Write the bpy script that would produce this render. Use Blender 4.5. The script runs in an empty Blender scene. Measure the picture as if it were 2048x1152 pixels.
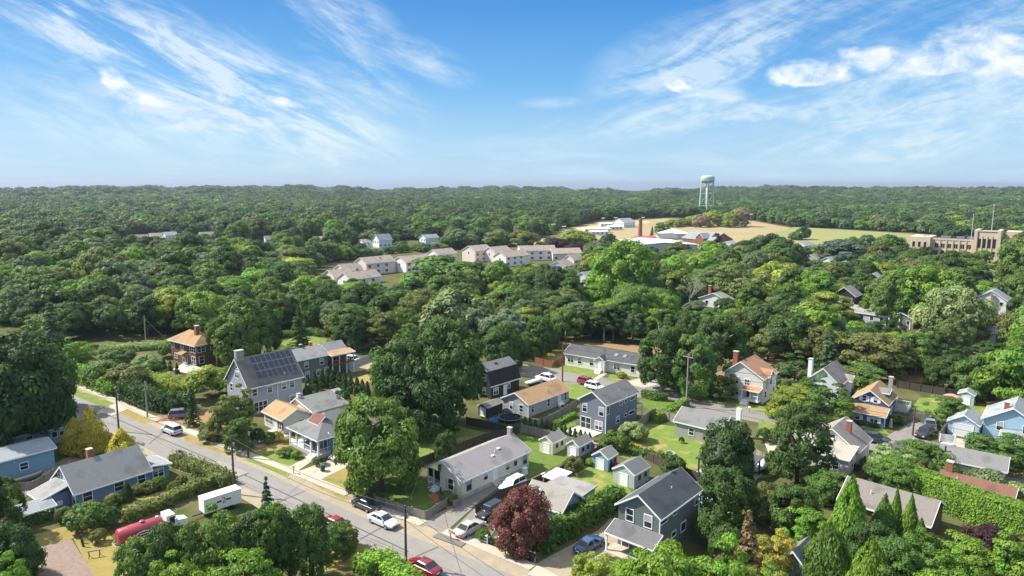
import bpy, math, random
import numpy as np
from mathutils import Matrix, Vector
R_ = math.radians
S = bpy.context.scene
# ------------------------------------------------------------------ camera
H = 44.0; FOC = 1400.0; PITCH = R_(8.58); ROLL = R_(0.2)
cd = bpy.data.cameras.new('camera'); cam = bpy.data.objects.new('camera', cd); S.collection.objects.link(cam)
cd.sensor_width = 36; cd.lens = 36*FOC/2048; cd.clip_start = .5; cd.clip_end = 90000
cam.matrix_world = Matrix.Translation((0, 0, H)) @ Matrix.Rotation(R_(90)-PITCH, 4, 'X') @ Matrix.Rotation(ROLL, 4, 'Z')
S.camera = cam
S.view_settings.view_transform = 'Standard'; S.view_settings.look = 'None'; S.view_settings.gamma = 1
S.view_settings.exposure = 1.13
# ------------------------------------------------------------------ light
SUN_EL = R_(47); SUN_DIR = Vector((-math.cos(R_(14)), math.sin(R_(14)), math.tan(SUN_EL))).normalized()   # towards the sun
sd = bpy.data.lights.new('sun', 'SUN'); sd.energy = 4.4; sd.angle = R_(.55); sd.color = (1, .95, .86)
sun = bpy.data.objects.new('sun', sd); S.collection.objects.link(sun)
sun.rotation_euler = SUN_DIR.to_track_quat('Z', 'Y').to_euler()
W = bpy.data.worlds.new('World'); S.world = W; W.use_nodes = True
def sky_nodes():
    nt = W.node_tree; N = nt.nodes; L = nt.links; N.clear()
    def n(t, **k):
        x = N.new(t)
        for a, b in k.items(): setattr(x, a, b)
        return x
    def math_(op, a, b=None, c=None, clamp=False):
        m = n('ShaderNodeMath', operation=op, use_clamp=clamp)
        for i, v in enumerate((a, b, c)):
            if v is None: continue
            if isinstance(v, (int, float)): m.inputs[i].default_value = v
            else: L.new(v, m.inputs[i])
        return m.outputs[0]
    out = n('ShaderNodeOutputWorld'); bg = n('ShaderNodeBackground'); bg.inputs[1].default_value = .067
    sky = n('ShaderNodeTexSky', sky_type='NISHITA', sun_disc=False, sun_elevation=SUN_EL)
    sky.sun_rotation = math.atan2(SUN_DIR.x, SUN_DIR.y); sky.air_density = 1.0; sky.dust_density = .6; sky.ozone_density = 2.2
    tc = n('ShaderNodeTexCoord'); sp = n('ShaderNodeSeparateXYZ'); L.new(tc.outputs['Generated'], sp.inputs[0])
    az = math_('ARCTAN2', sp.outputs[0], sp.outputs[1]); el = math_('ARCSINE', sp.outputs[2])
    # clear air above the sea horizon, deeper blue higher up, bright veil added overhead, out of view, to raise the fill light
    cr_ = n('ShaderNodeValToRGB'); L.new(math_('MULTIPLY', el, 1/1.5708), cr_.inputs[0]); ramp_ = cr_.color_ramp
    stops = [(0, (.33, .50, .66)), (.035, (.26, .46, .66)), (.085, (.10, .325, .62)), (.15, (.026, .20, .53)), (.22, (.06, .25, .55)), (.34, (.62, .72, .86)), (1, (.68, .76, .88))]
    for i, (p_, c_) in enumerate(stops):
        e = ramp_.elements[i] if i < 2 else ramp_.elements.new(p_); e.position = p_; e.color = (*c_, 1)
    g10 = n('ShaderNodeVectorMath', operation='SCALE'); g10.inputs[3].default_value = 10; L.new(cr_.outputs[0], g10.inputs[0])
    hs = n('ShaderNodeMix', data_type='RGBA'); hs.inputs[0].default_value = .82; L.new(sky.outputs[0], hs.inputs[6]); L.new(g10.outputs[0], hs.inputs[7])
    def noise(scale, sx, sy, rot, detail=6, rough=.6, dist=0., off=0):
        # streaks in the angles azimuth / elevation of the sky dome
        c = n('ShaderNodeCombineXYZ'); cr, sr = math.cos(rot), math.sin(rot)
        u = math_('ADD', math_('MULTIPLY', az, cr*sx), math_('MULTIPLY', el, sr*sx))
        v = math_('ADD', math_('MULTIPLY', az, -sr*sy), math_('MULTIPLY', el, cr*sy))
        L.new(u, c.inputs[0]); L.new(v, c.inputs[1]); c.inputs[2].default_value = off
        t = n('ShaderNodeTexNoise'); t.inputs['Scale'].default_value = scale; t.inputs['Detail'].default_value = detail
        t.inputs['Roughness'].default_value = rough; t.inputs['Distortion'].default_value = dist
        L.new(c.outputs[0], t.inputs['Vector']); return t.outputs['Fac']
    def blob(ca, ce, wa, we, rot=0.):
        # soft elliptical patch of cloud round one direction
        da = math_('SUBTRACT', az, ca); de = math_('SUBTRACT', el, ce); cr, sr = math.cos(rot), math.sin(rot)
        u = math_('MULTIPLY', math_('ADD', math_('MULTIPLY', da, cr), math_('MULTIPLY', de, sr)), 1/wa)
        v = math_('MULTIPLY', math_('ADD', math_('MULTIPLY', da, -sr), math_('MULTIPLY', de, cr)), 1/we)
        q = math_('ADD', math_('MULTIPLY', u, u), math_('MULTIPLY', v, v))
        return math_('SUBTRACT', 1, q, clamp=True)
    def dirn(x, y):     # direction of a picture point, as azimuth and elevation
        dx, dy, dz = ray(x, y); return math.atan2(dx, dy), math.atan2(dz, math.hypot(dx, dy))
    def pblob(x, y, w, h, rot=0): a, e = dirn(x, y); return blob(a, e, w/1400, h/1400, rot)
    def ssum(*l):
        r = l[0]
        for b in l[1:]: r = math_('ADD', r, b)
        return r
    def ramp(v, a, b):
        m = n('ShaderNodeMapRange', interpolation_type='SMOOTHSTEP'); L.new(v, m.inputs[0])
        m.inputs[1].default_value = a; m.inputs[2].default_value = b; return m.outputs[0]
    c1 = noise(6.5, 1, 4.2, -.42, 7, .66, .6, 3.1)     # streaked cirrus falling to the right
    c2 = noise(6.0, 1, 4.0, .33, 7, .66, .7, 9.4)      # streaks rising to the right
    c3 = noise(9, 1, 5.5, 0, 6, .62, .5, 1.7)          # flat veils low in the sky
    puff = noise(26, 1, 1.35, 0, 9, .6, .35, 5.0)      # lumpy cumulus
    fine = noise(34, 1, 3.6, -.3, 5, .6, .4, 2.2)
    mL = ssum(pblob(120, 40, 420, 95, -.35), pblob(400, 120, 420, 85, -.36), pblob(520, 215, 380, 95, -.33), pblob(330, 250, 420, 90, -.1), pblob(740, 165, 170, 42, -.5), pblob(670, 45, 150, 75, -.35), pblob(860, 125, 110, 40, -.35))
    mR = ssum(pblob(1500, 60, 330, 90, .25), pblob(1430, 110, 170, 60, .35), pblob(1850, 260, 420, 80, .2), pblob(1980, 60, 280, 130, .2), pblob(1480, 215, 330, 80, -.12), pblob(1250, 250, 240, 45, .15), pblob(1100, 205, 70, 14, 0))
    low = ssum(ramp(el, .105, .02))
    a1 = math_('MULTIPLY', ramp(math_('ADD', math_('MULTIPLY', c1, .8), math_('MULTIPLY', fine, .2)), .37, .72), mL, clamp=True)
    a2 = math_('MULTIPLY', ramp(math_('ADD', math_('MULTIPLY', c2, .8), math_('MULTIPLY', fine, .2)), .37, .70), mR, clamp=True)
    a3 = math_('MULTIPLY', math_('MULTIPLY', ramp(c3, .42, .75), low), .42)
    def puffs(lst, lo=.26, hi=1.2):
        m = lst and ssum(*[pblob(*b) for b in lst]); m = math_('MINIMUM', m, .85)
        q = math_('ADD', m, math_('MULTIPLY', math_('SUBTRACT', puff, .5), 1.9)); q = math_('MULTIPLY', q, ramp(m, 0, .25))
        return ramp(q, lo, hi)
    cu = puffs([(1590, 142, 80, 30), (1735, 114, 82, 36), (1660, 150, 90, 18), (1930, 90, 95, 50), (2030, 115, 80, 45), (1860, 128, 60, 20), (1335, 152, 40, 22, -.7), (1375, 180, 50, 16, -.4), (225, 158, 36, 22, -.7), (270, 198, 75, 22, -.3), (560, 205, 60, 12, -.2)])
    ms = math_('MINIMUM', ssum(*[pblob(*b) for b in [(1900, 190, 260, 60, .1), (1990, 170, 150, 70), (1740, 215, 170, 30), (1790, 292, 120, 26, .15), (1950, 262, 190, 40, .22), (1830, 135, 240, 45), (390, 235, 60, 16), (650, 310, 60, 20), (310, 265, 120, 20), (1400, 205, 100, 18), (1500, 222, 90, 18), (1420, 190, 120, 40, -.4), (300, 215, 130, 40, -.2)]]), 1.0)
    wisp = noise(11, 1, 3.4, .16, 8, .64, .9, 6.6)
    soft = math_('MULTIPLY', math_('MULTIPLY', ramp(math_('ADD', math_('MULTIPLY', wisp, .65), math_('MULTIPLY', puff, .35)), .36, .64), ms), .88)
    al = math_('ADD', math_('MULTIPLY', a1, .72), math_('MULTIPLY', a2, .70), clamp=True)
    al = math_('MAXIMUM', al, a3); al = math_('MAXIMUM', al, soft); al = math_('MAXIMUM', al, math_('MULTIPLY', cu, .95))
    al = math_('MULTIPLY', al, ramp(el, .0, .012))
    cc = n('ShaderNodeMix', data_type='RGBA'); cc.inputs[6].default_value = (5.2, 6.2, 6.9, 1); cc.inputs[7].default_value = (7.1, 7.3, 7.5, 1)
    L.new(math_('MAXIMUM', cu, math_('MULTIPLY', a1, .4)), cc.inputs[0])
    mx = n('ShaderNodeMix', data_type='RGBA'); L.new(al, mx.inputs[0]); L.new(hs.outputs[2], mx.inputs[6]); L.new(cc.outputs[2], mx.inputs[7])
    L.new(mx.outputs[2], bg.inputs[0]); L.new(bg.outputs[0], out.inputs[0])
def ray(x, y):
    dx = x-1024; dy = y-576; c, s = math.cos(ROLL), math.sin(ROLL)
    dx, dy = dx*c-dy*s, dx*s+dy*c
    return dx, FOC*math.cos(PITCH)-dy*math.sin(PITCH), -(FOC*math.sin(PITCH)+dy*math.cos(PITCH))
def at(x, y, z=0.):          # surveyed point of the place: where a sight line meets the level z
    a, b, c = ray(x, y); t = (z-H)/c
    return Vector((a*t, b*t, z))
def px(X, Y, Z):
    Z -= H; f = Y*math.cos(PITCH)-Z*math.sin(PITCH); d = -(Y*math.sin(PITCH)+Z*math.cos(PITCH))
    if f < 1: return (-9e9, 9e9)
    dx = FOC*X/f; dy = FOC*d/f; c, s = math.cos(ROLL), math.sin(ROLL)
    return dx*c+dy*s+1024, -dx*s+dy*c+576
sky_nodes()
# ------------------------------------------------------------------ materials
MATS = {}
def mat(key, col, rough=.8, var=.12, scale=2., metal=0., spec=.3, stripe=None, bump=0., col2=None, aniso=None, spots=None, coat=0.):
    if key in MATS: return MATS[key]
    m = bpy.data.materials.new(key); m.use_nodes = True; nt = m.node_tree; N = nt.nodes; L = nt.links
    b = N['Principled BSDF']; b.inputs['Roughness'].default_value = rough; b.inputs['Metallic'].default_value = metal
    b.inputs['Specular IOR Level'].default_value = spec; b.inputs['Coat Weight'].default_value = coat
    tc = N.new('ShaderNodeTexCoord'); vec = tc.outputs['Object']
    if aniso:
        mp = N.new('ShaderNodeMapping'); mp.inputs['Scale'].default_value = aniso; L.new(vec, mp.inputs[0]); vec2 = mp.outputs[0]
    else: vec2 = vec
    t = N.new('ShaderNodeTexNoise'); t.inputs['Scale'].default_value = scale; t.inputs['Detail'].default_value = 7; t.inputs['Roughness'].default_value = .65
    L.new(vec2, t.inputs['Vector'])
    r = N.new('ShaderNodeMapRange'); r.inputs[1].default_value = .3; r.inputs[2].default_value = .7; L.new(t.outputs['Fac'], r.inputs[0])
    mx = N.new('ShaderNodeMix'); mx.data_type = 'RGBA'; L.new(r.outputs[0], mx.inputs[0])
    c2 = col2 or tuple(min(1, c*(1+var)) for c in col); c1 = col if col2 else tuple(c*(1-var) for c in col)
    mx.inputs[6].default_value = (*c1, 1); mx.inputs[7].default_value = (*c2, 1); res = mx.outputs[2]
    if spots:
        s = N.new('ShaderNodeTexNoise'); s.inputs['Scale'].default_value = spots[1]; s.inputs['Detail'].default_value = 4; L.new(vec, s.inputs['Vector'])
        q = N.new('ShaderNodeMapRange'); q.inputs[1].default_value = spots[2]; q.inputs[2].default_value = spots[2]+.12; L.new(s.outputs['Fac'], q.inputs[0])
        m2 = N.new('ShaderNodeMix'); m2.data_type = 'RGBA'; L.new(q.outputs[0], m2.inputs[0]); L.new(res, m2.inputs[6]); m2.inputs[7].default_value = (*spots[0], 1); res = m2.outputs[2]
    L.new(res, b.inputs['Base Color'])
    hgt = None
    if stripe:                     # lap siding (axis 2), boards or seams (axis 0/1): height for the bump
        sp = N.new('ShaderNodeSeparateXYZ'); L.new(vec, sp.inputs[0])
        f = N.new('ShaderNodeMath'); f.operation = 'MULTIPLY'; L.new(sp.outputs[stripe[0]], f.inputs[0]); f.inputs[1].default_value = 1/stripe[1]
        g = N.new('ShaderNodeMath'); g.operation = 'FRACT'; L.new(f.outputs[0], g.inputs[0]); hgt = g.outputs[0]; bump = stripe[2]
    elif bump: hgt = t.outputs['Fac']
    if hgt is not None:
        bp = N.new('ShaderNodeBump'); bp.inputs['Strength'].default_value = bump; bp.inputs['Distance'].default_value = .05
        L.new(hgt, bp.inputs['Height']); L.new(bp.outputs[0], b.inputs['Normal'])
    MATS[key] = m; return m
def siding(key, col): return mat('siding_'+key, col, .7, .05, 1.5, stripe=(2, .22, .55))
def shingle(key, col, var=.16): return mat('shingle_'+key, col, .92, var, 5., spec=.12, stripe=(2, .15, .5), spots=(tuple(c*.78 for c in col), .45, .52))
white = mat('white_paint', (.72, .73, .74), .55, .04); glass = mat('window_glass', (.02, .025, .032), .12, .2, 1.2, spec=.5)
blackm = mat('black_rubber', (.02, .02, .02), .9, spec=.05); darkmetal = mat('dark_metal', (.05, .05, .055), .5, metal=.3); steel = mat('steel', (.45, .46, .47), .35, metal=.8)
brick = mat('red_brick', (.28, .10, .07), .9, .3, 9.); concrete = mat('concrete', (.42, .40, .36), .9, .12, 1.3, spots=((.34, .32, .28), .5, .55))
stone = mat('grey_stone', (.30, .28, .26), .9, .25, 5.)
greywood = mat('weathered_wood', (.23, .205, .18), .9, .25, 3., aniso=(1, 1, .2)); pole_wood = mat('pole_wood', (.10, .075, .06), .9, .2, 3.); pale_pole = mat('pale_pole_wood', (.30, .28, .25), .9, .2, 3.)
redwood = mat('red_brown_wood', (.22, .085, .045), .85, .2, 3.); darkwood = mat('dark_wood', (.07, .055, .045), .85, .25, 3.)
# ------------------------------------------------------------------ mesh helpers
def link(o, parent=None):
    S.collection.objects.link(o)
    if parent: o.parent = parent
    return o
def tag(o, label=None, cat=None, group=None, kind=None):
    if label: o['label'] = label
    if cat: o['category'] = cat
    if group: o['group'] = group
    if kind: o['kind'] = kind
    return o
class MB:
    def __init__(s): s.v = []; s.f = []
    def poly(s, pts): k = len(s.v); s.v += [tuple(p) for p in pts]; s.f.append(tuple(range(k, k+len(pts)))); return s
    def prism(s, base, top):
        n = len(base); k = len(s.v); s.v += [tuple(p) for p in base]+[tuple(p) for p in top]
        s.f += [tuple(range(k+n-1, k-1, -1)), tuple(range(k+n, k+2*n))]
        s.f += [(k+i, k+(i+1) % n, k+n+(i+1) % n, k+n+i) for i in range(n)]; return s
    def box(s, x0, y0, z0, x1, y1, z1):
        return s.prism([(x0, y0, z0), (x1, y0, z0), (x1, y1, z0), (x0, y1, z0)], [(x0, y0, z1), (x1, y0, z1), (x1, y1, z1), (x0, y1, z1)])
    def tube(s, pts, r, n=8, caps=True):
        pts = [Vector(p) for p in pts]; rr = r if isinstance(r, (list, tuple)) else [r]*len(pts); k = len(s.v)
        for i, p in enumerate(pts):
            d = (pts[min(i+1, len(pts)-1)]-pts[max(i-1, 0)]).normalized(); a = Vector((1, 0, 0)) if abs(d.x) < .8 else Vector((0, 1, 0))
            u = d.cross(a).normalized(); w = d.cross(u)
            for j in range(n):
                t = 2*math.pi*j/n; s.v.append(tuple(p+(u*math.cos(t)+w*math.sin(t))*rr[i]))
        for i in range(len(pts)-1):
            for j in range(n): s.f.append((k+i*n+j, k+i*n+(j+1) % n, k+(i+1)*n+(j+1) % n, k+(i+1)*n+j))
        if caps: s.f += [tuple(range(k+n-1, k-1, -1)), tuple(range(k+(len(pts)-1)*n, k+len(pts)*n))]
        return s
    def lathe(s, prof, n=24, c=(0, 0, 0), caps=True):
        k = len(s.v); m = len(prof)
        for r, z in prof: s.v += [(c[0]+r*math.cos(2*math.pi*j/n), c[1]+r*math.sin(2*math.pi*j/n), c[2]+z) for j in range(n)]
        s.f += [(k+i*n+j, k+i*n+(j+1) % n, k+(i+1)*n+(j+1) % n, k+(i+1)*n+j) for i in range(m-1) for j in range(n)]
        if caps: s.f += [tuple(range(k+n-1, k-1, -1)), tuple(range(k+(m-1)*n, k+m*n))]
        return s
    def xf(s, M):
        s.v = [tuple(M @ Vector(p)) for p in s.v]; return s
    def build(s, name, m, parent=None, smooth=False):
        me = bpy.data.meshes.new(name); me.from_pydata(s.v, [], s.f); me.materials.append(m)
        if smooth:
            me.polygons.foreach_set('use_smooth', [True]*len(me.polygons))
        me.update(); return link(bpy.data.objects.new(name, me), parent)
def empty(name, loc, rz=0., label=None, cat=None, group=None):
    o = bpy.data.objects.new(name, None); o.location = loc; o.rotation_euler = (0, 0, rz); o.empty_display_size = .5; link(o); return tag(o, label, cat, group)
# ------------------------------------------------------------------ the ground
def hill(x, y):
    d = math.hypot(x, y); a = math.degrees(math.atan2(x, y)); t = max(0, min(1, (d-900)/1900)); t = t*t*(3-2*t)
    prof = [(-90, 2), (-36, 1), (-31, 5), (-26, 3), (-20, 5), (-16, 9), (-11, 1), (-5, 3), (-1, 8), (4, 5), (8, 0), (12, 1), (16, 8), (21, 13), (26, 8), (31, 10), (36, 11), (90, 4)]
    h = np.interp(a, [p[0] for p in prof], [p[1] for p in prof])
    return t*max(0, h+1.5*math.sin(d/190+a/3)+1.2*math.sin(a*1.3)+1.6*math.sin(a*5.1+1)*math.sin(a*2.3))
def coast(a):           # distance of the shore by bearing
    return float(np.interp(a, [-90, -37, -34, -31, -26, -20, -16, -11, -6, -1, 3, 8, 11, 15, 40, 90], [2600, 2800, 2900, 3400, 3250, 3350, 3480, 2800, 3100, 3480, 3300, 2650, 2800, 3480, 3480, 3000]))
def ground():
    ring = [0, 30, 60, 100, 150, 220, 320, 450, 600, 800, 1000, 1250, 1500, 1800, 2100, 2400, 2700, 3000, 3300, 3500, 3560]; na = 180; mb = MB()
    for r in ring[1:]:
        for j in range(na):
            a = 2*math.pi*j/na; q = r if r < 2000 else 2000+(r-2000)*(coast((math.degrees(a)+180) % 360-180)-1960)/1480; x, y = q*math.sin(a), q*math.cos(a); mb.v.append((x, y, (hill(x, y) if r < 3550 else -3)))
    mb.v.append((0, 0, 0)); c = len(mb.v)-1
    for j in range(na): mb.f.append((c, (j+1) % na, j))
    for i in range(len(ring)-2):
        for j in range(na): mb.f.append((i*na+j, i*na+(j+1) % na, (i+1)*na+(j+1) % na, (i+1)*na+j))
    m = mat('earth_and_grass', (.062, .075, .024), .95, .3, .09, spec=.1, col2=(.125, .105, .05), spots=((.05, .075, .02), .35, .5))
    tag(mb.build('ground', m, smooth=True), kind='structure')
    w = MB(); n = 96
    for r in (2000, 60000):
        for j in range(n): a = 2*math.pi*j/n; w.v.append((r*math.sin(a), r*math.cos(a), -1.2))
    for j in range(n): w.f.append((j, (j+1) % n, n+(j+1) % n, n+j))
    tag(w.build('sea', mat('sea_water', (.15, .16, .22), .6, .1, .002, spec=.25)), kind='structure')
ground()
lawn = mat('lawn_grass', (.095, .165, .028), .95, .2, .8, spec=.1, col2=(.17, .20, .05), spots=((.26, .22, .08), .35, .54))
lush = mat('lush_lawn_grass', (.075, .130, .026), .95, .2, .9, spec=.1, col2=(.125, .165, .036), spots=((.16, .165, .05), .5, .58))
dry = mat('dry_grass', (.30, .215, .075), .95, .2, .6, spec=.1, col2=(.19, .17, .05), spots=((.13, .17, .04), .45, .56))
sand = mat('sandy_dirt', (.33, .265, .19), .95, .15, .7, spec=.1, col2=(.25, .215, .155), spots=((.20, .19, .08), .5, .6))
earth = mat('bare_earth', (.27, .16, .09), .95, .2, .8, spec=.1, col2=(.20, .15, .08))
asph = mat('asphalt', (.188, .176, .164), .9, .1, .35, spec=.2, col2=(.236, .22, .203), spots=((.19, .17, .155), .22, .57))
asph2 = mat('grey_asphalt', (.175, .16, .145), .9, .12, .6, spec=.2, col2=(.22, .20, .178), spots=((.15, .14, .135), .3, .58))
gravel = mat('brown_gravel', (.22, .165, .135), .95, .2, 2.5, spec=.1)
paving = mat('pale_concrete_paving', (.38, .335, .27), .9, .1, .8, spots=((.38, .33, .25), .4, .55))
field = mat('dry_field_grass', (.32, .245, .135), .95, .12, .03, spec=.1, col2=(.26, .215, .11))
gfield = mat('green_field_grass', (.19, .21, .075), .95, .1, .03, spec=.1, col2=(.24, .23, .09))
ZL = [.004]
def sheet(name, m, pts, dz=None):
    ZL[0] += .001; z = ZL[0] if dz is None else dz
    return tag(MB().poly([at(x, y, 0)+Vector((0, 0, z)) for x, y in pts]).build(name, m), kind='structure')
def strip(name, m, pts, w, z=None, thick=0.):
    P = [at(x, y) for x, y in pts]; L, Rr = [], []
    for i, p in enumerate(P):
        d = (P[min(i+1, len(P)-1)]-P[max(i-1, 0)]).normalized(); q = Vector((-d.y, d.x, 0))*w/2; L.append(p+q); Rr.append(p-q)
    ZL[0] += .001; z = ZL[0] if z is None else z; mb = MB()
    for i in range(len(P)-1):
        a = [Rr[i], Rr[i+1], L[i+1], L[i]]
        if thick: mb.prism([v for v in a], [v+Vector((0, 0, thick)) for v in a])
        else: mb.poly([v+Vector((0, 0, z)) for v in a])
    return tag(mb.build(name, m), kind='structure')
# ------------------------------------------------------------------ foliage
def foliage_mat(key, mode, trans=.36):
    m = bpy.data.materials.new(key); m.use_nodes = True; nt = m.node_tree; N = nt.nodes; L = nt.links; N.clear()
    out = N.new('ShaderNodeOutputMaterial'); p = N.new('ShaderNodeBsdfPrincipled'); p.inputs['Roughness'].default_value = .55; p.inputs['Specular IOR Level'].default_value = .2
    tr = N.new('ShaderNodeBsdfTranslucent'); ms = N.new('ShaderNodeMixShader'); ms.inputs[0].default_value = trans
    if mode == 'object':
        o = N.new('ShaderNodeObjectInfo'); col = o.outputs['Color']
    else:
        o = N.new('ShaderNodeAttribute'); o.attribute_type = 'INSTANCER'; o.attribute_name = 'tcol'; col = o.outputs['Color']
    a = N.new('ShaderNodeAttribute'); a.attribute_name = 'leaf'          # random per leaf and per spray: hue and value of the leaf itself
    sp = N.new('ShaderNodeSeparateColor'); L.new(a.outputs['Color'], sp.inputs[0])
    hs = N.new('ShaderNodeHueSaturation')
    r1 = N.new('ShaderNodeMapRange'); L.new(sp.outputs[0], r1.inputs[0]); r1.inputs[3].default_value = .47; r1.inputs[4].default_value = .53
    r2 = N.new('ShaderNodeMapRange'); L.new(sp.outputs[1], r2.inputs[0]); r2.inputs[3].default_value = .6; r2.inputs[4].default_value = 1.45
    L.new(r1.outputs[0], hs.inputs['Hue']); L.new(r2.outputs[0], hs.inputs['Value']); L.new(col, hs.inputs['Color'])
    L.new(hs.outputs[0], p.inputs['Base Color'])
    mm = N.new('ShaderNodeMix'); mm.data_type = 'RGBA'; mm.blend_type = 'MULTIPLY'; mm.inputs[0].default_value = 1; L.new(hs.outputs[0], mm.inputs[6]); mm.inputs[7].default_value = (1.25, 1.35, .6, 1)
    L.new(mm.outputs[2], tr.inputs[0]); L.new(p.outputs[0], ms.inputs[1]); L.new(tr.outputs[0], ms.inputs[2]); L.new(ms.outputs[0], out.inputs[0])
    return m
leafm = foliage_mat('leaves', 'object'); forestm = foliage_mat('forest_leaves', 'inst')
bark = mat('bark', (.11, .085, .065), .95, .3, 6.)
palebark = mat('pale_bark', (.34, .30, .26), .95, .25, 6.)
def leaf_mesh(name, P, Nn, size, asp=1.5, seed=0, hue=None, val=None, extra=None, up=None):
    rng = np.random.default_rng(seed+77); n = len(P); Nn = Nn/np.linalg.norm(Nn, axis=1, keepdims=True)
    a = rng.normal(size=(n, 3)) if up is None else up+rng.normal(size=(n, 3))*.25
    t = np.cross(np.cross(Nn, a), Nn); t /= np.linalg.norm(t, axis=1, keepdims=True)+1e-9; b = np.cross(Nn, t)
    s = (np.ones(n)*size*rng.uniform(.7, 1.3, n))[:, None]
    V = np.stack([P-t*s*asp*.5, P+b*s*.5, P+t*s*asp*.5, P-b*s*.5], 1).reshape(-1, 3).astype(np.float32)
    ev = np.array(extra.v, np.float32) if extra and extra.v else np.zeros((0, 3), np.float32)
    me = bpy.data.meshes.new(name); nq = n; me.vertices.add(len(V)+len(ev)); me.vertices.foreach_set('co', np.concatenate([V, ev]).ravel())
    loops = list(range(4*n)); starts = list(range(0, 4*n, 4))
    if len(ev):
        for f in extra.f: starts.append(len(loops)); loops += [4*n+i for i in f]
    me.loops.add(len(loops)); me.loops.foreach_set('vertex_index', loops); me.polygons.add(len(starts)); me.polygons.foreach_set('loop_start', starts)
    at_ = me.attributes.new('leaf', 'FLOAT_COLOR', 'FACE'); nf = len(starts)
    c = np.full((nf, 4), .5, np.float32); hue = rng.uniform(0, 1, n) if hue is None else hue; val = rng.uniform(0, 1, n) if val is None else val
    c[:n, 0] = .55*hue+.45*rng.uniform(0, 1, n); c[:n, 1] = .6*val+.4*rng.uniform(0, 1, n); c[:, 3] = 1
    at_.data.foreach_set('color', c.ravel()); me.update(); me.validate(); me.materials.append(leafm); return me
def unit(rng, n):
    d = rng.normal(size=(n, 3)); return d/np.linalg.norm(d, axis=1, keepdims=True)
def crown(name, seed, nc=95, nl=80, leaf=.07, h=1.5, rc=(.15, .29), squash=.75, low=-.78, lobes=7, amp=.22, fill=.16, taper=0., wind=None, asp=1.5):
    # clumps of leaves spread through an uneven envelope of radius ~1 standing from z=0 to z=h
    rng = np.random.default_rng(seed); d = unit(rng, nc*3); d = d[d[:, 2] > low][:nc]; nc = len(d)
    lb = unit(rng, lobes); la = rng.uniform(-amp, amp, lobes); rad = 1+(np.maximum(0, d @ lb.T)**3*la).sum(1)
    rad *= np.where(rng.uniform(size=nc) < fill, rng.uniform(.3, .7, nc), rng.uniform(.78, 1.0, nc))
    C = d*rad[:, None]*np.array([.88, .88, h*.5*.9]); dz = np.clip(-d[:, 2], 0, .99); wide = np.minimum(1.6, (1-dz**2.8)**(1/2.8)/np.sqrt(1-dz**2)); C[:, :2] *= wide[:, None]; C[:, 2] += h*.47
    if taper: C[:, :2] *= (1-taper*np.clip(C[:, 2:]/h, 0, 1))
    r = rng.uniform(*rc, nc); k = np.repeat(np.arange(nc), nl); n = len(k)
    e = unit(rng, n); e[:, 2] = np.where(e[:, 2] < -.35, -e[:, 2], e[:, 2]); o = d[k]
    flip = (e*o).sum(1) < -.45; e[flip] *= -1
    P = C[k]+e*r[k][:, None]*rng.uniform(.6, 1.08, n)[:, None]*np.array([1, 1, squash])
    Nn = e*1.1+o*.35+np.array([0, 0, .35])+rng.normal(size=(n, 3))*.42
    if wind is not None: Nn = Nn+wind
    hv = rng.uniform(0, 1, nc); vv = rng.uniform(0, 1, nc)
    return leaf_mesh(name, P, Nn, leaf, asp, seed, hv[k], vv[k])
def cone(name, seed, n=5200, h=2.6, leaf=.085, power=.8, rough=.18, groups=90):
    # dense column or cone of upright sprays (cypress, arborvitae)
    rng = np.random.default_rng(seed); gz = rng.uniform(0, 1, groups)**1.25; ga = rng.uniform(0, 2*math.pi, groups); k = rng.integers(0, groups, n)
    z = np.clip(gz[k]+rng.normal(size=n)*.055, 0, 1); a = ga[k]+rng.normal(size=n)*.28
    bul = 1+rough*rng.uniform(-1, 1, groups)[k]
    r = (1-z)**power*np.minimum(1, .72+z*2.4)*bul*rng.uniform(.8, 1.03, n)+.015
    tip = (np.abs(rng.normal(size=n))*.04)
    P = np.stack([r*np.cos(a), r*np.sin(a), z*h*.97+tip], 1)
    o = np.stack([np.cos(a), np.sin(a), np.full(n, .45)], 1)+rng.normal(size=(n, 3))*.45
    return leaf_mesh(name, P, o, leaf, 2.3, seed, rng.uniform(0, 1, groups)[k], rng.uniform(0, 1, groups)[k], up=np.array([0, 0, 1.]))
def spruce(name, seed, tiers=15, per=11, nb=34, h=2.8, leaf=.085, droop=.28):
    rng = np.random.default_rng(seed); P = []; Nn = []; K = []
    for i in range(tiers):
        f = i/(tiers-1); R = (1-f)**.85*.95+.05; z0 = h*(.05+.93*f)
        for j in range(max(4, int(per*(1-f*.5)))):
            a = rng.uniform(0, 2*math.pi); rr = R*rng.uniform(.75, 1.1); t = rng.uniform(.12, 1, nb); m = len(K)
            b = np.stack([np.cos(a)*rr*t, np.sin(a)*rr*t, z0-droop*R*t*t+.1*R*t], 1); wv = np.stack([-np.sin(a)*np.ones(nb), np.cos(a)*np.ones(nb), np.zeros(nb)], 1)*(rng.normal(size=nb)*.13*R*(1.15-t))[:, None]
            P.append(b+wv+rng.normal(size=(nb, 3))*.02); Nn.append(np.stack([np.cos(a)*t*.6, np.sin(a)*t*.6, np.ones(nb)*.7], 1)+rng.normal(size=(nb, 3))*.4); K.append(np.full(nb, rng.uniform()))
    P = np.concatenate(P); return leaf_mesh(name, P, np.concatenate(Nn), leaf, 2., seed, None, np.concatenate(K))
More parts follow.
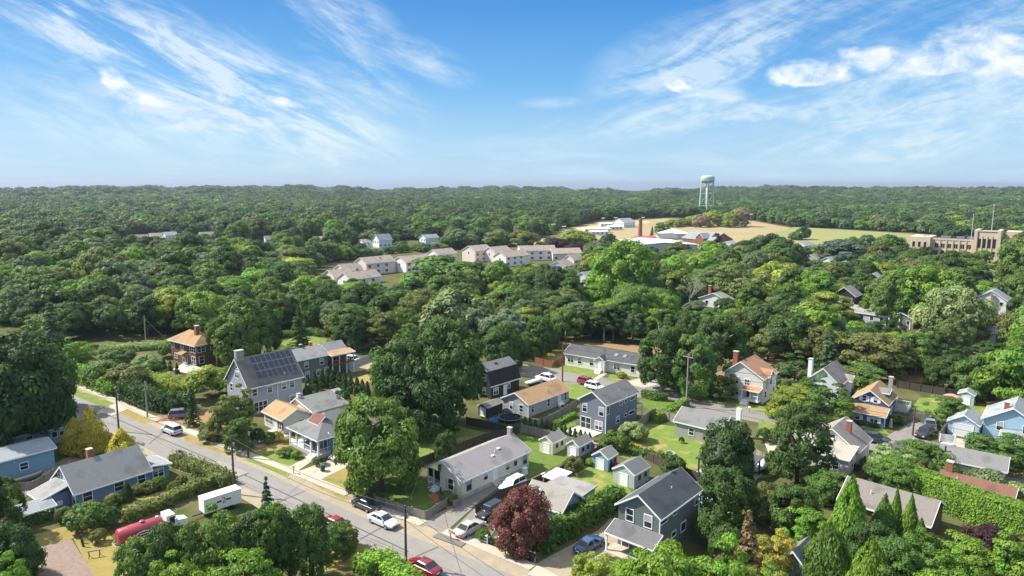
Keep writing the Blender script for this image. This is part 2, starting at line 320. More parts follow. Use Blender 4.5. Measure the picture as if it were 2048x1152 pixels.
def willow(name, seed):
    rng = np.random.default_rng(seed); P = []; Nn = []; U = []
    for i in range(150):
        d = unit(rng, 1)[0]; d[2] = abs(d[2])*.9+.1; d /= np.linalg.norm(d); p = d*np.array([.8, .8, .72])*rng.uniform(.6, 1)+np.array([0, 0, .72]); L_ = rng.uniform(.35, .95)*p[2]; m = 42
        t = rng.uniform(0, 1, m); o = np.array([d[0], d[1], 0]); P.append(p+o*(.22*np.sqrt(t))[:, None]+np.stack([np.zeros(m), np.zeros(m), -L_*t], 1)+rng.normal(size=(m, 3))*.035); Nn.append(o+np.array([0, 0, .5])+rng.normal(size=(m, 3))*.45)
    P = np.concatenate(P); return leaf_mesh(name, P, np.concatenate(Nn), .075, 2.3, seed, up=np.array([0, 0, 1.]))
def trunk_mesh(name, seed, limbs=6, m=None):
    rng = random.Random(seed); mb = MB(); mb.tube([(0, 0, -.02), (rng.uniform(-.01, .01), 0, .2), (rng.uniform(-.02, .02), rng.uniform(-.02, .02), .5), (0, 0, .82)], [.034, .024, .018, .006], 7)
    for i in range(limbs):
        a = 2*math.pi*i/limbs+rng.uniform(-.4, .4); z = rng.uniform(.24, .5); r = rng.uniform(.16, .27)
        mb.tube([(0, 0, z), (math.cos(a)*r*.5, math.sin(a)*r*.5, z+.11), (math.cos(a)*r, math.sin(a)*r, z+rng.uniform(.2, .36))], [.014, .009, .003], 5)
    me = bpy.data.meshes.new(name); me.from_pydata(mb.v, [], mb.f); me.materials.append(m or bark); return me
CR = {'round': [crown('crown', s, 125, 135, .048, 1.55, rc=(.13, .27)) for s in (1, 2, 3, 4)],
      'tall': [crown('crown', s, 135, 125, .05, 2.3, rc=(.13, .27), taper=.25, amp=.3) for s in (5, 6)],
      'loose': [crown('crown', s, 84, 150, .05, 1.6, rc=(.15, .31), squash=.42, amp=.3, fill=.3) for s in (7, 8)],
      'mid': [crown('crown', s, 74, 95, .078, (1.5, 1.7, 2.1, 1.35)[s % 4], rc=(.19, .33), amp=.3, taper=.1*(s % 3)) for s in (11, 12, 13, 14, 15)],
      'midloose': [crown('crown', s, 60, 100, .078, 1.7, rc=(.2, .36), squash=.45, amp=.34, fill=.25) for s in (16, 17)],
      'wind': [crown('crown', 21, 150, 70, .07, 1.45, rc=(.1, .2), wind=np.array([.5, -.2, .3]), asp=2.6)],
      'shrub': [crown('crown', s, 60, 100, .082, 1.25, rc=(.2, .34), low=-.3, amp=.2) for s in (31, 32, 33)],
      'clipped': [crown('crown', s, 130, 40, .085, 1.25, rc=(.12, .17), low=-.4, amp=.04, fill=.02, squash=.9) for s in (35,)],
      'cone': [cone('crown', s, 9000, leaf=.065, rough=.26, groups=120) for s in (41, 42)], 'column': [cone('crown', 44, 1900, 4.2, .16, .55, .1, 50)],
      'fatcone': [cone('crown', s, 10000, 1.9, .058, .62, .34, 110) for s in (45, 46)],
      'spruce': [spruce('crown', 51), spruce('crown', 52)], 'willow': [willow('crown', 61)]}
MH = {'round': 1.55, 'tall': 2.3, 'loose': 1.6, 'mid': 1.65, 'midloose': 1.7, 'wind': 1.45, 'shrub': 1.25, 'clipped': 1.25, 'cone': 2.6, 'column': 4.2, 'fatcone': 1.9, 'spruce': 2.8, 'willow': 1.5}
TR = [trunk_mesh('trunk', s) for s in (1, 2, 3)]; TRP = [trunk_mesh('trunk', s, m=palebark) for s in (4, 5)]
GREENS = {'autumn yellow': (0.36, 0.32, 0.06), 'dark green': (0.0702, 0.1235, 0.0304), 'mid green': (0.1109, 0.1853, 0.0387), 'bright green': (0.1652, 0.2772, 0.0386), 'olive green': (0.1528, 0.1791, 0.0525), 'yellow-green': (0.236, 0.2895, 0.0483), 'grey-green': (0.1298, 0.1786, 0.0845), 'deep green': (0.0509, 0.0952, 0.0277), 'lime green': (0.1947, 0.3326, 0.0435), 'golden yellow': (0.52, 0.45, 0.07), 'purple': (0.06, 0.026, 0.03), 'dark red': (0.185, 0.075, 0.062), 'pale green': (0.2537, 0.3265, 0.1328), 'blue-green': (0.085, 0.135, 0.09), 'russet': (0.27, 0.19, 0.11), 'silvery green': (0.2124, 0.2649, 0.1328), 'straw': (0.26, 0.21, 0.12)}
rt = random.Random(5); NEAR = []
def plant(name, cat, label, pos, R, h, kind, col, group=None, trunk=True, base=None, variant=None, cap=1.6):
    t = empty(name, pos, rt.uniform(0, 6.28), label, cat, group)
    ms = CR[kind]; me = ms[rt.randrange(len(ms)) if variant is None else variant % len(ms)]
    b = (0 if not trunk else ((-.04*h if cap > 1.5 else .07*h) if kind not in ('cone', 'column', 'fatcone', 'spruce', 'willow', 'shrub', 'clipped') else .03*h)) if base is None else base
    o = link(bpy.data.objects.new('crown' if trunk else 'leaves', me), t); hc = min(h-b, MH[kind]*R*cap) if kind in ('round', 'tall', 'loose', 'mid', 'midloose') else h-b; o.location = (0, 0, h-hc); o.scale = (R, R, hc/MH[kind]*.98)
    c = GREENS[col]; v = rt.uniform(.88, 1.12); o.color = (c[0]*v*rt.uniform(.92, 1.08), c[1]*v, c[2]*v, 1)
    if trunk:
        ts = TR if rt.random() < .8 else TRP; q = link(bpy.data.objects.new('trunk', ts[rt.randrange(len(ts))]), t); q.scale = (h, h, h) if kind not in ('cone', 'fatcone', 'column', 'spruce', 'willow') else (h*.3, h*.3, h*.75)
    NEAR.append((pos.x, pos.y, R)); return t
def solve_h(x, y, ytop):
    lo, hi = 0., 40.
    for _ in range(40):
        m = (lo+hi)/2
        if px(x, y, m)[1] > ytop: lo = m
        else: hi = m
    return lo
def tree(x, yt, yb, w, kind, col, label, cat='tree', name='broadleaf_tree', **k):
    p = at(x, yb); h = max(.5, solve_h(p.x, p.y, yt)); R = w/2*math.hypot(p.x, p.y, H-h*.6)/FOC
    return plant(name, cat, label, p, R, h, kind, col, **k)
def bush(x, yt, yb, w, col, label, kind='shrub', name='shrub', **k):
    return tree(x, yt, yb, w, kind, col, label, 'shrub', name, trunk=False, **k)
def hedge(pts, w, h, col, label, dens=34, leaf=.24, rough=.16, name='hedge', group=None, seed=0, taper=.9):
    P = [at(x, y) for x, y in pts]; rng = np.random.default_rng(len(label)+seed); pos = []; nor = []; core = MB(); o = P[0].copy()
    for i in range(len(P)-1):
        a, b = P[i]-o, P[i+1]-o; L_ = (b-a).length; d = (b-a)/L_; q = Vector((-d.y, d.x, 0))
        def pt(s, t, z): return np.outer(s, np.array(d))+np.outer(t, np.array(q))+np.outer(z, np.array((0, 0, 1.)))+np.array(a)
        for face, area in (('top', L_*w), ('l', L_*h), ('r', L_*h), ('e0', w*h), ('e1', w*h)):
            n = int(area*dens); s = rng.uniform(-.1, L_+.1, n); t = rng.uniform(-w/2, w/2, n); z = rng.uniform(0, h, n)
            if face == 'top': z = np.full(n, h); v = np.array([0, 0, 1.])
            elif face in 'lr': sg = 1 if face == 'l' else -1; t = np.full(n, sg*w/2)*(1-(1-taper)*z/h); v = np.array(q)*sg+np.array([0, 0, .35])
            else:
                if (face == 'e0' and i) or (face == 'e1' and i < len(P)-2): continue
                s = np.full(n, 0. if face == 'e0' else L_); v = np.array(d)*(-1 if face == 'e0' else 1)
            lump = (np.sin(s*2.1+t+i)+np.sin(s*4.7+z*3+1.3)+np.sin(z*4.1+s))*rough*.33
            pos.append(pt(s, t, z)+np.outer(lump+rng.normal(size=n)*rough*.5, v)); nor.append(v+rng.normal(size=(n, 3))*.5)
        c = [a+q*(w/2-.15), a-q*(w/2-.15), b-q*(w/2-.15), b+q*(w/2-.15)]; core.prism(c, [v+Vector((0, 0, h-.15)) for v in c])
    P_ = np.concatenate(pos); me = leaf_mesh(name, P_, np.concatenate(nor), leaf, 1.5, seed, None, (np.sin(P_[:, 0]*1.7)*np.sin(P_[:, 1]*1.9)*.5+.5), extra=core)
    ob = link(bpy.data.objects.new(name, me)); ob.location = o; c = GREENS[col]; ob.color = (*c, 1); return tag(ob, label, 'hedge', group)
# ------------------------------------------------------------------ buildings
blindm = mat('window_blind', (.36, .35, .33), .8, .1, 1.)
class House:
    def __init__(s, name, label, cat, N, X, Y, he, oh=.35, ang=None, LW=None, group=None):
        p = at(*N, he)
        if ang is None: q = at(*X, he); ang = math.atan2(q.y-p.y, q.x-p.x); L = math.hypot(q.x-p.x, q.y-p.y)
        else: ang = R_(ang); L = LW[0]
        if LW: L, Wd = LW
        else: r = at(*Y, he); Wd = abs(-(r.x-p.x)*math.sin(ang)+(r.y-p.y)*math.cos(ang))
        s.L, s.W, s.he, s.oh, s.ang = L, Wd, he, oh, ang
        s.root = empty(name, (p.x, p.y, 0), ang, label, cat, group); NEAR.append((p.x+math.cos(ang)*L/2, p.y+math.sin(ang)*L/2, max(L, Wd)/2))
    def gable(s, wm, rm, rise, axis='x', rect=None, he=None, oh=None, rp=.5, z0=0, trim=white, wall=True, wname='wall', rname='roof', th=.14):
        x0, y0, x1, y1 = rect or (0, 0, s.L, s.W); he = s.he if he is None else he; oh = s.oh if oh is None else oh
        if axis == 'x': A = lambda u, v, z: (x0+u, y0+v, z); Lu, Lv = x1-x0, y1-y0
        else: A = lambda u, v, z: (x0+v, y0+u, z); Lu, Lv = y1-y0, x1-x0
        vr = Lv*rp; f = lambda v: he+rise*(v/vr if v <= vr else (Lv-v)/(Lv-vr))
        if wall:
            b = [A(oh, oh, z0), A(Lu-oh, oh, z0), A(Lu-oh, Lv-oh, z0), A(oh, Lv-oh, z0)]; m = MB(); k = .1
            g = lambda u: [A(u, oh, z0), A(u, oh, f(oh)-k), A(u, vr, f(vr)-k), A(u, Lv-oh, f(Lv-oh)-k), A(u, Lv-oh, z0)]
            m.prism(g(oh), g(Lu-oh)); m.build(wname, wm, s.root)
        m = MB()
        for v0, v1 in ((0, vr), (Lv, vr)):
            a, c = f(v0), f(v1); e = 0 if v0 == 0 else .001
            m.prism([A(0, v0, a-th), A(Lu, v0, a-th), A(Lu, v1+e, c-th), A(0, v1+e, c-th)], [A(0, v0, a), A(Lu, v0, a), A(Lu, v1+e, c), A(0, v1+e, c)])
        r = m.build(rname, rm, s.root)
        if trim:
            m = MB(); w = .05
            for v0, v1 in ((0, vr), (Lv, vr)):
                a, c = f(v0), f(v1)
                for u0, u1 in ((-w, -.003), (Lu+.003, Lu+w)):
                    m.prism([A(u0, v0, a-.24), A(u1, v0, a-.24), A(u1, v1, c-.24), A(u0, v1, c-.24)], [A(u0, v0, a-.01), A(u1, v0, a-.01), A(u1, v1, c-.01), A(u0, v1, c-.01)])
                q0, q1 = (v0-w, v0-.003) if v0 == 0 else (v0+.003, v0+w)
                m.prism([A(0, q0, a-.22), A(Lu, q0, a-.22), A(Lu, q1, a-.22), A(0, q1, a-.22)], [A(0, q0, a-.02), A(Lu, q0, a-.02), A(Lu, q1, a-.02), A(0, q1, a-.02)])
            m.build('roof_trim', trim, s.root)
        return r
    def hip(s, wm, rm, rise, rect=None, he=None, oh=None, trim=white, ins=None, wall=True, z0=0):
        x0, y0, x1, y1 = rect or (0, 0, s.L, s.W); he = s.he if he is None else he; oh = s.oh if oh is None else oh
        if wall: MB().box(x0+oh, y0+oh, z0, x1-oh, y1-oh, he-.02).build('wall', wm, s.root)
        i = min(x1-x0, y1-y0)/2 if ins is None else ins; ym = (y0+y1)/2; xm = (x0+x1)/2; z = he+rise
        if x1-x0 >= y1-y0: r0, r1 = (x0+i, ym, z), (x1-i, ym, z); F = lambda a, b, c, d: [(b, c, r1), (d, a, r0)]
        else: r0, r1 = (xm, y0+i, z), (xm, y1-i, z)
        a, b, c, d = (x0, y0, he), (x1, y0, he), (x1, y1, he), (x0, y1, he); m = MB()
        if x1-x0 >= y1-y0: m.poly([a, b, r1, r0]).poly([c, d, r0, r1]).poly([b, c, r1]).poly([d, a, r0])
        else: m.poly([b, c, r1, r0]).poly([d, a, r0, r1]).poly([a, b, r0]).poly([c, d, r1])
        m.box(x0, y0, he-.16, x1, y1, he-.004); r = m.build('roof', rm, s.root)
        if trim:
            m = MB(); w = .05
            m.box(x0-w, y0-w, he-.2, x1+w, y0-.003, he-.02).box(x0-w, y1+.003, he-.2, x1+w, y1+w, he-.02).box(x0-w, y0, he-.2, x0-.003, y1, he-.02).box(x1+.003, y0, he-.2, x1+w, y1, he-.02); m.build('roof_trim', trim, s.root)
        return r
    def slope(s, rm, pts, th=.12, name='roof', trim=None):
        r = MB().prism([(x, y, z-th) for x, y, z in pts], pts).build(name, rm, s.root)
        if trim:
            m = MB(); n = len(pts)
            for i in range(n):
                a, b = Vector(pts[i]), Vector(pts[(i+1) % n]); d = (b-a); d.z = 0; q = Vector((d.y, -d.x, 0)).normalized()
                m.prism([a+q*.003-Vector((0, 0, .2)), b+q*.003-Vector((0, 0, .2)), b+q*.05-Vector((0, 0, .2)), a+q*.05-Vector((0, 0, .2))], [a+q*.003, b+q*.003, b+q*.05, a+q*.05])
            m.build('roof_trim', trim, s.root)
        return r
    def box(s, name, m, *a, parent=None): return MB().box(*a).build(name, m, parent or s.root)
    def win(s, face, t, zc, w=.9, h=1.3, n=1, plane=None, fm=white, gm=None, bars=True, name='window', ft=.1, shut=None):
        pl = s.oh if plane is None else plane; m = MB(); g = MB()
        def bx(M, a0, z0, a1, z1, d0, d1):
            if face == 'R': M.box(t+a0, pl-d1, zc+z0, t+a1, pl-d0, zc+z1)
            elif face == 'L': M.box(pl-d1, t+a0, zc+z0, pl-d0, t+a1, zc+z1)
            elif face == 'B': M.box(t+a0, pl+d0, zc+z0, t+a1, pl+d1, zc+z1)
            else: M.box(pl+d0, t+a0, zc+z0, pl+d1, t+a1, zc+z1)
        W_ = w/2; h2 = h/2
        bx(m, -W_-ft, h2, W_+ft, h2+ft, 0, .06); bx(m, -W_-ft, -h2-ft, W_+ft, -h2, 0, .07); bx(m, -W_-ft, -h2, -W_, h2, 0, .06); bx(m, W_, -h2, W_+ft, h2, 0, .06)
        for i in range(1, n): c = -W_+w*i/n; bx(m, c-.05, -h2, c+.05, h2, 0, .055)
        if bars and h > .9: bx(m, -W_, -.03, W_, .03, 0, .05)
        f = m.build(name, fm, s.root); bx(g, -W_, -h2, W_, h2, .004, .025); g.build('pane', gm or glass, f)
        if gm is None and h > .7 and math.hypot(s.root.location.x, s.root.location.y) < 175 and rt.random() < .5:
            q = MB(); bx(q, -W_+.02, h2-h*rt.choice((.3, .45, .6)), W_-.02, h2, .026, .035); q.build('blind', blindm, f)
        if shut:
            for sg in (-1, 1):
                q = MB(); c = sg*(W_+ft+.24); bx(q, c-.22, -h2, c+.22, h2, 0, .05); q.build('shutter', shut, s.root)
        return f
    def door(s, face, t, w=1., h=2.1, z0=.2, plane=None, m=None, fm=white):
        f = s.win(face, t, z0+h/2, w, h, 1, plane, fm, m or white, bars=False, name='door'); return f
    def chimney(s, x, y, z0, z1, w=.6, d=.6, m=None, cap=None):
        o = MB().box(x-w/2, y-d/2, z0, x+w/2, y+d/2, z1).build('chimney', m or brick, s.root)
        MB().box(x-w/2-.06, y-d/2-.06, z1, x+w/2+.06, y+d/2+.06, z1+.12).build('chimney_cap', cap or concrete, o); return o
    def vent(s, x, y, z, h=.5, r=.06, m=None): MB().tube([(x, y, z-.2), (x, y, z+h)], r, 8).build('vent_pipe', m or white, s.root)
    def posts(s, pts, z0, z1, r=.08, m=None, name='porch_post'):
        for x, y in pts: MB().box(x-r, y-r, z0, x+r, y+r, z1).build(name, m or white, s.root)
    def rail(s, pts, z0, m=None, h=.9, name='porch_railing', step=.25):
        mb = MB()
        for (x0, y0), (x1, y1) in zip(pts[:-1], pts[1:]):
            for z in (z0+.1, z0+h): mb.tube([(x0, y0, z), (x1, y1, z)], .04, 4)
            L_ = math.hypot(x1-x0, y1-y0); n = max(2, int(L_/step))
            for i in range(n+1): f = i/n; mb.tube([(x0+(x1-x0)*f, y0+(y1-y0)*f, z0), (x0+(x1-x0)*f, y0+(y1-y0)*f, z0+h)], .025, 4)
        return mb.build(name, m or white, s.root)
    def steps(s, face, t, w, n, z1, plane, m=None):
        mb = MB(); r = z1/n
        for i in range(n):
            d = .28*(n-i); z = r*(i+1)
            if face == 'L': mb.box(plane-d, t-w/2, r*i, plane-.01*i, t+w/2, z)
            else: mb.box(t-w/2, plane-d, r*i, t+w/2, plane-.01*i, z)
        return mb.build('steps', m or white, s.root)
# ------------------------------------------------------------------ roads, pavements, yards
sheet('verge_dirt', sand, [(60, 745), (117, 756), (232, 803), (297, 833), (380, 864), (462, 896), (575, 938), (700, 988), (752, 1012), (850, 1046), (900, 1060), (1075, 1132), (1200, 1195), (1000, 1260), (640, 1090), (460, 985), (330, 935), (250, 890), (20, 800)])
sheet('main_road', asph, [(40, 755), (152, 797), (207, 818), (300, 854), (410, 899), (540, 950), (655, 1005), (737, 1040), (805, 1066), (900, 1101), (1040, 1154), (1180, 1206), (1000, 1300), (815, 1134), (725, 1094), (600, 1033), (467, 966), (410, 949), (342, 926), (272, 890), (150, 830), (20, 780)])
sheet('side_street', asph2, [(1035, 727), (1080, 732), (1270, 764), (1400, 793), (1540, 823), (1700, 856), (1800, 880), (1900, 905), (2100, 950), (2100, 990), (1850, 926), (1700, 882), (1540, 846), (1370, 812), (1200, 777), (1100, 758), (1020, 748)])
strip('sidewalk', paving, [(90, 750), (117, 760), (232, 807), (297, 837), (380, 867), (462, 899), (575, 941), (700, 991)], 1.5, 0, .09)
strip('sidewalk', paving, [(750, 1014), (800, 1032), (850, 1049)], 1.5, 0, .09)
strip('sidewalk', paving, [(893, 1063), (960, 1090), (1070, 1135)], 1.5, 0, .09)
for m, pts in [
    (lawn, [(119, 766), (170, 790), (232, 813), (209, 821), (150, 797), (125, 785)]), (dry, [(258, 823), (318, 847), (290, 853), (243, 833)]), (dry, [(365, 871), (400, 885), (462, 911), (440, 910), (372, 885)]),
    (lawn, [(487, 922), (500, 917), (585, 951), (577, 956)]), (dry, [(625, 970), (642, 967), (708, 998), (690, 1002)]), (earth, [(310, 838), (380, 862), (430, 880), (470, 862), (430, 825), (360, 820)]),
    (dry, [(475, 895), (520, 912), (600, 890), (560, 865)]), (lawn, [(516, 914), (578, 938), (610, 922), (570, 895)]), (dry, [(645, 962), (722, 996), (745, 968), (692, 938)]), (lush, [(752, 988), (800, 1010), (852, 1037), (897, 1012), (855, 965), (800, 945)]),
    (lush, [(1035, 868), (1130, 885), (1160, 912), (1020, 972), (975, 982), (955, 975), (1050, 935)]), (lawn, [(830, 850), (885, 845), (1000, 872), (860, 935), (820, 930)]), (lawn, [(1130, 955), (1180, 925), (1245, 958), (1268, 985), (1235, 1010), (1200, 990)]),
    (lawn, [(1232, 908), (1300, 846), (1372, 852), (1430, 892), (1395, 940), (1318, 915), (1280, 925)]), (dry, [(1250, 905), (1270, 882), (1300, 890), (1330, 905), (1300, 915)]), (lawn, [(1100, 736), (1145, 728), (1212, 745), (1200, 756)]), (lawn, [(1222, 747), (1280, 757), (1255, 766), (1215, 758)]), (dry, [(1055, 722), (1080, 700), (1132, 708), (1128, 730)]),
    (lawn, [(1130, 764), (1190, 776), (1165, 800), (1140, 795)]), (lawn, [(1400, 796), (1400, 780), (1492, 800), (1548, 815), (1600, 835), (1545, 824)]), (lush, [(1278, 800), (1310, 785), (1372, 806), (1350, 830), (1320, 835)]), (lawn, [(1345, 830), (1385, 815), (1450, 832), (1425, 850), (1375, 845)]),
    (lawn, [(1700, 846), (1785, 866), (1765, 850), (1710, 835)]), (lawn, [(1825, 812), (1840, 790), (1900, 790), (1990, 800), (1965, 820), (1900, 832)]), (dry, [(1960, 800), (2000, 795), (1990, 820), (1965, 825)]), (lawn, [(1520, 838), (1580, 845), (1550, 885), (1515, 870)]), (lush, [(1870, 830), (1905, 838), (1900, 850), (1865, 855)]),
    (dry, [(20, 1105), (60, 1080), (130, 1060), (215, 1065), (250, 1110), (300, 1120), (260, 1160), (190, 1160), (150, 1083), (40, 1120)]), (dry, [(245, 1012), (355, 980), (360, 995), (252, 1045)]), (lawn, [(343, 928), (352, 924), (470, 975), (460, 980), (400, 955)]), (dry, [(640, 1100), (740, 1090), (735, 1130), (640, 1150)]),
    (dry, [(1500, 935), (1560, 930), (1550, 950), (1510, 955)]), (lawn, [(560, 690), (600, 673), (655, 680), (650, 695), (580, 700)]), (lawn, [(280, 745), (320, 735), (345, 745), (330, 768), (285, 762)]), (dry, [(700, 765), (735, 750), (750, 765), (705, 775)]), (dry, [(190, 705), (260, 690), (270, 700), (200, 712)]), (lawn, [(1850, 945), (1900, 940), (1890, 965), (1835, 960)]),
    (lush, [(1112, 843), (1150, 830), (1155, 850), (1120, 862)]), (lush, [(1100, 855), (1130, 846), (1170, 870), (1150, 880)]), (dry, [(1940, 918), (1990, 915), (2080, 940), (2080, 955), (1960, 935)]), (lawn, [(1955, 545), (1975, 520), (2005, 522), (2000, 560), (1960, 565)])]:
    sheet('lawn' if m in (lawn, lush) else 'dry_grass' if m is dry else 'bare_soil', m, pts)
for nm, m, pts in [
    ('footpath', paving, [(579, 938), (600, 944), (627, 925), (612, 920)]), ('driveway', paving, [(602, 945), (643, 963), (700, 935), (705, 915), (660, 924)]), ('footpath', mat('brick_paving', (.36, .12, .06), .9, .2, 3.), [(858, 992), (872, 987), (915, 1014), (905, 1022), (880, 1011)]),
    ('driveway', asph2, [(838, 1046), (893, 1067), (965, 1002), (1015, 965), (990, 945), (935, 985), (907, 1015)]), ('driveway', asph2, [(905, 1065), (975, 1090), (1000, 1050), (985, 1010), (950, 1020)]), ('patio', paving, [(1150, 872), (1215, 887), (1200, 900), (1180, 898), (1120, 865), (1150, 855)]),
    ('yard', earth, [(985, 1080), (1078, 1118), (1095, 1080), (1010, 1060)]), ('driveway', sand, [(1076, 1128), (1130, 1160), (1240, 1110), (1250, 1065), (1225, 1035), (1200, 1060)]), ('driveway', paving, [(1245, 765), (1290, 752), (1325, 765), (1290, 775)]), ('driveway', asph2, [(1285, 775), (1330, 765), (1350, 782), (1310, 790)]),
    ('footpath', paving, [(1183, 760), (1192, 762), (1216, 746), (1208, 744)]), ('footpath', paving, [(1482, 808), (1495, 812), (1508, 797), (1498, 795)]), ('driveway', asph2, [(1775, 868), (1830, 835), (1880, 855), (1840, 890), (1800, 885)]), ('driveway', paving, [(1880, 882), (1905, 868), (1965, 880), (1960, 925), (1925, 912)]),
    ('driveway', paving, [(1530, 880), (1560, 870), (1590, 880), (1570, 910), (1540, 905)]), ('driveway', gravel, [(-40, 1140), (145, 1083), (197, 1165), (150, 1250), (-60, 1250)]), ('driveway', gravel, [(0, 985), (60, 960), (150, 915), (180, 920), (100, 975), (40, 1010)]), ('driveway', sand, [(690, 735), (735, 715), (760, 720), (740, 740), (705, 748)]),
    ('terrace', concrete, [(345, 745), (370, 730), (420, 745), (400, 757)]), ('driveway', paving, [(195, 828), (232, 813), (262, 822), (225, 838)]), ('footpath', paving, [(505, 893), (575, 870), (585, 873), (520, 900)]), ('pool_deck', concrete, [(1395, 985), (1440, 975), (1470, 1020), (1420, 1040)]),
    ('railway_bed', earth, [(1040, 695), (1090, 683), (1200, 692), (1320, 712), (1500, 735), (1900, 765), (2100, 775), (2100, 750), (1800, 735), (1300, 690), (1050, 680)]), ('street', asph2, [(1930, 693), (2025, 700), (2030, 708), (1930, 704)]), ('yard', paving, [(1060, 1150), (1120, 1170), (1135, 1160), (1078, 1130)])]:
    sheet(nm, m, pts)
# swimming pool beside the green house
p = sheet('pool_water', mat('pool_water', (.06, .30, .36), .08, .1, .5), [(1402, 1000), (1424, 994), (1440, 1020), (1412, 1032)])
# fields by the water tower
sheet('school_field', field, [(1000, 492), (1060, 478), (1100, 462), (1180, 445), (1330, 435), (1500, 438), (1580, 452), (1590, 475), (1500, 505), (1250, 500), (1150, 500)], .10)
sheet('school_field', gfield, [(1540, 462), (1590, 450), (1850, 464), (1900, 480), (1880, 500), (1700, 520), (1540, 500)], .14)
sheet('running_track', mat('sand_field', (.42, .33, .2), .95, .1, .1), [(1150, 455), (1290, 440), (1300, 444), (1160, 462)], .17)
tar = mat('tar', (.10, .092, .085), .8, .1, 2.)
for pts, w in (([(215, 835), (300, 872), (420, 922), (560, 985), (700, 1050), (820, 1105)], .12), ([(470, 930), (440, 955)], .1), ([(612, 985), (560, 1008)], .1), ([(775, 1052), (722, 1082)], .1), ([(330, 868), (300, 893)], .1), ([(880, 1095), (812, 1125)], .1), ([(1290, 785), (1420, 815), (1530, 838)], .12)): strip('tar_seam', tar, pts, w)
sheet('road_patch', mat('fresh_asphalt', (.145, .133, .124), .9, .1, 1.), [(640, 1030), (668, 1042), (650, 1056), (622, 1043)]); sheet('road_patch', MATS['fresh_asphalt'], [(880, 1068), (935, 1088), (925, 1096), (868, 1075)]); sheet('road_patch', mat('worn_asphalt', (.25, .225, .20), .9, .1, 1.), [(440, 925), (500, 950), (470, 962), (415, 940)])
# ------------------------------------------------------------------ the houses along the main road
wBlue = siding('slate_blue', (0.181, 0.244, 0.375)); wGrey = siding('mauve_grey', (0.345, 0.351, 0.41)); wDG = siding('dark_grey_green', (0.155, 0.169, 0.155)); wCream = siding('cream', (.72, .68, .57)); wBlueD = siding('denim_blue', (0.128, 0.195, 0.3))
wRanch = siding('ivory', (.75, .67, .53)); wGB = siding('grey_blue', (0.25, 0.331, 0.413)); wGreen = siding('spruce_green', (.15, .172, .165)); wGr2 = siding('slate_grey', (0.181, 0.196, 0.239)); wTanH = siding('pale_grey', (0.374, 0.396, 0.418))
wWhite = siding('white', (.66, .64, .60)); wWh2 = siding('bluish_white', (.66, .68, .72)); wNavy = siding('navy_blue', (0.072, 0.111, 0.215)); wBeige = siding('beige_white', (.66, .62, .55)); wSky = siding('sky_blue', (.36, .50, .60)); wBrown = mat('brown_shingle_wall', (.13, .07, .045), .95, .25, 6.)
wLB = siding('dusty_blue', (0.187, 0.33, 0.44)); wDark = mat('charcoal_clapboard', (.035, .033, .033), .9, .2, 4., stripe=(2, .22, .5)); wSage = siding('sage', (.33, .335, .29)); wShed = siding('pale_yellow', (.68, .60, .40)); wShedW = siding('shed_grey', (.42, .45, .46)); wBoard = mat('board_and_batten', (.68, .63, .56), .7, .05, 2., stripe=(0, .45, .8))
rGrey = shingle('light_grey', (.25, .245, .237)); rDk = shingle('charcoal', (.085, .088, .094)); rMid = shingle('mid_grey', (.172, .17, .168)); rTan = shingle('tan', (.35, .225, .125)); rOr = shingle('orange_tan', (.31, .20, .11)); rBr = shingle('brown_grey', (.185, .165, .15)); rRust = shingle('rust', (.34, .19, .115)); rWarm = shingle('warm_grey', (.26, .235, .21)); rRanch = shingle('pinkish_grey', (.27, .25, .245)); rBrown = shingle('red_brown', (.17, .09, .065)); rCondo = shingle('condo_tan', (.33, .265, .23)); rGB = shingle('pale_blue_grey', (.26, .28, .29))
greyframe = mat('grey_frame', (.3, .3, .3), .6, .05)
# low slate-blue house, front left
h = House('house', 'low slate-blue house with grey shingle roof and a small brick chimney, white trailer in front', 'house', (150, 996), (308, 945), (93, 968), 2.3)
h.gable(wBlue, rGrey, 3.0); L, Wd = h.L, h.W
for t, w, n in ((1.8, 1.1, 1), (5.9, 1.2, 1), (9.0, 1.0, 1)): h.win('R', t, 1.35, w, 1.25, n)
for t in (3.4, 4.4, 5.4): h.win('L', t, 3.3, .7, 1.0)
h.win('L', .95, 1.25, .9, 1.3); h.chimney(L*.40, Wd*.62, 3.6, 6.2, .7, .7)
h.box('wall', wBlue, -3.0, 2.2, 0, .3, 5.6, 2.2); h.slope(rGrey, [(-3.5, 1.8, 2.15), (.2, 1.8, 3.2), (.2, 6.0, 3.2), (-3.5, 6.0, 2.15)], name='porch_roof', trim=white)
h.win('L', 4.4, 1.3, .8, 1.2, plane=-3.0); h.door('L', 3.1, .8, 1.9, .1, -3.0); h.box('air_conditioner', white, -1.6, 1.95, .6, -.7, 2.2, 1.2)
h.box('wall', wBlue, L-.4, 1.0, 0, L+2.8, 5.2, 2.05); h.slope(rGB, [(L-.1, .6, 2.75), (L+3.2, .6, 2.15), (L+3.2, 5.6, 2.15), (L-.1, 5.6, 2.75)], name='porch_roof', trim=white); h.win('R', L+1.2, 1.2, 1.5, 1.2, 2, plane=1.0)
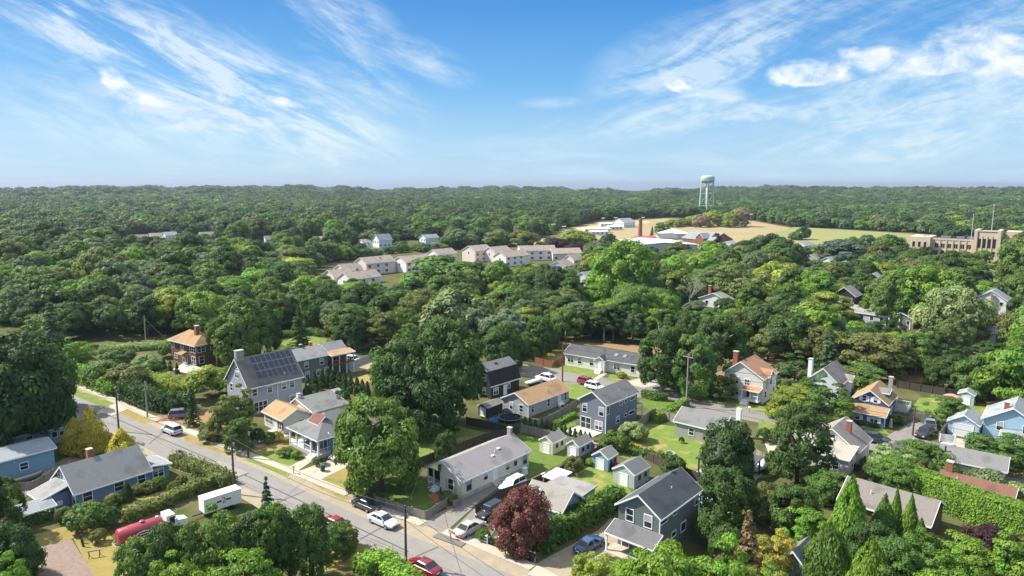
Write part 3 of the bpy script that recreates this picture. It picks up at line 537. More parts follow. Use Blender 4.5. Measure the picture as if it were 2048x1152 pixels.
# dusty blue garage building behind it
h = House('outbuilding', 'long dusty-blue garage with low pale grey roof at the left edge', 'garage', (116, 901), None, None, 3.2, ang=51, LW=(7.5, 7))
h.gable(wLB, rGB, .9, rect=(-15, 0, 0, 7.0))
h.win('R', -4.4, 1.5, 1.0, 1.0); h.win('R', -10.5, 1.5, 1.0, 1.0)
MB().lathe([(0, 0), (.09, .01), (.09, .12), (0, .16)], 10, (-5.6, .25, 2.4)).build('wall_lamp', white, h.root)
h = House('house', 'dark-roofed grey cottage at the left edge beside the golden cypresses', 'house', (139, 857), None, None, 2.7, ang=50, LW=(7, 6.5))
h.gable(wGB, rBr, 1.9, rect=(-20, .6, -2.6, 7.1)); h.chimney(-9.0, 4, 3.6, 5.2, .6, .6, stone)
for t in (-5.6, -8, -11.5, -13.5): h.win('R', t, 1.6, .9, 1.0, plane=.95)
h.box('wall', wGB, -2.96, .3, 0, -.3, 5.0, 2.6); h.slope(rGB, [(-2.9, 0, 2.65), (0, 0, 2.65), (0, 5.4, 3.4), (-2.9, 5.4, 3.4)], name='porch_roof', trim=white); h.win('R', -.95, 1.6, .75, .9, plane=.3); h.win('R', -2.1, 1.6, .75, .9, plane=.3)
# solar house
h = House('house', 'tall mauve-grey gabled house with dark solar panels across its roof', 'house', (497, 782), (610, 756), (432, 766), 5.5, oh=.4)
h.gable(wGrey, rBr, 5.0); L, Wd = h.L, h.W
for t, z, w in ((1.5, 4.4, .9), (4.6, 4.4, .9), (7.6, 4.4, .9), (9.3, 4.4, .9), (9.3, 1.5, 1.0), (11.0, 1.5, 1.0)): h.win('R', min(t, L-1), z, w, 1.3)
h.win('R', 2.6, 1.5, 2.6, 1.8, 3); h.box('downspout', white, 6.1, .26, 0, 6.22, .38, 5.3)
h.win('L', Wd/2, 7.3, 1.5, 1.3, 2); h.win('L', Wd/2, 8.8, .6, .5, bars=False); h.win('L', 2.3, 4.3, 1., 1.4); h.win('L', Wd-2.3, 4.3, 1., 1.4); h.win('L', 2.5, 1.5, 1.2, 1.5)
h.chimney(1.0, Wd/2, 9.6, 11.9, 1.5, .9, stone)
sl = 5.0/(Wd/2); npan = mat('solar_cell', (.012, .016, .035), .18, .15, 1., spec=.6); alum = mat('aluminium', (.25, .25, .27), .5, metal=.3)
for i in range(8):
    for j in range(3):
        x0 = 2.75+i*1.07; y0 = 1.0+j*1.23; f = lambda v: 5.5+sl*v
        q = MB().prism([(x0, y0, f(y0)+.07), (x0+1.03, y0, f(y0)+.07), (x0+1.03, y0+1.19, f(y0+1.19)+.07), (x0, y0+1.19, f(y0+1.19)+.07)], [(x0, y0, f(y0)+.12), (x0+1.03, y0, f(y0)+.12), (x0+1.03, y0+1.19, f(y0+1.19)+.12), (x0, y0+1.19, f(y0+1.19)+.12)]).build('solar_panel', npan, h.root)
        e = MB()
        for (u0, v0, u1, v1) in ((0, 0, 1.03, .035), (0, 1.155, 1.03, 1.19), (0, .035, .035, 1.155), (.995, .035, 1.03, 1.155)):
            c = [(x0+u0, y0+v0), (x0+u1, y0+v0), (x0+u1, y0+v1), (x0+u0, y0+v1)]; e.prism([(x, y, f(y)+.121) for x, y in c], [(x, y, f(y)+.135) for x, y in c])
        e.build('frame', alum, q)
h.vent(8.2, 1.0, 5.5+sl, .5)
# dark house with deck behind
h = House('house', 'dark grey-green two-storey house with pale metal roof and raised deck', 'house', (595, 725), (697, 704), (580, 715), 5.0, LW=(13.5, 7.5), ang=46)
h.gable(wDG, rGrey, 1.8, rect=(0, 0, 8.2, 7.5)); h.gable(wDG, rGrey, 1.8, rect=(8.25, 1.6, 14, 7.5), wname='wall')
for t, z in ((2.4, 3.6), (6.3, 3.7), (2.6, 1.3), (5.4, 1.3), (7.4, 1.4)): h.win('R', t, z, .9, 1.3)
h.box('deck_floor', redwood, 8.1, -.9, 2.5, 14.2, 1.9, 2.7); h.rail([(8.2, -.8), (14.1, -.8), (14.1, 1.8)], 2.7, redwood, 1.0, 'deck_railing'); h.posts([(8.4, -.7), (10.2, -.7), (12.1, -.7), (14, -.7)], 0, 5.0, .1)
h.slope(rTan, [(8, -1.1, 4.9), (14.4, -1.1, 4.9), (14.4, 1.7, 5.35), (8, 1.7, 5.35)], name='porch_roof', trim=white); h.win('R', 11, 3.7, 1.5, 1.8, 2, plane=1.95); h.chimney(3.3, 4.2, 6.2, 7.4, .5, .5, darkmetal); h.chimney(6.2, 5.0, 6.0, 7.4, .5, .5)
# cream house
h = House('house', 'cream bungalow with tan front roof and grey rear roof, between solar house and porch house', 'house', (565, 845), (660, 820), (515, 827), 2.7, LW=(10.2, 7.2))
h.gable(wCream, rTan, 1.5, 'y', rect=(0, 0, 6.0, 7.6)); h.gable(wCream, rMid, 1.3, 'x', rect=(5.9, -.2, 13.5, 8.0), he=2.9, rp=.75)
h.win('L', 5.4, 1.5, 2.6, 1.3, 5); h.win('L', 1.1, 1.4, .8, 1.3, shut=darkmetal); h.door('L', 3.0, .9, 2.0, .2); h.win('R', 4.0, 1.3, .8, 1.1, plane=.35); h.win('R', 10.3, 1.7, 1.2, .9, 2, plane=.16)
h.chimney(6.6, 6.0, 3.0, 4.8, .6, .6, white); h.box('steps', concrete, -.9, 2.3, 0, .3, 3.7, .25)
h = House('carport', 'open gabled carport with pale grey roof behind the cream bungalow', 'carport', (735, 795), None, None, 2.6, ang=50, LW=(5, 6)); h.root.location = (*at(690, 822).xy, 0)
h.gable(wDG, rGB, 1.1, 'x', rect=(-5, 0, 1, 6), wall=False); h.posts([(-4.7, .3), (.7, .3), (.7, 5.7), (-4.7, 5.7)], 0, 2.5, .1); h.box('wall', wCream, -4.7, 5.4, 0, .7, 5.55, 2.5)
# denim blue porch house
h = House('house', 'denim-blue bungalow with grey hipped roof, white-columned porch and white front steps', 'house', (636, 885), None, None, 3.2, oh=.5, ang=47, LW=(12.0, 9.6))
h.hip(wBlueD, rMid, 2.6, oh=.5, rect=(0, 0, 12, 9.6), wall=False, ins=4.6); h.box('wall', wBlueD, 2.6, .5, 0, 11.5, 9.1, 3.15); h.box('porch_floor', concrete, .3, .3, 0, 2.6, 9.3, .55)
h.posts([(.45, .45), (.45, 2.6), (.45, 4.8), (.45, 7.0), (.45, 9.1)], .55, 3.05, .13); h.box('porch_wall', white, .38, 4.9, .55, .5, 9.0, 1.3); h.rail([(.45, 2.7), (.45, 4.8)], .55); h.rail([(.5, .4), (2.6, .4)], .55)
h.gable(wBlueD, rBrown, 1.2, 'y', rect=(2.2, 3.2, 5.2, 6.4), he=4.5, oh=.2, z0=3.6, wname='dormer_wall', rname='dormer_roof'); h.steps('L', 1.6, 1.6, 4, .55, .3); h.rail([(-1.1, .75), (.3, .75)], .3); h.rail([(-1.1, 2.45), (.3, 2.45)], .3)
for t in (4.0, 7.6): h.win('L', t, 1.7, 1.2, 1.5, 2, plane=2.6)
h.door('L', 1.7, 1.0, 2.1, .55, 2.6, darkmetal); h.win('R', 3.6, 1.9, .6, 1.0); h.door('R', 5.0, .8, 2.1, .5); h.win('R', 8.2, 1.8, 1.0, 1.5); h.win('R', 10.3, 1.9, 2.2, 1.2, 2); h.vent(9, 4, 5.2, .5); h.box('downspout', white, 6.2, .4, 0, 6.32, .49, 3)
# ivory ranch
h = House('house', 'long ivory ranch house with pinkish grey roof, screened porch and driveway along its side', 'house', (927, 965), (1066, 901), (845, 938), 2.8, oh=.35)
L, Wd = h.L, h.W; h.gable(wRanch, rRanch, 1.9, rect=(2.3, 0, L, Wd), wall=False); h.gable(wRanch, rRanch, 1.9, rect=(0, 0, 2.35, Wd), wall=False)
m = MB(); sl = 1.9/(Wd/2); f = lambda v: 2.8+sl*min(v, Wd-v)-.1
def sect(u, v0, v1): return [(u, v0, .0), (u, v1, 0), (u, v1, f(v1))]+([(u, Wd/2, f(Wd/2))] if v0 < Wd/2 < v1 else [])+[(u, v0, f(v0))]
m.prism(sect(2.4, .35, Wd-.35), sect(L-.35, .35, Wd-.35)); m.prism(sect(.35, .35, Wd*.58), sect(2.41, .35, Wd*.58)); m.build('wall', wRanch, h.root); h.box('foundation', concrete, .32, .31, 0, L-.32, .4, .6)
h.box('porch_floor', greywood, .3, Wd*.58, .3, 2.4, Wd-.35, .6); h.posts([(.42, Wd*.6), (.42, Wd*.79), (.42, Wd-.45)], .6, 2.9, .09); h.rail([(.42, Wd*.79), (.42, Wd-.45)], .6); h.box('screen', glass, .44, Wd*.6, 1.5, .47, Wd-.5, 2.8); h.steps('L', Wd*.69, 1.1, 4, .6, .3); h.rail([(-.9, Wd*.62), (.3, Wd*.62)], .35); h.rail([(-.9, Wd*.77), (.3, Wd*.77)], .35)
h.win('L', 2.6, 1.6, 1.0, 1.6, shut=mat('pale_shutter', (.5, .46, .4)))
for t, w, hh in ((1.7, .9, 1.6), (5.2, .8, .8), (10.0, .8, .8), (11.8, .8, .8), (14.1, .8, 1.5)): h.win('R', min(t, L-.9), 1.75, w, hh, fm=greyframe if hh > 1 else white)
h.door('R', 7.2, 1.0, 2.0, .5); h.steps('R', 7.2, 1.4, 3, .5, .3, concrete); h.rail([(7.9, .2), (9.2, -.7)], .35); h.chimney(L-.4, Wd/2+.3, 4.3, 5.6, .5, .7, stone); h.vent(9.2, 2.2, 3.8, .4); h.box('skylight', white, 8.0, 1.6, 3.62, 8.5, 2.0, 3.75); h.box('skylight', white, 10.0, 2.3, 3.95, 10.6, 2.7, 4.1)
# small grey-blue house behind the red maple
h = House('house', 'small grey-blue house with grey roof half hidden by the dark red tree', 'house', (1127, 1026), None, None, 2.8, ang=54, LW=(5.6, 6.4))
h.gable(wGB, rWarm, 1.9, 'y', rect=(0, 0, 5.6, 6.4)); h.win('L', 2.2, 1.5, 1.6, .9, 3); h.win('L', 5., 1.5, 1.0, 1., 1); h.win('R', 2.6, 1.4, 1.2, .8, 2); h.box('skylight', white, 1.6, 4.2, 3.85, 2.1, 4.8, 4.1)
h.box('wall', wGB, 5.2, .6, 0, 9.5, 6.0, 2.7); h.box('roof', rGrey, 5.0, .3, 2.7, 9.8, 6.3, 2.86); h.win('R', 7.3, 1.5, .9, 1.0, plane=.6)
# spruce green house, front
h = House('house', 'tall spruce-green house with charcoal roof and porch roof across its front', 'house', (1326, 1038), (1409, 976), (1228, 1009), 5.3, oh=.35)
L, Wd = h.L, h.W; h.gable(wGreen, rDk, 2.15)
h.slope(shingle('slate_mix', (.125, .125, .128)), [(-2.0, -.1, 2.4), (.33, -.1, 3.3), (.33, Wd+.1, 3.3), (-2.0, Wd+.1, 2.4)], name='porch_roof', trim=white)
for t in (1.9, 4.4): h.win('L', t, 4.35, .95, 1.5)
h.posts([(-1.8, .1), (-1.8, Wd-.1)], 0, 2.3, .1); h.win('L', 2.6, 1.2, 2.0, 2.0, 3); h.door('L', 4.9, .9, 2.0, .1, m=darkmetal); h.box('porch_floor', paving, -2.2, -.1, 0, .3, Wd+.1, .12)
for t, z, w, hh in ((1.3, 4.6, 1.6, .5), (4.0, 4.6, .9, .45), (9.8, 4.2, .8, 1.3), (1.4, 1.6, 1.8, .6), (3.9, 1.9, 1.0, .6), (6.4, 1.9, 1.2, 1.1)): h.win('R', min(t, L-.9), z, w, hh, bars=False)
h.box('corner_board', white, .3, .3, 0, .42, .42, 5.2); h.vent(6.0, 1.9, 6.3, .5); h.box('roof_vent', darkmetal, 8.4, Wd/2-.12, 7.4, 9.2, Wd/2+.12, 7.52)
# slate grey two-storey
h = House('house', 'slate-grey two-storey house with white window frames and sliding glass door, arborvitae row in front', 'house', (1215, 810), (1281, 782), (1155, 796), 5.4, oh=.35)
L, Wd = h.L, h.W; h.gable(wGr2, rMid, 1.95)
for t, z, w, hh, n in ((1.3, 3.9, .95, 1.5, 1), (4.9, 3.9, .95, 1.5, 1), (1.8, 1.25, 1.5, 1.5, 2), (4.6, 1.15, 2.1, 2.0, 2)): h.win('L', t, z, w, hh, n)
for t, z, w, hh in ((.95, 4.2, .7, 1.4), (5.1, 4.55, .9, .45), (6.7, 4.55, .8, .45), (9.0, 4.55, 1.7, .5), (4.2, 1.7, 1.0, 1.1), (6.7, 1.9, .8, .5), (8.9, 1.9, 1.9, .55)): h.win('R', min(t, L-1.1), z, w, hh, bars=False)
h.box('corner_board', white, .3, .3, 0, .42, .42, 5.3); h.slope(rMid, [(L-.3, 0, 3.1), (L+1.6, 0, 2.8), (L+1.6, 3, 2.8), (L-.3, 3, 3.1)], name='porch_roof', trim=white); h.posts([(L+1.4, .2), (L+1.4, 2.8)], 0, 2.7, .1); h.vent(6.4, 1.7, 6.2, .4); h.box('patio', concrete, -2.4, 1.0, 0, .3, 6.4, .15)
# tan roofed cottage
h = House('house', 'pale grey cottage with sunlit tan shingle roof beside the charcoal barn house', 'house', (1059, 810), (1144, 778), (997, 797), 2.6)
L, Wd = h.L, h.W; h.gable(wTanH, rTan, 1.75)
for t, w in ((2.1, .9), (4.6, .8)): h.win('L', t, 1.4, w, 1.3, gm=None)
for t in (1.6, 6.5, 12.0): h.win('R', t, 1.45, .7, 1.4)
h.door('R', 10.0, .9, 2.0, .1); h.vent(7.6, 1.6, 3.4, .6); h.box('corner_board', white, .3, .3, 0, .4, .4, 2.5)
# charcoal gambrel house
h = House('house', 'charcoal barn-shaped house with gambrel roof beneath the largest tree', 'house', (984, 773), (1042, 755), None, 2.8, oh=.2, LW=(9.0, 7.0))
L, Wd = h.L, h.W; prof = [(0, 2.7), (1.1, 5.6), (Wd/2, 6.9), (Wd-1.1, 5.6), (Wd, 2.7)]
MB().prism([(.2, .25, 0), (.2, .25, 3.2)]+[(.2, y, z-.2) for y, z in prof[1:4]]+[(.2, Wd-.25, 3.2), (.2, Wd-.25, 0)], [(L-.2, .25, 0), (L-.2, .25, 3.2)]+[(L-.2, y, z-.2) for y, z in prof[1:4]]+[(L-.2, Wd-.25, 3.2), (L-.2, Wd-.25, 0)]).build('wall', wDark, h.root)
for i, (rm_, nm) in enumerate(((shingle('blackish', (.035, .033, .035)), 'lower_roof'), (rMid, 'roof'), (rMid, 'roof'), (MATS['shingle_blackish'] if 'shingle_blackish' in MATS else rDk, 'lower_roof'))):
    (a, za), (b, zb) = prof[i], prof[i+1]; MB().prism([(-.1, a, za-.15), (L+.1, a, za-.15), (L+.1, b, zb-.15), (-.1, b, zb-.15)], [(-.1, a, za), (L+.1, a, za), (L+.1, b, zb), (-.1, b, zb)]).build(nm, rm_, h.root)
h.box('roof_trim', white, -.12, -.06, 2.5, L+.12, -.003, 2.72); h.win('R', 1.6, 1.4, 1.4, 1.3, 2, plane=.25); h.door('R', 4.4, .9, 2.0, .1, .25); h.win('R', 5.6, 1.7, .7, 1.0, plane=.25)
for t, z in ((2.2, 1.4), (2.2, 4.2), (4.8, 4.2)): h.win('L', t, z, .9, 1.3, plane=.2)
h.chimney(-.3, 3.4, 0, 7.6, .6, .9, stone); h.box('skylight', glass, 3.6, 2.4, 6.3, 4.4, 2.9, 6.55)
# white board-and-batten ranch
h = House('house', 'long white board-and-batten ranch with dark grey roof and two skylights, wood behind it', 'house', (1282, 729), None, (1134, 706), 3.0, oh=.35, ang=56, LW=(7.0, 20.2))
h.gable(wBoard, rDk, 1.7, 'y', rect=(0, 0, 7, 20.2), th=.2); h.gable(wBoard, rDk, 1.0, 'x', rect=(-1.1, 8.4, 2.4, 11.4), he=2.9, oh=.2)
for t, w, n in ((2.0, .9, 1), (6.0, 1.5, 2), (12.6, 1.0, 1), (15.8, 1.0, 1), (18.3, 1.5, 2)): h.win('L', t, 1.7, w, 1.4, n)
h.door('L', 9.9, .9, 2.0, .6, -.9); h.steps('L', 9.9, 1.4, 5, .8, -.9); h.rail([(-2.3, 9.1), (-.9, 9.1)], .5); h.rail([(-2.3, 10.7), (-.9, 10.7)], .5); h.win('R', 3.2, 1.7, .8, 1.4)
for y in (4.4, 6.6):
    f = lambda x: 3.0+1.7*x/3.5+.03; q = MB().prism([(1.5, y, f(1.5)), (2.4, y, f(2.4)), (2.4, y+.8, f(2.4)), (1.5, y+.8, f(1.5))], [(1.5, y, f(1.5)+.12), (2.4, y, f(2.4)+.12), (2.4, y+.8, f(2.4)+.12), (1.5, y+.8, f(1.5)+.12)]).build('skylight', alum, h.root)
# white house with rust roof
h = House('house', 'white two-storey house with rust-brown roof, tall brick chimney and white porch stairs', 'house', (1530, 756), (1563, 742), (1462, 733), 5.2, LW=(8.0, 8.8), ang=50)
L, Wd = h.L, h.W; h.gable(wWhite, rRust, 2.9, rp=.58)
for t, z, w, n in ((6.3, 4.0, 1.8, 3), (3.6, 3.9, .9, 2), (6.3, 1.6, 2.0, 3)): h.win('L', t, z, w, 1.3 if n != 2 else 1.2, n)
h.gable(wWhite, rRust, 1.3, 'y', rect=(2.2, -.3, 5.0, 4), he=5.3, oh=.25, z0=3); h.win('R', 3.6, 4.5, .9, 2.0, plane=-.05); h.win('R', 6.6, 1.7, 1.0, 1.4); h.win('R', 2.0, 1.6, 1., 1.2)
h.box('porch_floor', white, -1.4, .5, .6, .3, 4.0, .9); h.slope(rRust, [(-1.6, .3, 2.9), (.3, .3, 3.4), (.3, 4.2, 3.4), (-1.6, 4.2, 2.9)], name='porch_roof', trim=white); h.posts([(-1.3, .7), (-1.3, 2.2), (-1.3, 3.9)], .9, 2.8, .09); h.rail([(-1.3, .7), (-1.3, 2.2)], .9); h.steps('L', 3.1, 1.5, 5, .9, -1.4); h.rail([(-2.8, 2.3), (-1.4, 2.3)], .6); h.rail([(-2.8, 3.9), (-1.4, 3.9)], .6); h.door('L', 3.1, 1, 2.1, .9, m=darkmetal)
h.chimney(1.6, 6.7, 5.8, 9.6, .9, .9); h.gable(wDG, rTan, 1.2, 'x', rect=(1.5, Wd-.2, 6, Wd+4.0), he=2.6, rp=.7)
# tall white house
h = House('house', 'tall white house with grey roof and white chimney, right of the rust-roofed house', 'house', (1682, 767), (1706, 750), (1626, 763), 5.6, LW=(8.6, 6.6), ang=50)
L, Wd = h.L, h.W; h.gable(wWh2, rWarm, 2.9); h.chimney(1.4, Wd-.5, 5.6, 9.6, .9, .7, white); h.win('L', 3.3, 4.3, .9, 1.3); h.win('L', 3.3, 1.6, 1.6, 1.4, 2); h.win('R', 5.6, 4.3, .6, .9); h.win('R', 2, 1.5, 1.0, 1.2); h.gable(wWh2, rWarm, 1.0, 'y', rect=(5.0, -.9, 7.8, 2.6), he=5.5, oh=.2)
# navy bungalow
h = House('house', 'navy bungalow with orange-tan roof, white shutters and a sloping porch roof', 'house', (1780, 806), (1803, 785), (1709, 797), 3.9, LW=(8.6, 6.6), ang=52)
L, Wd = h.L, h.W; h.gable(wNavy, rOr, 2.3); h.slope(rOr, [(-2.7, -.1, 2.4), (.3, -.1, 3.3), (.3, Wd+.1, 3.3), (-2.7, Wd+.1, 2.4)], name='porch_roof', trim=white); h.box('wall', wNavy, -2.3, .35, 0, .4, Wd-.35, 2.35)
for t in (2.35, 4.25): h.win('L', t, 4.4, .6, 1.0, shut=white)
h.win('L', 1.9, 1.4, 1.2, .9, 2, plane=-2.3, shut=white); h.win('L', 4.7, 1.4, .8, .9, plane=-2.3, shut=white); h.door('R', -1.2, .9, 2., .1, .35); h.win('R', 2.3, 1.7, .8, 1.3, shut=white); h.win('R', 4.8, 1.7, .8, 1.3, shut=white)
h.gable(wNavy, rMid, .6, 'y', rect=(3.0, .5, 6.6, 3.4), he=5.3, oh=.2, z0=4.2, wname='dormer_wall', rname='dormer_roof'); h.chimney(L-1.2, 1.2, 4.5, 7.4, .7, .7, stone)
h.slope(white, [(L+.4, .3, 2.8), (L+3.0, .3, 2.6), (L+3.0, 3, 2.6), (L+.4, 3, 2.8)], name='canopy'); h.posts([(L+2.8, .5), (L+2.8, 2.8)], 0, 2.5, .07); h.box('deck', greywood, L, -1.8, 0, L+5, 3, .6); h.rail([(L, -1.7), (L+5, -1.7), (L+5, 3)], .6)
# beige cape
h = House('house', 'beige cape house with warm grey roof and red brick chimney, dark sport utility car behind', 'house', (1705, 917), (1750, 880), (1640, 900), 2.7, LW=(12, 8.5), ang=49)
L, Wd = h.L, h.W; h.gable(wBeige, rWarm, 3.0, rect=(4.2, 0, L, Wd)); h.slope(shingle('sandy', (.33, .30, .25)), [(-.1, .2, 2.7), (4.5, .2, 3.6), (4.5, Wd-.2, 3.6), (-.1, Wd-.2, 2.7)], name='lower_roof', trim=white); h.box('wall', wBeige, .2, .45, 0, 4.6, Wd-.45, 2.75)
h.win('L', 4.2, 4.1, .9, .9, plane=4.55); h.win('L', 2.2, 1.3, .8, 1.1, plane=.2); h.win('L', 6.4, 1.3, .9, 1., plane=.2)
for t in (2.2, 6, 9.4): h.win('R', t, 1.5, .8, 1.3, plane=.4)
h.chimney(7.6, 2.6, 4.2, 6.3, .7, .7); h.box('air_conditioner', white, 4.2, 3.9, 3.65, 4.55, 4.6, 4.0)
h.gable(wBeige, rWarm, 1.6, 'y', rect=(7.5, 4.3, 11.8, 11.5), he=2.9)
# sky blue garage and house on the right
h = House('outbuilding', 'small sky-blue garage with white overhead door and pale gabled roof', 'garage', (1963, 846), None, (1909, 836), 2.5, oh=.2, LW=(6.4, 5.0), ang=50)
h.gable(wSky, rGB, 1.5); d = h.win('L', 2.5, 1.1, 2.9, 2.1, 1, gm=mat('garage_door', (.66, .67, .68), .5, .03, stripe=(2, .5, .6)), bars=False, name='garage_door')
h = House('house', 'sky-blue gabled house cut by the right edge with brick chimney', 'house', (2092, 852), None, (1978, 812), 3.4, oh=.4, LW=(9, 9), ang=50)
L, Wd = h.L, h.W; h.gable(wSky, rGB, 2.8); h.win('L', 6.2, 2.5, .9, 1.5); h.win('L', 2.5, 2.5, .9, 1.5); h.slope(rGB, [(-2.4, 0, 1.5), (.38, 0, 2.0), (.38, 6, 2.0), (-2.4, 6, 1.5)], name='porch_roof', trim=white); h.box('wall', wSky, -2.1, .4, 0, .4, 5.7, 1.6); h.chimney(1.5, Wd-3.4, 5.2, 6.6, .7, .7)
# sage cottage behind the tree
h = House('house', 'sage-grey cottage with grey roof half behind a dark tree, lawn in front', 'house', (1446, 862), None, None, 2.7, oh=.3, ang=50, LW=(6.5, 7.6))
h.gable(wSage, rMid, 1.9, 'y', rect=(0, 0, 6.5, 9.0)); h.win('L', 5.6, 1.4, .9, 1.2); h.win('L', 1.6, 1.4, .9, 1.2); h.win('R', 3.2, 1.5, .9, 1.2); h.box('chimney', white, 6.4, -.5, 0, 7.1, .3, 5.2)
h = House('pavilion', 'open garden pavilion with black flat roof beside a dark tree', 'pavilion', (1499, 937), None, None, 2.7, ang=50, LW=(6.5, 7.0)); h.slope(rDk, [(0, 0, 2.5), (6, 0, 2.9), (6, 8.2, 2.9), (0, 8.2, 2.5)], th=.2, name='roof'); h.posts([(.4, .4), (.4, 7.8), (5.6, .4), (5.6, 7.8)], 0, 2.45, .1, darkmetal, 'post'); h.box('floor', concrete, 0, 0, 0, 6, 8.2, .08)
# low houses on the right
h = House('house', 'low house with speckled grey roof behind clipped bushes near the right edge', 'house', (2018, 938), None, None, 2.7, ang=52, LW=(6, 12)); h.gable(wCream, rMid, 1.4, 'y', rect=(0, 0, 6, 12.5)); h.win('L', 10.6, 1.4, 1.2, 1.2, 2); h.vent(1.5, 8, 3.6, .7, .12, darkmetal); h.box('wall', white, 1.5, 12.2, 0, 4.5, 15, 2.4); h.box('roof', rDk, 1.2, 12.2, 2.4, 4.8, 15.3, 2.55)
h = House('house', 'long low house with pinkish brown-grey roof behind the tall cypresses, lower right', 'house', (1866, 1048), None, None, 2.9, ang=47, LW=(7, 11)); h.gable(wBrown, rBr, 2.0, 'y', rect=(0, 0, 8.0, 11)); h.vent(2.2, 7.5, 4.0, .5); 
h = House('house', 'low house with red-brown roof hidden behind the long tall hedge', 'house', (2030, 1005), None, None, 2.6, ang=47, LW=(6, 15)); h.gable(wCream, rBrown, 1.5, 'y', rect=(0, 0, 6, 14)); h.chimney(3.2, 8.0, 3.8, 5.4, .8, .8); h.vent(2.0, 6.8, 3.4, .5)
h = House('outbuilding', 'small grey gabled roof among shrubs at the bottom edge beside a brown post', 'shed', (1625, 1146), None, None, 2.3, ang=47, LW=(4.5, 3.6)); h.gable(wDG, rMid, 2.0, rect=(0, 0, 4.6, 4.0)); h.vent(2.2, .9, 3.2, .6)
MB().box(-.3, -.3, 0, .3, .3, 3.0).build('chimney', mat('brown_stack', (.25, .13, .07), .9, .2, 6.), h.root).location = (-1.4, -1.6, 0)
# brown shingle house at the wood's edge
h = House('house', 'brown shingled house with orange-brown hip roof and white windows at the wood edge', 'house', (389, 697), None, None, 5.2, oh=.6, ang=54, LW=(8.5, 12.5))
h.hip(wBrown, rOr, 2.2, oh=.6, ins=3.2); h.win('L', 10.6, 4.0, 1.1, 1.2, 2, plane=.6); h.win('L', 6.6, 4.0, 1.3, 1.2, 2, plane=.6); h.win('L', 1.8, 4.0, 2.4, 1.3, 3, plane=.6); h.win('L', 9.6, 1.4, 1.2, 1.2, 2, plane=.6); h.win('L', 5.6, 1.3, 2.2, 2.0, 3, plane=.6); h.win('L', 1.6, 1.3, 1.6, 1.8, 2, plane=.6); h.win('R', 2.0, 4.0, 2.0, 1.3, 2, plane=.6); h.win('R', 2.0, 1.4, 1.2, 1.6, plane=.6); h.win('R', 5, 4.0, 1., 1.3, plane=.6)
h.slope(rOr, [(-1.0, 4.4, 2.6), (.6, 4.4, 3.1), (.6, 6.9, 3.1), (-1.0, 6.9, 2.6)], name='awning'); h.chimney(3.4, 4.4, 6.6, 9.0, .9, .9, brick)
# sheds
def shed(N, ang, L, W_, he, rise, wm, rm, label, axis='x', door=True):
    h = House('shed', label, 'shed', N, None, None, he, oh=.12, ang=ang, LW=(L, W_)); h.gable(wm, rm, rise, axis)
    if axis == 'x':
        if door: h.door('L', W_/2, min(1.3, W_*.5), he-.5, .1, m=white)
        h.win('R', L*.35, he*.6, .45, .5, fm=darkmetal, bars=False); h.win('R', L*.72, he*.6, .45, .5, fm=darkmetal, bars=False)
    return h
shed((1108, 886), 52, 3.9, 2.9, 2.1, .95, wShed, rWarm, 'pale yellow garden shed with white double door on the ranch lawn')
shed((1160, 893), 50, 3.9, 2.5, 2.1, .95, wShedW, rWarm, 'pale grey garden shed beside the pale yellow one')
shed((1219, 917), 52, 3.1, 3.0, 2.1, 1.0, wLB, rWarm, 'dusty blue garden shed with brown roof between two other sheds')
shed((1272, 949), 48, 4.4, 3.9, 2.2, 1.15, wShedW, rMid, 'largest pale shed with grey roof and clutter along its wall')
shed((977, 815), 50, 4.5, 2.6, 2.1, .5, wDark, rBr, 'low charcoal shed with white-framed windows left of the tan-roofed cottage')
shed((1700, 795), 50, 3, 3, 2.2, .8, wWh2, rGB, 'white lean-to shed in shade beside the tall white house') if False else None
shed((1952, 785), 50, 3.2, 3.0, 2.2, .7, wSky, rGB, 'pale blue garden shed against the back fence behind the bungalow lawn')
h = House('gazebo', 'round canopy tent with faded red top beside the pale blue shed', 'gazebo', (1905, 790), None, None, 2.2, ang=0, LW=(1, 1)); MB().lathe([(2.0, 1.9), (1.9, 2.2), (1.3, 2.7), (.6, 2.95), (.02, 3.0)], 16).build('roof', mat('faded_red_canvas', (.34, .09, .06), .9, .3, 1.2, col2=(.40, .30, .26)), h.root); h.posts([(1.5, 0), (-1.5, 0), (0, 1.5), (0, -1.5)], 0, 2.1, .05, steel, 'post')
h = House('shelter', 'open lean-to with white metal roof over stored clutter by the yard fence', 'shelter', (1118, 962), None, None, 2.3, ang=50, LW=(4.6, 3)); h.slope(mat('white_metal_roof', (.66, .66, .66), .4, .05, stripe=(1, .6, .8)), [(0, 0, 2.3), (3.6, 0, 2.5), (3.6, 2.8, 2.5), (0, 2.8, 2.3)], name='roof'); h.posts([(.15, .15), (3.4, .15), (.15, 2.6), (3.4, 2.6)], 0, 2.25, .08, greywood, 'post'); h.box('back_panel', redwood, 3.3, .3, 1.2, 3.4, 2.5, 2.1); h.box('shelf', greywood, .5, 2.2, .8, 3.8, 2.9, .9)
h = House('outbuilding', 'low blue-grey lean-to with white metal roof at the left edge below the blue house', 'shelter', (20, 1045), None, None, 1.9, ang=51, LW=(5.6, 3)); h.slope(rGB, [(0, 0, 1.75), (5.4, 0, 1.75), (5.4, 2.6, 2.3), (0, 2.6, 2.3)], name='roof', trim=white); h.box('wall', wGB, .2, 2.0, 0, 5.2, 2.4, 2.0); h.posts([(.2, .2), (2.7, .2), (5.2, .2)], 0, 1.7, .07, white, 'post')
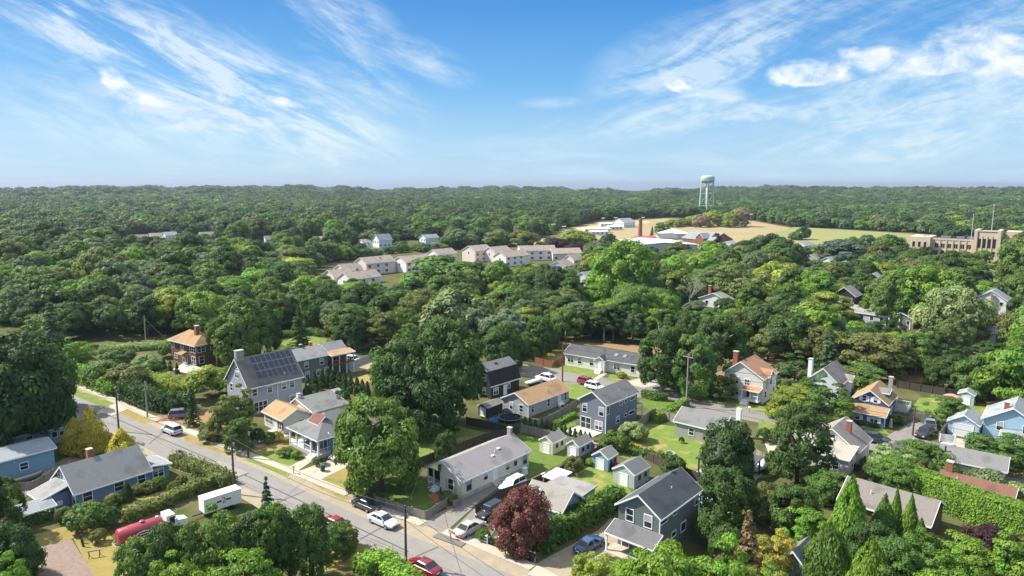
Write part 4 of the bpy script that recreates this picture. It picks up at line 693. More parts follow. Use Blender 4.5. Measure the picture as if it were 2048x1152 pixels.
# ------------------------------------------------------------------ far buildings
wCondo = siding('pinkish_beige', (.70, .59, .52)); wCondoW = siding('pale_condo', (.78, .74, .70)); wSchool = mat('buff_brick', (.55, .44, .32), .9, .08, .4)
def condo(N, ang, L, Wd, he, wm, label, wins=True, rise=2.7):
    L *= 1.2; Wd *= 1.1; h = House('townhouse', label, 'townhouse', N, None, None, he, oh=.3, ang=ang, LW=(L, Wd), group='beige townhouse blocks beyond the trees'); h.gable(wm, rCondo, rise)
    if wins:
        for i in range(max(1, int(L/5))):
            t = 2.2+i*5
            for z in ([1.5, 4.2] if he > 4 else [1.5]):
                if t < L-1: h.win('R', t, z, 1.5, 1.3, 2, shut=None, bars=False)
        h.win('L', Wd/2, he-1.3, .8, 1.1, bars=False)
    return h
condo((668, 557), 48, 9, 9, 2.9, wCondoW, 'low pale townhouse block at the left end of the beige row'); condo((688, 545), 48, 9, 8, 4.2, wCondo, 'beige townhouse wing left of the tallest block, above the low pale one'); condo((732, 530), 48, 15, 9, 5.6, wCondo, 'tall beige townhouse block with a dark spruce in front')
condo((700, 562), 48, 14, 9, 2.8, wCondoW, 'low townhouse block with a long roof in front of the tall one'); condo((812, 527), 48, 15, 10, 5.2, wCondoW, 'pale townhouse block right of the dark spruce'); condo((876, 511), 48, 12, 9, 5.2, wCondoW, 'pale townhouse block with white gable in the middle of the row')
condo((950, 503), 48, 12, 10, 6.2, wCondo, 'tall beige townhouse block with windows in its pink gable'); condo((1012, 515), 48, 16, 9, 5.0, wCondoW, 'white-gabled townhouse block right of the tall pink one'); condo((990, 505), 48, 12, 9, 5.6, wCondo, 'townhouse block with a plain roof behind the white-gabled one')
condo((1040, 502), 15, 18, 8, 5.6, wCondoW, 'long townhouse block with white dormers'); condo((1105, 507), 15, 15, 9, 4.0, wCondo, 'beige townhouse block with low roof behind small trees'); condo((1130, 533), 60, 9, 8, 4.6, wCondoW, 'white townhouse gable at the right end of the row'); condo((1148, 520), 48, 8, 7, 4.8, wCondo, 'beige townhouse with dormers at the far right of the row')
def farhouse(N, ang, L, Wd, he, rise, wm, rm, label, axis='x', wins=True, cat='house', name='house'):
    h = House(name, label, cat, N, None, None, he, oh=.35, ang=ang, LW=(L, Wd)); h.gable(wm, rm, rise, axis)
    if wins:
        for t in np.arange(1.8, L-.8, 3.2): h.win('R', float(t), min(he-1.2, 1.6), 1., 1.2, bars=False)
        for t in np.arange(1.8, Wd-.8, 3.0): h.win('L', float(t), he-1.3, 1., 1.2, bars=False)
    return h
farhouse((402, 478), 40, 14, 10, 6, 3, wWhite, rWarm, 'large white house with warm grey roof at the far left forest edge'); farhouse((300, 478), 40, 10, 8, 4, 2.2, wWhite, rWarm, 'small pale house in the far left row, left of the big white one'); farhouse((330, 476), 45, 9, 8, 5, 2.4, wWh2, rGB, 'bluish white house in the far left row'); farhouse((195, 496), 40, 9, 8, 3.5, 2, wWh2, rWarm, 'lone pale house deep in the left wood')
farhouse((265, 480), 30, 10, 7, 3, 1.8, wTanH, rBr, 'grey-roofed house in the far left row behind a wire pole')
farhouse((530, 483), 30, 12, 8, 4, 2.5, wWh2, rMid, 'grey-roofed pale house at the forest edge left of centre'); farhouse((625, 482), 10, 12, 8, 3.5, 2, wCondo, rCondo, 'pinkish roofed house beyond the trees left of centre'); farhouse((757, 483), 42, 11, 9, 5, 4, wWh2, rGB, 'white steep-gabled house beyond the townhouses'); farhouse((725, 487), 42, 9, 7, 3, 2, wWh2, rGrey, 'low annex with pale grey roof beside the steep white gable')
farhouse((850, 478), 42, 12, 8, 6, 2.4, wWh2, rGB, 'pale grey house half behind trees above the townhouses')
farhouse((1456, 599), 50, 9.5, 11, 4.0, 2.2, wWh2, rWarm, 'white house with brown roof and brick chimney in the middle of the right wood').chimney(3, 8, 5, 8.2, .9, .9)
farhouse((1176, 555), 50, 8, 7, 4.5, 2.2, wWh2, rGB, 'pale roofed house peeking out beside a bright green tree'); farhouse((1195, 585), 10, 10, 6, 3.5, 1.6, wTanH, rWarm, 'low house roof in the woods in front of the bright tree')
h = farhouse((1712, 589), 50, 8.5, 8.0, 5.4, 3, wDark, rGrey, 'black gabled house with a red lower front, right wood'); h.slope(rGrey, [(-2.5, .5, 2.5), (.3, .5, 3.2), (.3, 6.5, 3.2), (-2.5, 6.5, 2.5)], name='porch_roof'); h.box('wall', mat('barn_red', (.32, .05, .05), .85), -2.2, .8, 0, .34, 6.2, 2.5)
h = farhouse((1775, 628), 40, 8, 17, 3, 1.8, wTanH, rGrey, 'long low grey-roofed house with pink brick chimney behind a hedge', 'y'); h.chimney(3.5, 1.0, 3.5, 5.6, 1, 1, mat('pink_brick', (.42, .24, .2), .9))
h = farhouse((1830, 634), 45, 8, 8, 3, 1.8, wDG, rGrey, 'small pavilion-like house with white posts and grey gable'); h.posts([(-.8, 1), (-.8, 4), (-.8, 7)], 0, 2.8, .12)
h = farhouse((2016, 595), 48, 9, 9.5, 5.6, 3.0, wWh2, rGB, 'white gabled house with outdoor staircase near the right edge'); h.chimney(-.3, 4.4, 0, 7.4, .6, .7, mat('rust_stack', (.3, .15, .1), .9)); MB().prism([(-3.4, 0, 0), (-3.4, -1.2, 0), (-3.4, -1.2, .25), (-3.4, 0, .25)], [(-3.4, 9, 3.6), (-3.4, 7.8, 3.6), (-3.4, 7.8, 3.9), (-3.4, 9, 3.9)]).build('staircase', greywood, h.root)
farhouse((2014, 577), 48, 8, 7, 6, 2.5, wWh2, rGrey, 'grey-roofed rear house behind the white gabled one'); farhouse((1762, 553), 50, 7, 7, 4, 2.2, wWh2, rGB, 'tiny white house gable among trees left of the school'); farhouse((1700, 530), 50, 8, 8, 4, 2.5, wTanH, rGB, 'small pale gable among trees below the green field'); farhouse((1635, 515), 45, 9, 9, 4, 2.4, wTanH, rWarm, 'tan roofed house below the school field'); farhouse((1668, 520), 45, 8, 8, 4, 2.4, wWh2, rGB, 'bluish roofed house below the school field, right of the tan one')
farhouse((1985, 545), 50, 9, 8, 4, 2.3, wTanH, rGB, 'grey house roof just below the school lawn'); farhouse((1975, 660), 15, 10, 6, 2.8, 1.2, wSky, rDk, 'light blue low garage in the trees near the right edge', wins=False); farhouse((1610, 487), 40, 14, 9, 4.5, 2, wWh2, rGrey, 'grey house by the field behind the right wood')
# water tower
T = at(1411, 432); tw = mat('pale_green_paint', (.38, .48, .43), .5, .06); t = empty('water_tower', T, 0, 'tall pale green water tower with round tank above the forest', 'water tower')
zt = 54.; Rk = 8.7
MB().lathe([(1.2, zt-10.8), (4.5, zt-10.1), (7.4, zt-8.5), (Rk, zt-6.6), (Rk, zt-3.2), (8.2, zt-1.7), (6.4, zt-.6), (3.5, zt-.1), (.05, zt)], 40).build('tank', tw, t, smooth=True)
MB().lathe([(Rk+.05, zt-7.1), (Rk+1.0, zt-7.1), (Rk+1.0, zt-6.7), (Rk+.05, zt-6.7)], 40, caps=False).build('balcony', tw, t); MB().tube([(0, 0, 0), (0, 0, zt-10.7)], 1.6, 14).build('riser', tw, t, True)
MB().lathe([(.5, zt-.1), (.5, zt+.7), (0.05, zt+.9)], 12).build('cap', tw, t)
for k in range(6):
    a = k*math.pi/3+.3; a2 = a+math.pi/3; r0, r1 = 10.6, 8.4; q = lambda aa, z: (math.cos(aa)*(r0+(r1-r0)*z/(zt-7)), math.sin(aa)*(r0+(r1-r0)*z/(zt-7)), z)
    MB().tube([q(a, 0), q(a, zt-6.8)], .85, 8).build('leg', tw, t)
    m = MB()
    for z0, z1 in ((0, 15.), (15., 31.), (31., 46.)): m.tube([q(a, z0), q(a2, z1)], .09, 4).tube([q(a2, z0), q(a, z1)], .09, 4).tube([q(a, z1), q(a2, z1)], .22, 5)
    m.build('bracing', tw, t)
# brick chimney and the school outbuildings
p = at(1279, 478); MB().lathe([(1.9, 0), (1.35, 15.8), (1.5, 16.0), (1.5, 16.8), (1.2, 16.8)], 20).build('chimney_stack', mat('stack_brick', (.27, .12, .085), .9, .15, 1.), None).location = p
tag(bpy.data.objects['chimney_stack'], 'tall round red brick chimney stack beside the red roof', 'chimney')
wRedB = mat('school_red_brick', (.19, .08, .06), .9, .15, .8)
h = farhouse((1425, 478), 33, 22, 30, 3.4, 5.0, wRedB, shingle('green_grey', (.23, .25, .25)), 'red brick building with wide grey hipped roof beside the chimney stack', 'y', False, 'building', 'brick_building'); h.gable(wRedB, rGB, 3.5, 'x', rect=(-3, 6, 6, 14), he=4.6)
h = House('hall', 'long flat hall with bright white roof in front of the chimney stack', 'building', (1332, 488), None, None, 5.0, oh=.3, ang=12, LW=(40, 24)); h.gable(wShedW, mat('white_membrane_roof', (.70, .69, .67), .7, .05, .1), 1.8, 'y', rect=(-24, 0, 22, 40)); [h.win('R', t, 2.6, 2.6, 2.6, 2, bars=False, fm=darkmetal) for t in (-20, -16.5, -13, -9.5)]
h = House('outbuilding', 'low red-roofed building at the foot of the chimney stack', 'building', (1270, 478), None, None, 4, oh=.2, ang=15, LW=(18, 10)); h.gable(wRedB, mat('red_metal_roof', (.42, .08, .06), .6, .1, .3), 2.2)
h = House('outbuilding', 'grey-roofed low building between chimney stack and white hall', 'building', (1318, 474), None, None, 4, oh=.3, ang=20, LW=(16, 12)); h.gable(wTanH, rMid, 3.0); h = House('outbuilding', 'pale peaked roof building behind the grey-roofed low one', 'building', (1335, 466), None, None, 4.5, oh=.3, ang=20, LW=(20, 16)); h.hip(wShedW, mat('pale_roof', (.6, .57, .52), .7, .05, .1), 3.5)
h = House('outbuilding', 'pale grey barn roof at the field edge behind the right wood', 'building', (1464, 487), None, None, 4.5, oh=.3, ang=50, LW=(12, 9)); h.gable(wWh2, rGB, 2.2)
for i, (N, L, lab) in enumerate([((1168, 457), 24, 'long white trailer building at the left of the dry field'), ((1200, 446), 26, 'white flat-roofed trailer nearest the forest'), ((1182, 462), 16, 'small white trailer in front of the long ones'), ((1215, 452), 16, 'white trailer unit beside the pale blue house')]):
    h = House('trailer_building', lab, 'trailer', N, None, None, 3.4, oh=.2, ang=8+4*i, LW=(L, 7)); h.gable(wWhite, white, .7); [h.win('R', t, 1.9, 1.6, 1.2, bars=False) for t in np.arange(2, L-1, 4.)]
farhouse((1247, 444), 40, 18, 15, 5.0, 4.0, wWh2, rGB, 'pale blue-white gabled house at the forest edge by the dry field', wins=True); farhouse((1316, 398), 40, 9, 7, 8, 2, wWh2, rGB, 'tiny white house rising out of the distant forest', wins=False)
# school
h = House('school', 'buff brick school with arched tall windows and crenellated corner tower, right edge', 'school', (2000, 463), None, None, 15.5, oh=0, ang=10, LW=(10, 12)); h.root.rotation_euler.z = R_(-40)
def swin(x, y, z, w, hh, n=1): h.win('R', x, z, w, hh, n, plane=y, fm=mat('stone_trim', (.56, .44, .31), .9), bars=False, ft=.25)
h.box('tower', wSchool, -12, 0, 0, 0, 14, 17.0); h.box('parapet', wSchool, -12.3, -.3, 17.0, -10.6, 14.3, 17.9); h.box('parapet', wSchool, -1.6, -.3, 17.0, .3, 14.3, 17.9); h.box('parapet', wSchool, -10.6, -.3, 17.0, -1.6, .6, 17.5)
h.box('pilaster', wSchool, -12.4, -.5, 0, -10.8, -.002, 17.3); h.box('pilaster', wSchool, -1.2, -.5, 0, .4, -.002, 17.3)
for i in range(4): swin(-9.6+i*2.4, 0, 10.2, 1.5, 5.4); swin(-9.6+i*2.4, 0, 4.4, 1.5, 2.6)
for i in range(5): h.box('pilaster', wSchool, -10.95+i*2.4, -.3, 2.2, -10.65+i*2.4, -.002, 14.4)
h.box('wing', wSchool, -34, 1.5, 0, -12.002, 18, 11.0); h.box('parapet', wSchool, -34.2, 1.3, 11.0, -12.3, 1.9, 11.9); h.box('roof', mat('tar_roof', (.22, .22, .24), .9, .2, .2), -34, 2, 11.0, -12.4, 18, 11.06); h.box('bay', wSchool, -45, -2.5, 0, -34.003, 18, 12.6); h.box('bay', wSchool, 2, 8, 0, 9, 20, 17.2)
for i in range(7): h.box('pilaster', wSchool, -33+i*3.3, 1.2, 0, -32.5+i*3.3, 1.498, 11.5)
for i in range(6): swin(-31.1+i*3.3, 1.5, 7.6, 1.9, 2.6, 2); swin(-31.1+i*3.3, 1.5, 3.6, 1.9, 2.4, 2)
for i in range(3): swin(-42.5+i*3, -2.5, 8, 1.4, 3.2)
for x, y, w in ((-30, 6, 5), (-22, 7, 4), (-17, 9, 3.4), (-39, 4, 3)): h.box('roof_unit', mat('roof_unit', (.16, .17, .2), .7), x, y, 11.07, x+w, y+3, 13.0)
for x, y, lab in ((1906, 0, 'tall white pole on the school roof, left of the two'), (1982, 0, 'tall white pole above the school tower, right of the two')):
    p = at(1941 if x < 1950 else 1980, 478, 11.); q = empty('flagpole', p, 0, lab, 'flagpole'); MB().tube([(0, 0, 0), (0, 0, 15.5 if x < 1950 else 21)], [.14, .08], 8).build('pole', white, q); MB().lathe([(.02, 0), (.25, .15), (.02, .4)], 8, (0, 0, 15.5 if x < 1950 else 21)).build('finial', white, q)
# light masts round the field
for i, (x, yt, yb) in enumerate([(1073, 446, 475), (1106, 448, 470), (1127, 452, 470), (911, 453, 480), (921, 455, 480), (951, 449, 470), (1205, 435, 455), (1230, 434, 448), (1285, 433, 450), (1500, 425, 452), (1465, 428, 452), (1190, 470, 492)]):
    p = at(x, yb); hh = solve_h(p.x, p.y, yt); q = empty('light_mast', p, .6, f"floodlight mast, {['first','second','third','fourth','fifth','sixth','seventh','eighth','ninth','tenth','eleventh','last'][sorted([1073,1106,1127,911,921,951,1205,1230,1285,1500,1465,1190]).index(x)]} from the left around the dry field", 'light mast', 'floodlight masts around the far field')
    MB().tube([(0, 0, 0), (0, 0, hh)], [.3, .18], 7).build('pole', steel, q); MB().tube([(-2, 0, hh), (2, 0, hh)], .18, 5).build('crossarm', steel, q)
    for k in (-1.6, 0, 1.6): MB().box(k-.4, -.5, hh-.4, k+.4, .1, hh+.4).build('lamp', white, q)
# ------------------------------------------------------------------ fences
def fence(pts, hh, m, label, post=2.4, pm=None, rails=0, name='fence'):
    P = [at(x, y) for x, y in pts]; r = empty(name, P[0], 0, label, 'fence'); o = P[0]; mb = MB()
    for i in range(len(P)-1):
        a, b = P[i]-o, P[i+1]-o; L_ = (b-a).length; d = (b-a)/L_; q = Vector((-d.y, d.x, 0))
        if rails:
            for k in range(rails):
                z = hh*(.25+.7*k/max(1, rails-1)); c = [a+q*.03, b+q*.03, b-q*.03, a-q*.03]; mb.prism([v+Vector((0, 0, z-.09)) for v in c], [v+Vector((0, 0, z+.05)) for v in c])
        else:
            n = int(L_/.24)
            for k in range(n):
                u0, u1 = a+d*(L_*k/n), a+d*(L_*(k+.93)/n); j = .02*math.sin(k*7.3); z = hh+.04*math.sin(k*3.1); c = [u0+q*(.02+j), u1+q*(.02+j), u1-q*(.02-j), u0-q*(.02-j)]; mb.prism([v+Vector((0, 0, .03)) for v in c], [v+Vector((0, 0, z)) for v in c])
        n = max(1, round(L_/post))
        for k in range(n+(i == len(P)-2)):
            c = a+d*(L_*k/n); MB().box(c.x-.08, c.y-.08, 0, c.x+.08, c.y+.08, hh+.12).build('post', pm or m, r)
    mb.build('rails' if rails else 'panel', m, r); return r
fence([(752, 1008), (800, 1025), (855, 1041), (897, 1013)], 1.2, greywood, 'low weathered picket fence around the ranch front lawn'); fence([(910, 1018), (925, 1010)], 1.1, greywood, 'short weathered fence piece at the ranch corner')
fence([(955, 1032), (1000, 1000), (1060, 980), (1150, 938), (1215, 900)], 1.5, darkwood, 'dark board fence between ranch driveway and small house'); fence([(1045, 865), (1100, 878), (1150, 893), (1190, 905)], 1.6, greywood, 'grey board fence behind the garden sheds'); fence([(1040, 866), (970, 885), (840, 935), (815, 930)], 1.5, darkwood, 'dark fence along the lawn behind the ranch')
fence([(1070, 862), (1115, 840), (1155, 815)], 1.7, greywood, 'grey board fence between tan cottage and slate house'); fence([(1245, 885), (1262, 870), (1305, 835), (1312, 832), (1340, 840), (1375, 853)], 1.7, greywood, 'tall grey board fence around the slate house yard'); fence([(935, 850), (985, 860), (1030, 872)], 1.5, darkwood, 'shaded board fence behind the trampoline')
fence([(960, 1082), (978, 1089)], 1.1, white, 'short white rail fence beside the beige sedan', rails=3, post=1.6); fence([(1000, 1092), (1035, 1107), (1073, 1123)], 1.1, white, 'long white rail fence in front of the red maple', rails=3, post=2.)
fence([(1290, 915), (1330, 935), (1400, 960), (1440, 975)], 1.4, darkwood, 'dark fence along the back of the wide lawn'); fence([(1512, 912), (1540, 930), (1556, 918)], 1.6, greywood, 'grey board corner fence beside the pavilion'); fence([(1820, 835), (1860, 840), (1895, 855), (1880, 875)], 1.5, greywood, 'grey fence beside the bungalow driveway'); fence([(1795, 770), (1890, 785), (1990, 795)], 1.6, darkwood, 'long dark fence at the back of the bungalow lawn')
fence([(1882, 877), (1912, 880)], 1.4, white, 'white gate fence beside the sky-blue garage', post=1.8); fence([(1070, 726), (1105, 735)], 1.6, redwood, 'short red-brown fence with pale gate near the white ranch'); fence([(1107, 735), (1132, 722), (1140, 730)], 1.5, redwood, 'leaning red-brown fence panels beside the white ranch'); fence([(1080, 697), (1140, 700)], 1.6, redwood, 'red-brown board fence along the railway behind the white ranch')
fence([(670, 745), (700, 740), (745, 722)], 1.6, wTanH, 'pale solid fence behind the arborvitae hedge', post=3.); fence([(700, 705), (740, 697)], 1.3, stone, 'low grey wall fence at the far end of the parking yard', post=3.); fence([(25, 990), (70, 985), (110, 960)], 1.2, greywood, 'long low wooden fence in front of the dusty blue garage'); fence([(1860, 905), (1890, 915)], 1.2, darkwood, 'short dark fence by the parked black car') if False else None
fence([(243, 805), (262, 812), (270, 818)], 1.6, darkmetal, 'dark arched gate between stone posts at the hedge end', post=3.4, pm=stone, name='gate'); fence([(410, 868), (440, 890), (470, 893)], 1.0, darkwood, 'dark low fence in front of the solar house shrubs'); fence([(165, 1085), (170, 1100)], 1.0, darkwood, 'two old posts of a broken fence on dry grass', rails=1, post=1.4); fence([(250, 1045), (280, 1032)], .9, greywood, 'low thin fence beside the tank truck')
# ------------------------------------------------------------------ vehicles
def paint(key, col): return mat('paint_'+key, col, .28, .03, .5, spec=.5, coat=.5)
redl = mat('red_lamp', (.35, .01, .01), .3); headl = mat('lamp_glass', (.6, .62, .65), .15)
SHAPES = {  # stations along the body (x, half width, low z, shoulder z) and cabin (bottom rear/front, top rear/front, roof z)
    'sedan': dict(L=4.8, W=1.82, st=[(-2.4, .72, .42, .78), (-2.2, .84, .28, .96), (-1.2, .91, .22, 1.0), (0, .91, .2, .97), (1.1, .90, .22, .93), (1.9, .85, .26, .84), (2.35, .70, .38, .66)], cab=(-1.75, 1.05, -.95, .25, 1.44), wb=1.38, r=.33),
    'suv': dict(L=4.7, W=1.9, st=[(-2.35, .80, .5, 1.0), (-2.2, .90, .35, 1.12), (-1.2, .95, .3, 1.12), (0, .95, .3, 1.1), (1.1, .94, .32, 1.08), (1.9, .90, .36, 1.0), (2.3, .76, .5, .85)], cab=(-2.15, 1.1, -1.85, .4, 1.76), wb=1.38, r=.37),
    'jeep': dict(L=4.2, W=1.85, st=[(-2.1, .86, .5, 1.1), (-2.0, .9, .45, 1.15), (0, .9, .42, 1.15), (.7, .88, .42, 1.15), (1.9, .78, .45, 1.05), (2.05, .74, .5, 1.0)], cab=(-2.0, .75, -1.95, .5, 1.82), wb=1.28, r=.42),
    'pickup': dict(L=5.4, W=1.95, st=[(-2.7, .88, .55, 1.1), (-2.6, .95, .45, 1.12), (-1, .97, .42, 1.12), (0, .97, .4, 1.12), (1.3, .96, .42, 1.1), (2.4, .92, .46, 1.0), (2.65, .8, .6, .9)], cab=(-.6, 1.5, -.35, .8, 1.8), wb=1.7, r=.4)}
def car(kind, pos, head, pm, label, cat='car', name='parked_car'):
    s = SHAPES[kind]; p = at(*pos); r = empty(name, p, R_(head), label, cat); st = s['st']; m = MB(); n = 10
    for i, (x, w, z0, z1) in enumerate(st):
        zm = z0+(z1-z0)*.55
        m.v += [(x, -w*.86, z0), (x, -w, z0+.12), (x, -w*1.01, zm), (x, -w*.95, z1-.07), (x, -w*.84, z1), (x, w*.84, z1), (x, w*.95, z1-.07), (x, w*1.01, zm), (x, w, z0+.12), (x, w*.86, z0)]
    for i in range(len(st)-1):
        for j in range(n): m.f.append((i*n+j, i*n+(j+1) % n, (i+1)*n+(j+1) % n, (i+1)*n+j))
    m.f += [tuple(range(n)), tuple(range((len(st)-1)*n+n-1, (len(st)-1)*n-1, -1))]
    b = m.build('body', pm, r, True)
    b.modifiers.new('edges', 'EDGE_SPLIT').split_angle = R_(42)
    b0, b1, t0, t1, zr = s['cab']; w = s['W']/2; zs = st[3][3]-.05; wb_, wt = w*.86, w*.70
    g = MB().prism([(b0, -wb_, zs), (b1, -wb_, zs), (b1, wb_, zs), (b0, wb_, zs)], [(t0, -wt, zr-.05), (t1, -wt, zr-.05), (t1, wt, zr-.05), (t0, wt, zr-.05)]).build('window', glass, r)
    m = MB().prism([(t0-.06, -wt-.02, zr-.07), (t1+.04, -wt-.02, zr-.07), (t1+.04, wt+.02, zr-.07), (t0-.06, wt+.02, zr-.07)], [(t0+.08, -wt+.08, zr), (t1-.08, -wt+.08, zr), (t1-.08, wt-.08, zr), (t0+.08, wt-.08, zr)])
    for sg in (-1, 1):
        for xb, xt in ((b0+.02, t0), (b1-.02, t1), ((b0+b1)/2-.05, (t0+t1)/2)): m.tube([(xb, sg*wb_, zs), (xt, sg*(wt+.01), zr-.06)], .05, 5)
        if kind == 'suv': m.tube([(-1.4, sg*(wb_-.1), zs), (-1.2, sg*wt, zr-.06)], .06, 5)
    m.build('roof', pm, r)
    if kind == 'pickup': MB().box(-2.5, -.8, 1.121, -.75, .8, 1.135).build('bed', darkmetal, r)
    for sx in (-1, 1):
        for sy in (-1, 1):
            y = sy*(w-.12); k = MB().tube([(sx*s['wb'], y-.12, s['r']), (sx*s['wb'], y+.12, s['r'])], s['r'], 16).build('wheel', blackm, r)
            MB().tube([(sx*s['wb'], y+sy*.121, s['r']), (sx*s['wb'], y+sy*.135, s['r'])], s['r']*.62, 12).build('rim', steel, k)
    x1, w1, z0, z1 = st[-2][0], st[-2][1], st[-1][2], st[-1][3]
    for sy in (-1, 1):
        MB().box(st[-1][0]-.28, sy*.62-.16, z1-.16, st[-1][0]+.02, sy*.62+.16, z1-.02).build('headlight', headl, r)
        MB().box(st[0][0]-.02, sy*.60-.16, st[0][3]-.24, st[0][0]+.14, sy*.60+.16, st[0][3]-.06).build('taillight', redl, r)
        MB().box(b1-.25, sy*(w*.97)-.1, zs+.02, b1-.1, sy*(w*.97)+.1, zs+.18).build('mirror', pm, r)
    MB().box(st[-1][0]-.02, -.42, z0+.04, st[-1][0]+.03, .42, z1-.16).build('grille', darkmetal, r); MB().box(st[0][0]-.03, -.25, st[0][2]+.12, st[0][0]+.01, .25, st[0][2]+.26).build('number_plate', white, r)
    return r
silver = paint('silver', (.50, .53, .58)); blk = paint('black', (.02, .022, .026)); maroon = paint('maroon', (.20, .012, .025)); beigep = paint('champagne', (.42, .38, .33)); wht = paint('white', (.70, .71, .73)); bluep = paint('blue', (.03, .07, .16)); redp = paint('red', (.26, .018, .028)); navyp = paint('navy', (.03, .035, .05)); greyp = paint('grey', (.22, .23, .24)); plum = paint('plum_grey', (.16, .14, .17)); sky_p = paint('pale_blue', (.45, .52, .60))
car('suv', (346, 871), 143, silver, 'silver sport utility car parked on the verge by the sidewalk, far left'); car('sedan', (734, 1018), 141, navyp, 'black sedan parked under the tree at the kerb before the picket fence'); car('sedan', (770, 1050), -38, silver, 'silver sedan with black sunroof standing on the main road'); car('sedan', (851, 1143), 140, maroon, 'dark maroon sedan driving on the main road, bottom edge')
car('sedan', (943, 1064), 52, beigep, 'champagne sedan nose-in beside the white rail fence'); car('jeep', (982, 1034), 232, blk, 'black off-road car half under the dark red maple'); car('suv', (1028, 978), 230, wht, 'white sport utility car in the ranch driveway'); car('sedan', (1182, 1096), 48, bluep, 'blue car in the shade beside the long hedge')
car('suv', (1176, 769), -42, redp, 'red sport utility car on the side street'); car('suv', (1100, 763), -40, wht, 'white sport utility car beside the covered boat, side street'); car('suv', (1192, 778), -42, wht, 'white car half hidden by the slate-grey roof'); car('sedan', (1315, 763), -30, silver, 'silver car in the drive shaded by trees, right of the white ranch')
car('suv', (1557, 878), 235, plum, 'plum-grey car in the drive between two dark trees'); car('suv', (1752, 880), -35, navyp, 'dark navy sport utility car behind the beige cape house'); car('pickup', (1862, 852), 60, greyp, 'grey pickup truck in the bungalow driveway', 'pickup truck', 'pickup_truck'); car('suv', (1850, 868), 220, blk, 'black car parked in front of the grey pickup'); car('suv', (708, 727), -30, wht, 'white sport utility car on the parking yard by the deck house'); car('suv', (366, 840), 20, plum, 'silver-grey sport utility car in the shady drive behind the hedge')
car('sedan', (678, 1060), -38, redp, 'bright red car mostly hidden behind the trees by the road'); car('sedan', (690, 918), 225, wht, 'white car beside the denim-blue porch house, behind a tree'); car('sedan', (1895, 655), 20, navyp, 'dark car by the light blue garage near the right edge')
# red tank truck
p = at(297, 1088); t = empty('tank_truck', p, R_(47), 'red tank truck with white cab parked between hedge and trees, lower left', 'tank truck'); t.scale = (.92, .92, .92)
tk = paint('tank_red', (.36, .04, .06))
MB().tube([(-3.6, 0, 1.9), (-3.55, 0, 1.9), (-3.4, 0, 1.9), (-3.3, 0, 1.9), (1.9, 0, 1.9), (2.0, 0, 1.9), (2.1, 0, 1.9)], [.5, .8, 1.0, 1.08, 1.08, 1.0, .6], 28).build('tank', tk, t, True); MB().box(-3.7, -.5, .7, 5.2, .5, .95).build('chassis', darkmetal, t)
for x in (-2.2, -.2, 1.2): MB().tube([(x-.04, 0, 1.9), (x+.04, 0, 1.9)], 1.1, 28).build('band', tk, t)
MB().lathe([(.34, 0), (.34, .18), (.2, .26)], 14, (-.4, 0, 2.93)).build('hatch', tk, t); MB().lathe([(.2, 0), (.2, .12), (.05, .18)], 12, (1.5, 0, 2.93)).build('hatch', white, t)
m = MB(); m.v = []; 
b = MB().lathe([(.01, 0), (.98, .0), (1.0, .03), (.9, .05)], 28); b.xf(Matrix.Translation((-.6, -1.075, 1.75)) @ Matrix.Rotation(R_(90-8), 4, 'X') @ Matrix.Diagonal((1., .42, 1, 1))); bd = b.build('badge', white, t); b = MB().lathe([(.01, .0), (.86, .0), (.86, .03)], 28); b.xf(Matrix.Translation((-.6, -1.098, 1.753)) @ Matrix.Rotation(R_(90-8), 4, 'X') @ Matrix.Diagonal((1, .34, 1, 1))); b.build('badge_field', mat('dark_red', (.16, .02, .03), .5), bd)
MB().xf(Matrix()).box(-1.15, -1.15, 1.72, -.05, -1.128, 1.84).build('lettering', white, bd)
MB().tube([(1.6, -1.04, 2.2), (1.6, -1.09, 2.2)], .27, 18).build('gauge', white, t)
MB().prism([(2.3, -1.15, .8), (3.9, -1.15, .8), (3.9, 1.15, .8), (2.3, 1.15, .8)], [(2.35, -1.0, 3.05), (3.5, -1.0, 3.05), (3.5, 1.0, 3.05), (2.35, 1.0, 3.05)]).build('cab', white, t); MB().prism([(3.9, -.85, .8), (5.3, -.75, .8), (5.3, .75, .8), (3.9, .85, .8)], [(3.88, -.8, 1.95), (5.2, -.65, 1.7), (5.2, .65, 1.7), (3.88, .8, 1.95)]).build('hood', white, t)
for sy in (-1, 1): MB().prism([(2.7, sy*1.12, 1.85), (3.65, sy*1.12, 1.85), (3.6, sy*1.145, 1.85), (2.7, sy*1.145, 1.85)], [(2.75, sy*1.03, 2.75), (3.4, sy*1.03, 2.75), (3.4, sy*1.06, 2.75), (2.75, sy*1.06, 2.75)]).build('window', glass, t); MB().box(3.3, sy*1.45-.1, 1.9, 3.4, sy*1.45+.1, 2.6).build('mirror', white, t); MB().tube([(-3.5, sy*1.12, 1.0), (-1, sy*1.18, 1.05), (2, sy*1.16, 1.02)], .1, 8).build('hose', mat('green_hose', (.25, .27, .14), .7), t)
MB().tube([(-3.5, -1.12, 1.0), (-3.9, -.7, .98), (-3.95, 0, .97), (-3.9, .7, .98), (-3.5, 1.12, 1.0)], .1, 8).build('hose', MATS['green_hose'], t)
for x in (-2.6, -1.2, 4.5):
    for sy in (-1, 1): k = MB().tube([(x, sy*.75-.15, .5), (x, sy*.75+.15, .5)], .5, 18).build('wheel', blackm, t); MB().tube([(x, sy*.91, .5), (x, sy*.93, .5)], .28, 12).build('rim', steel, k)
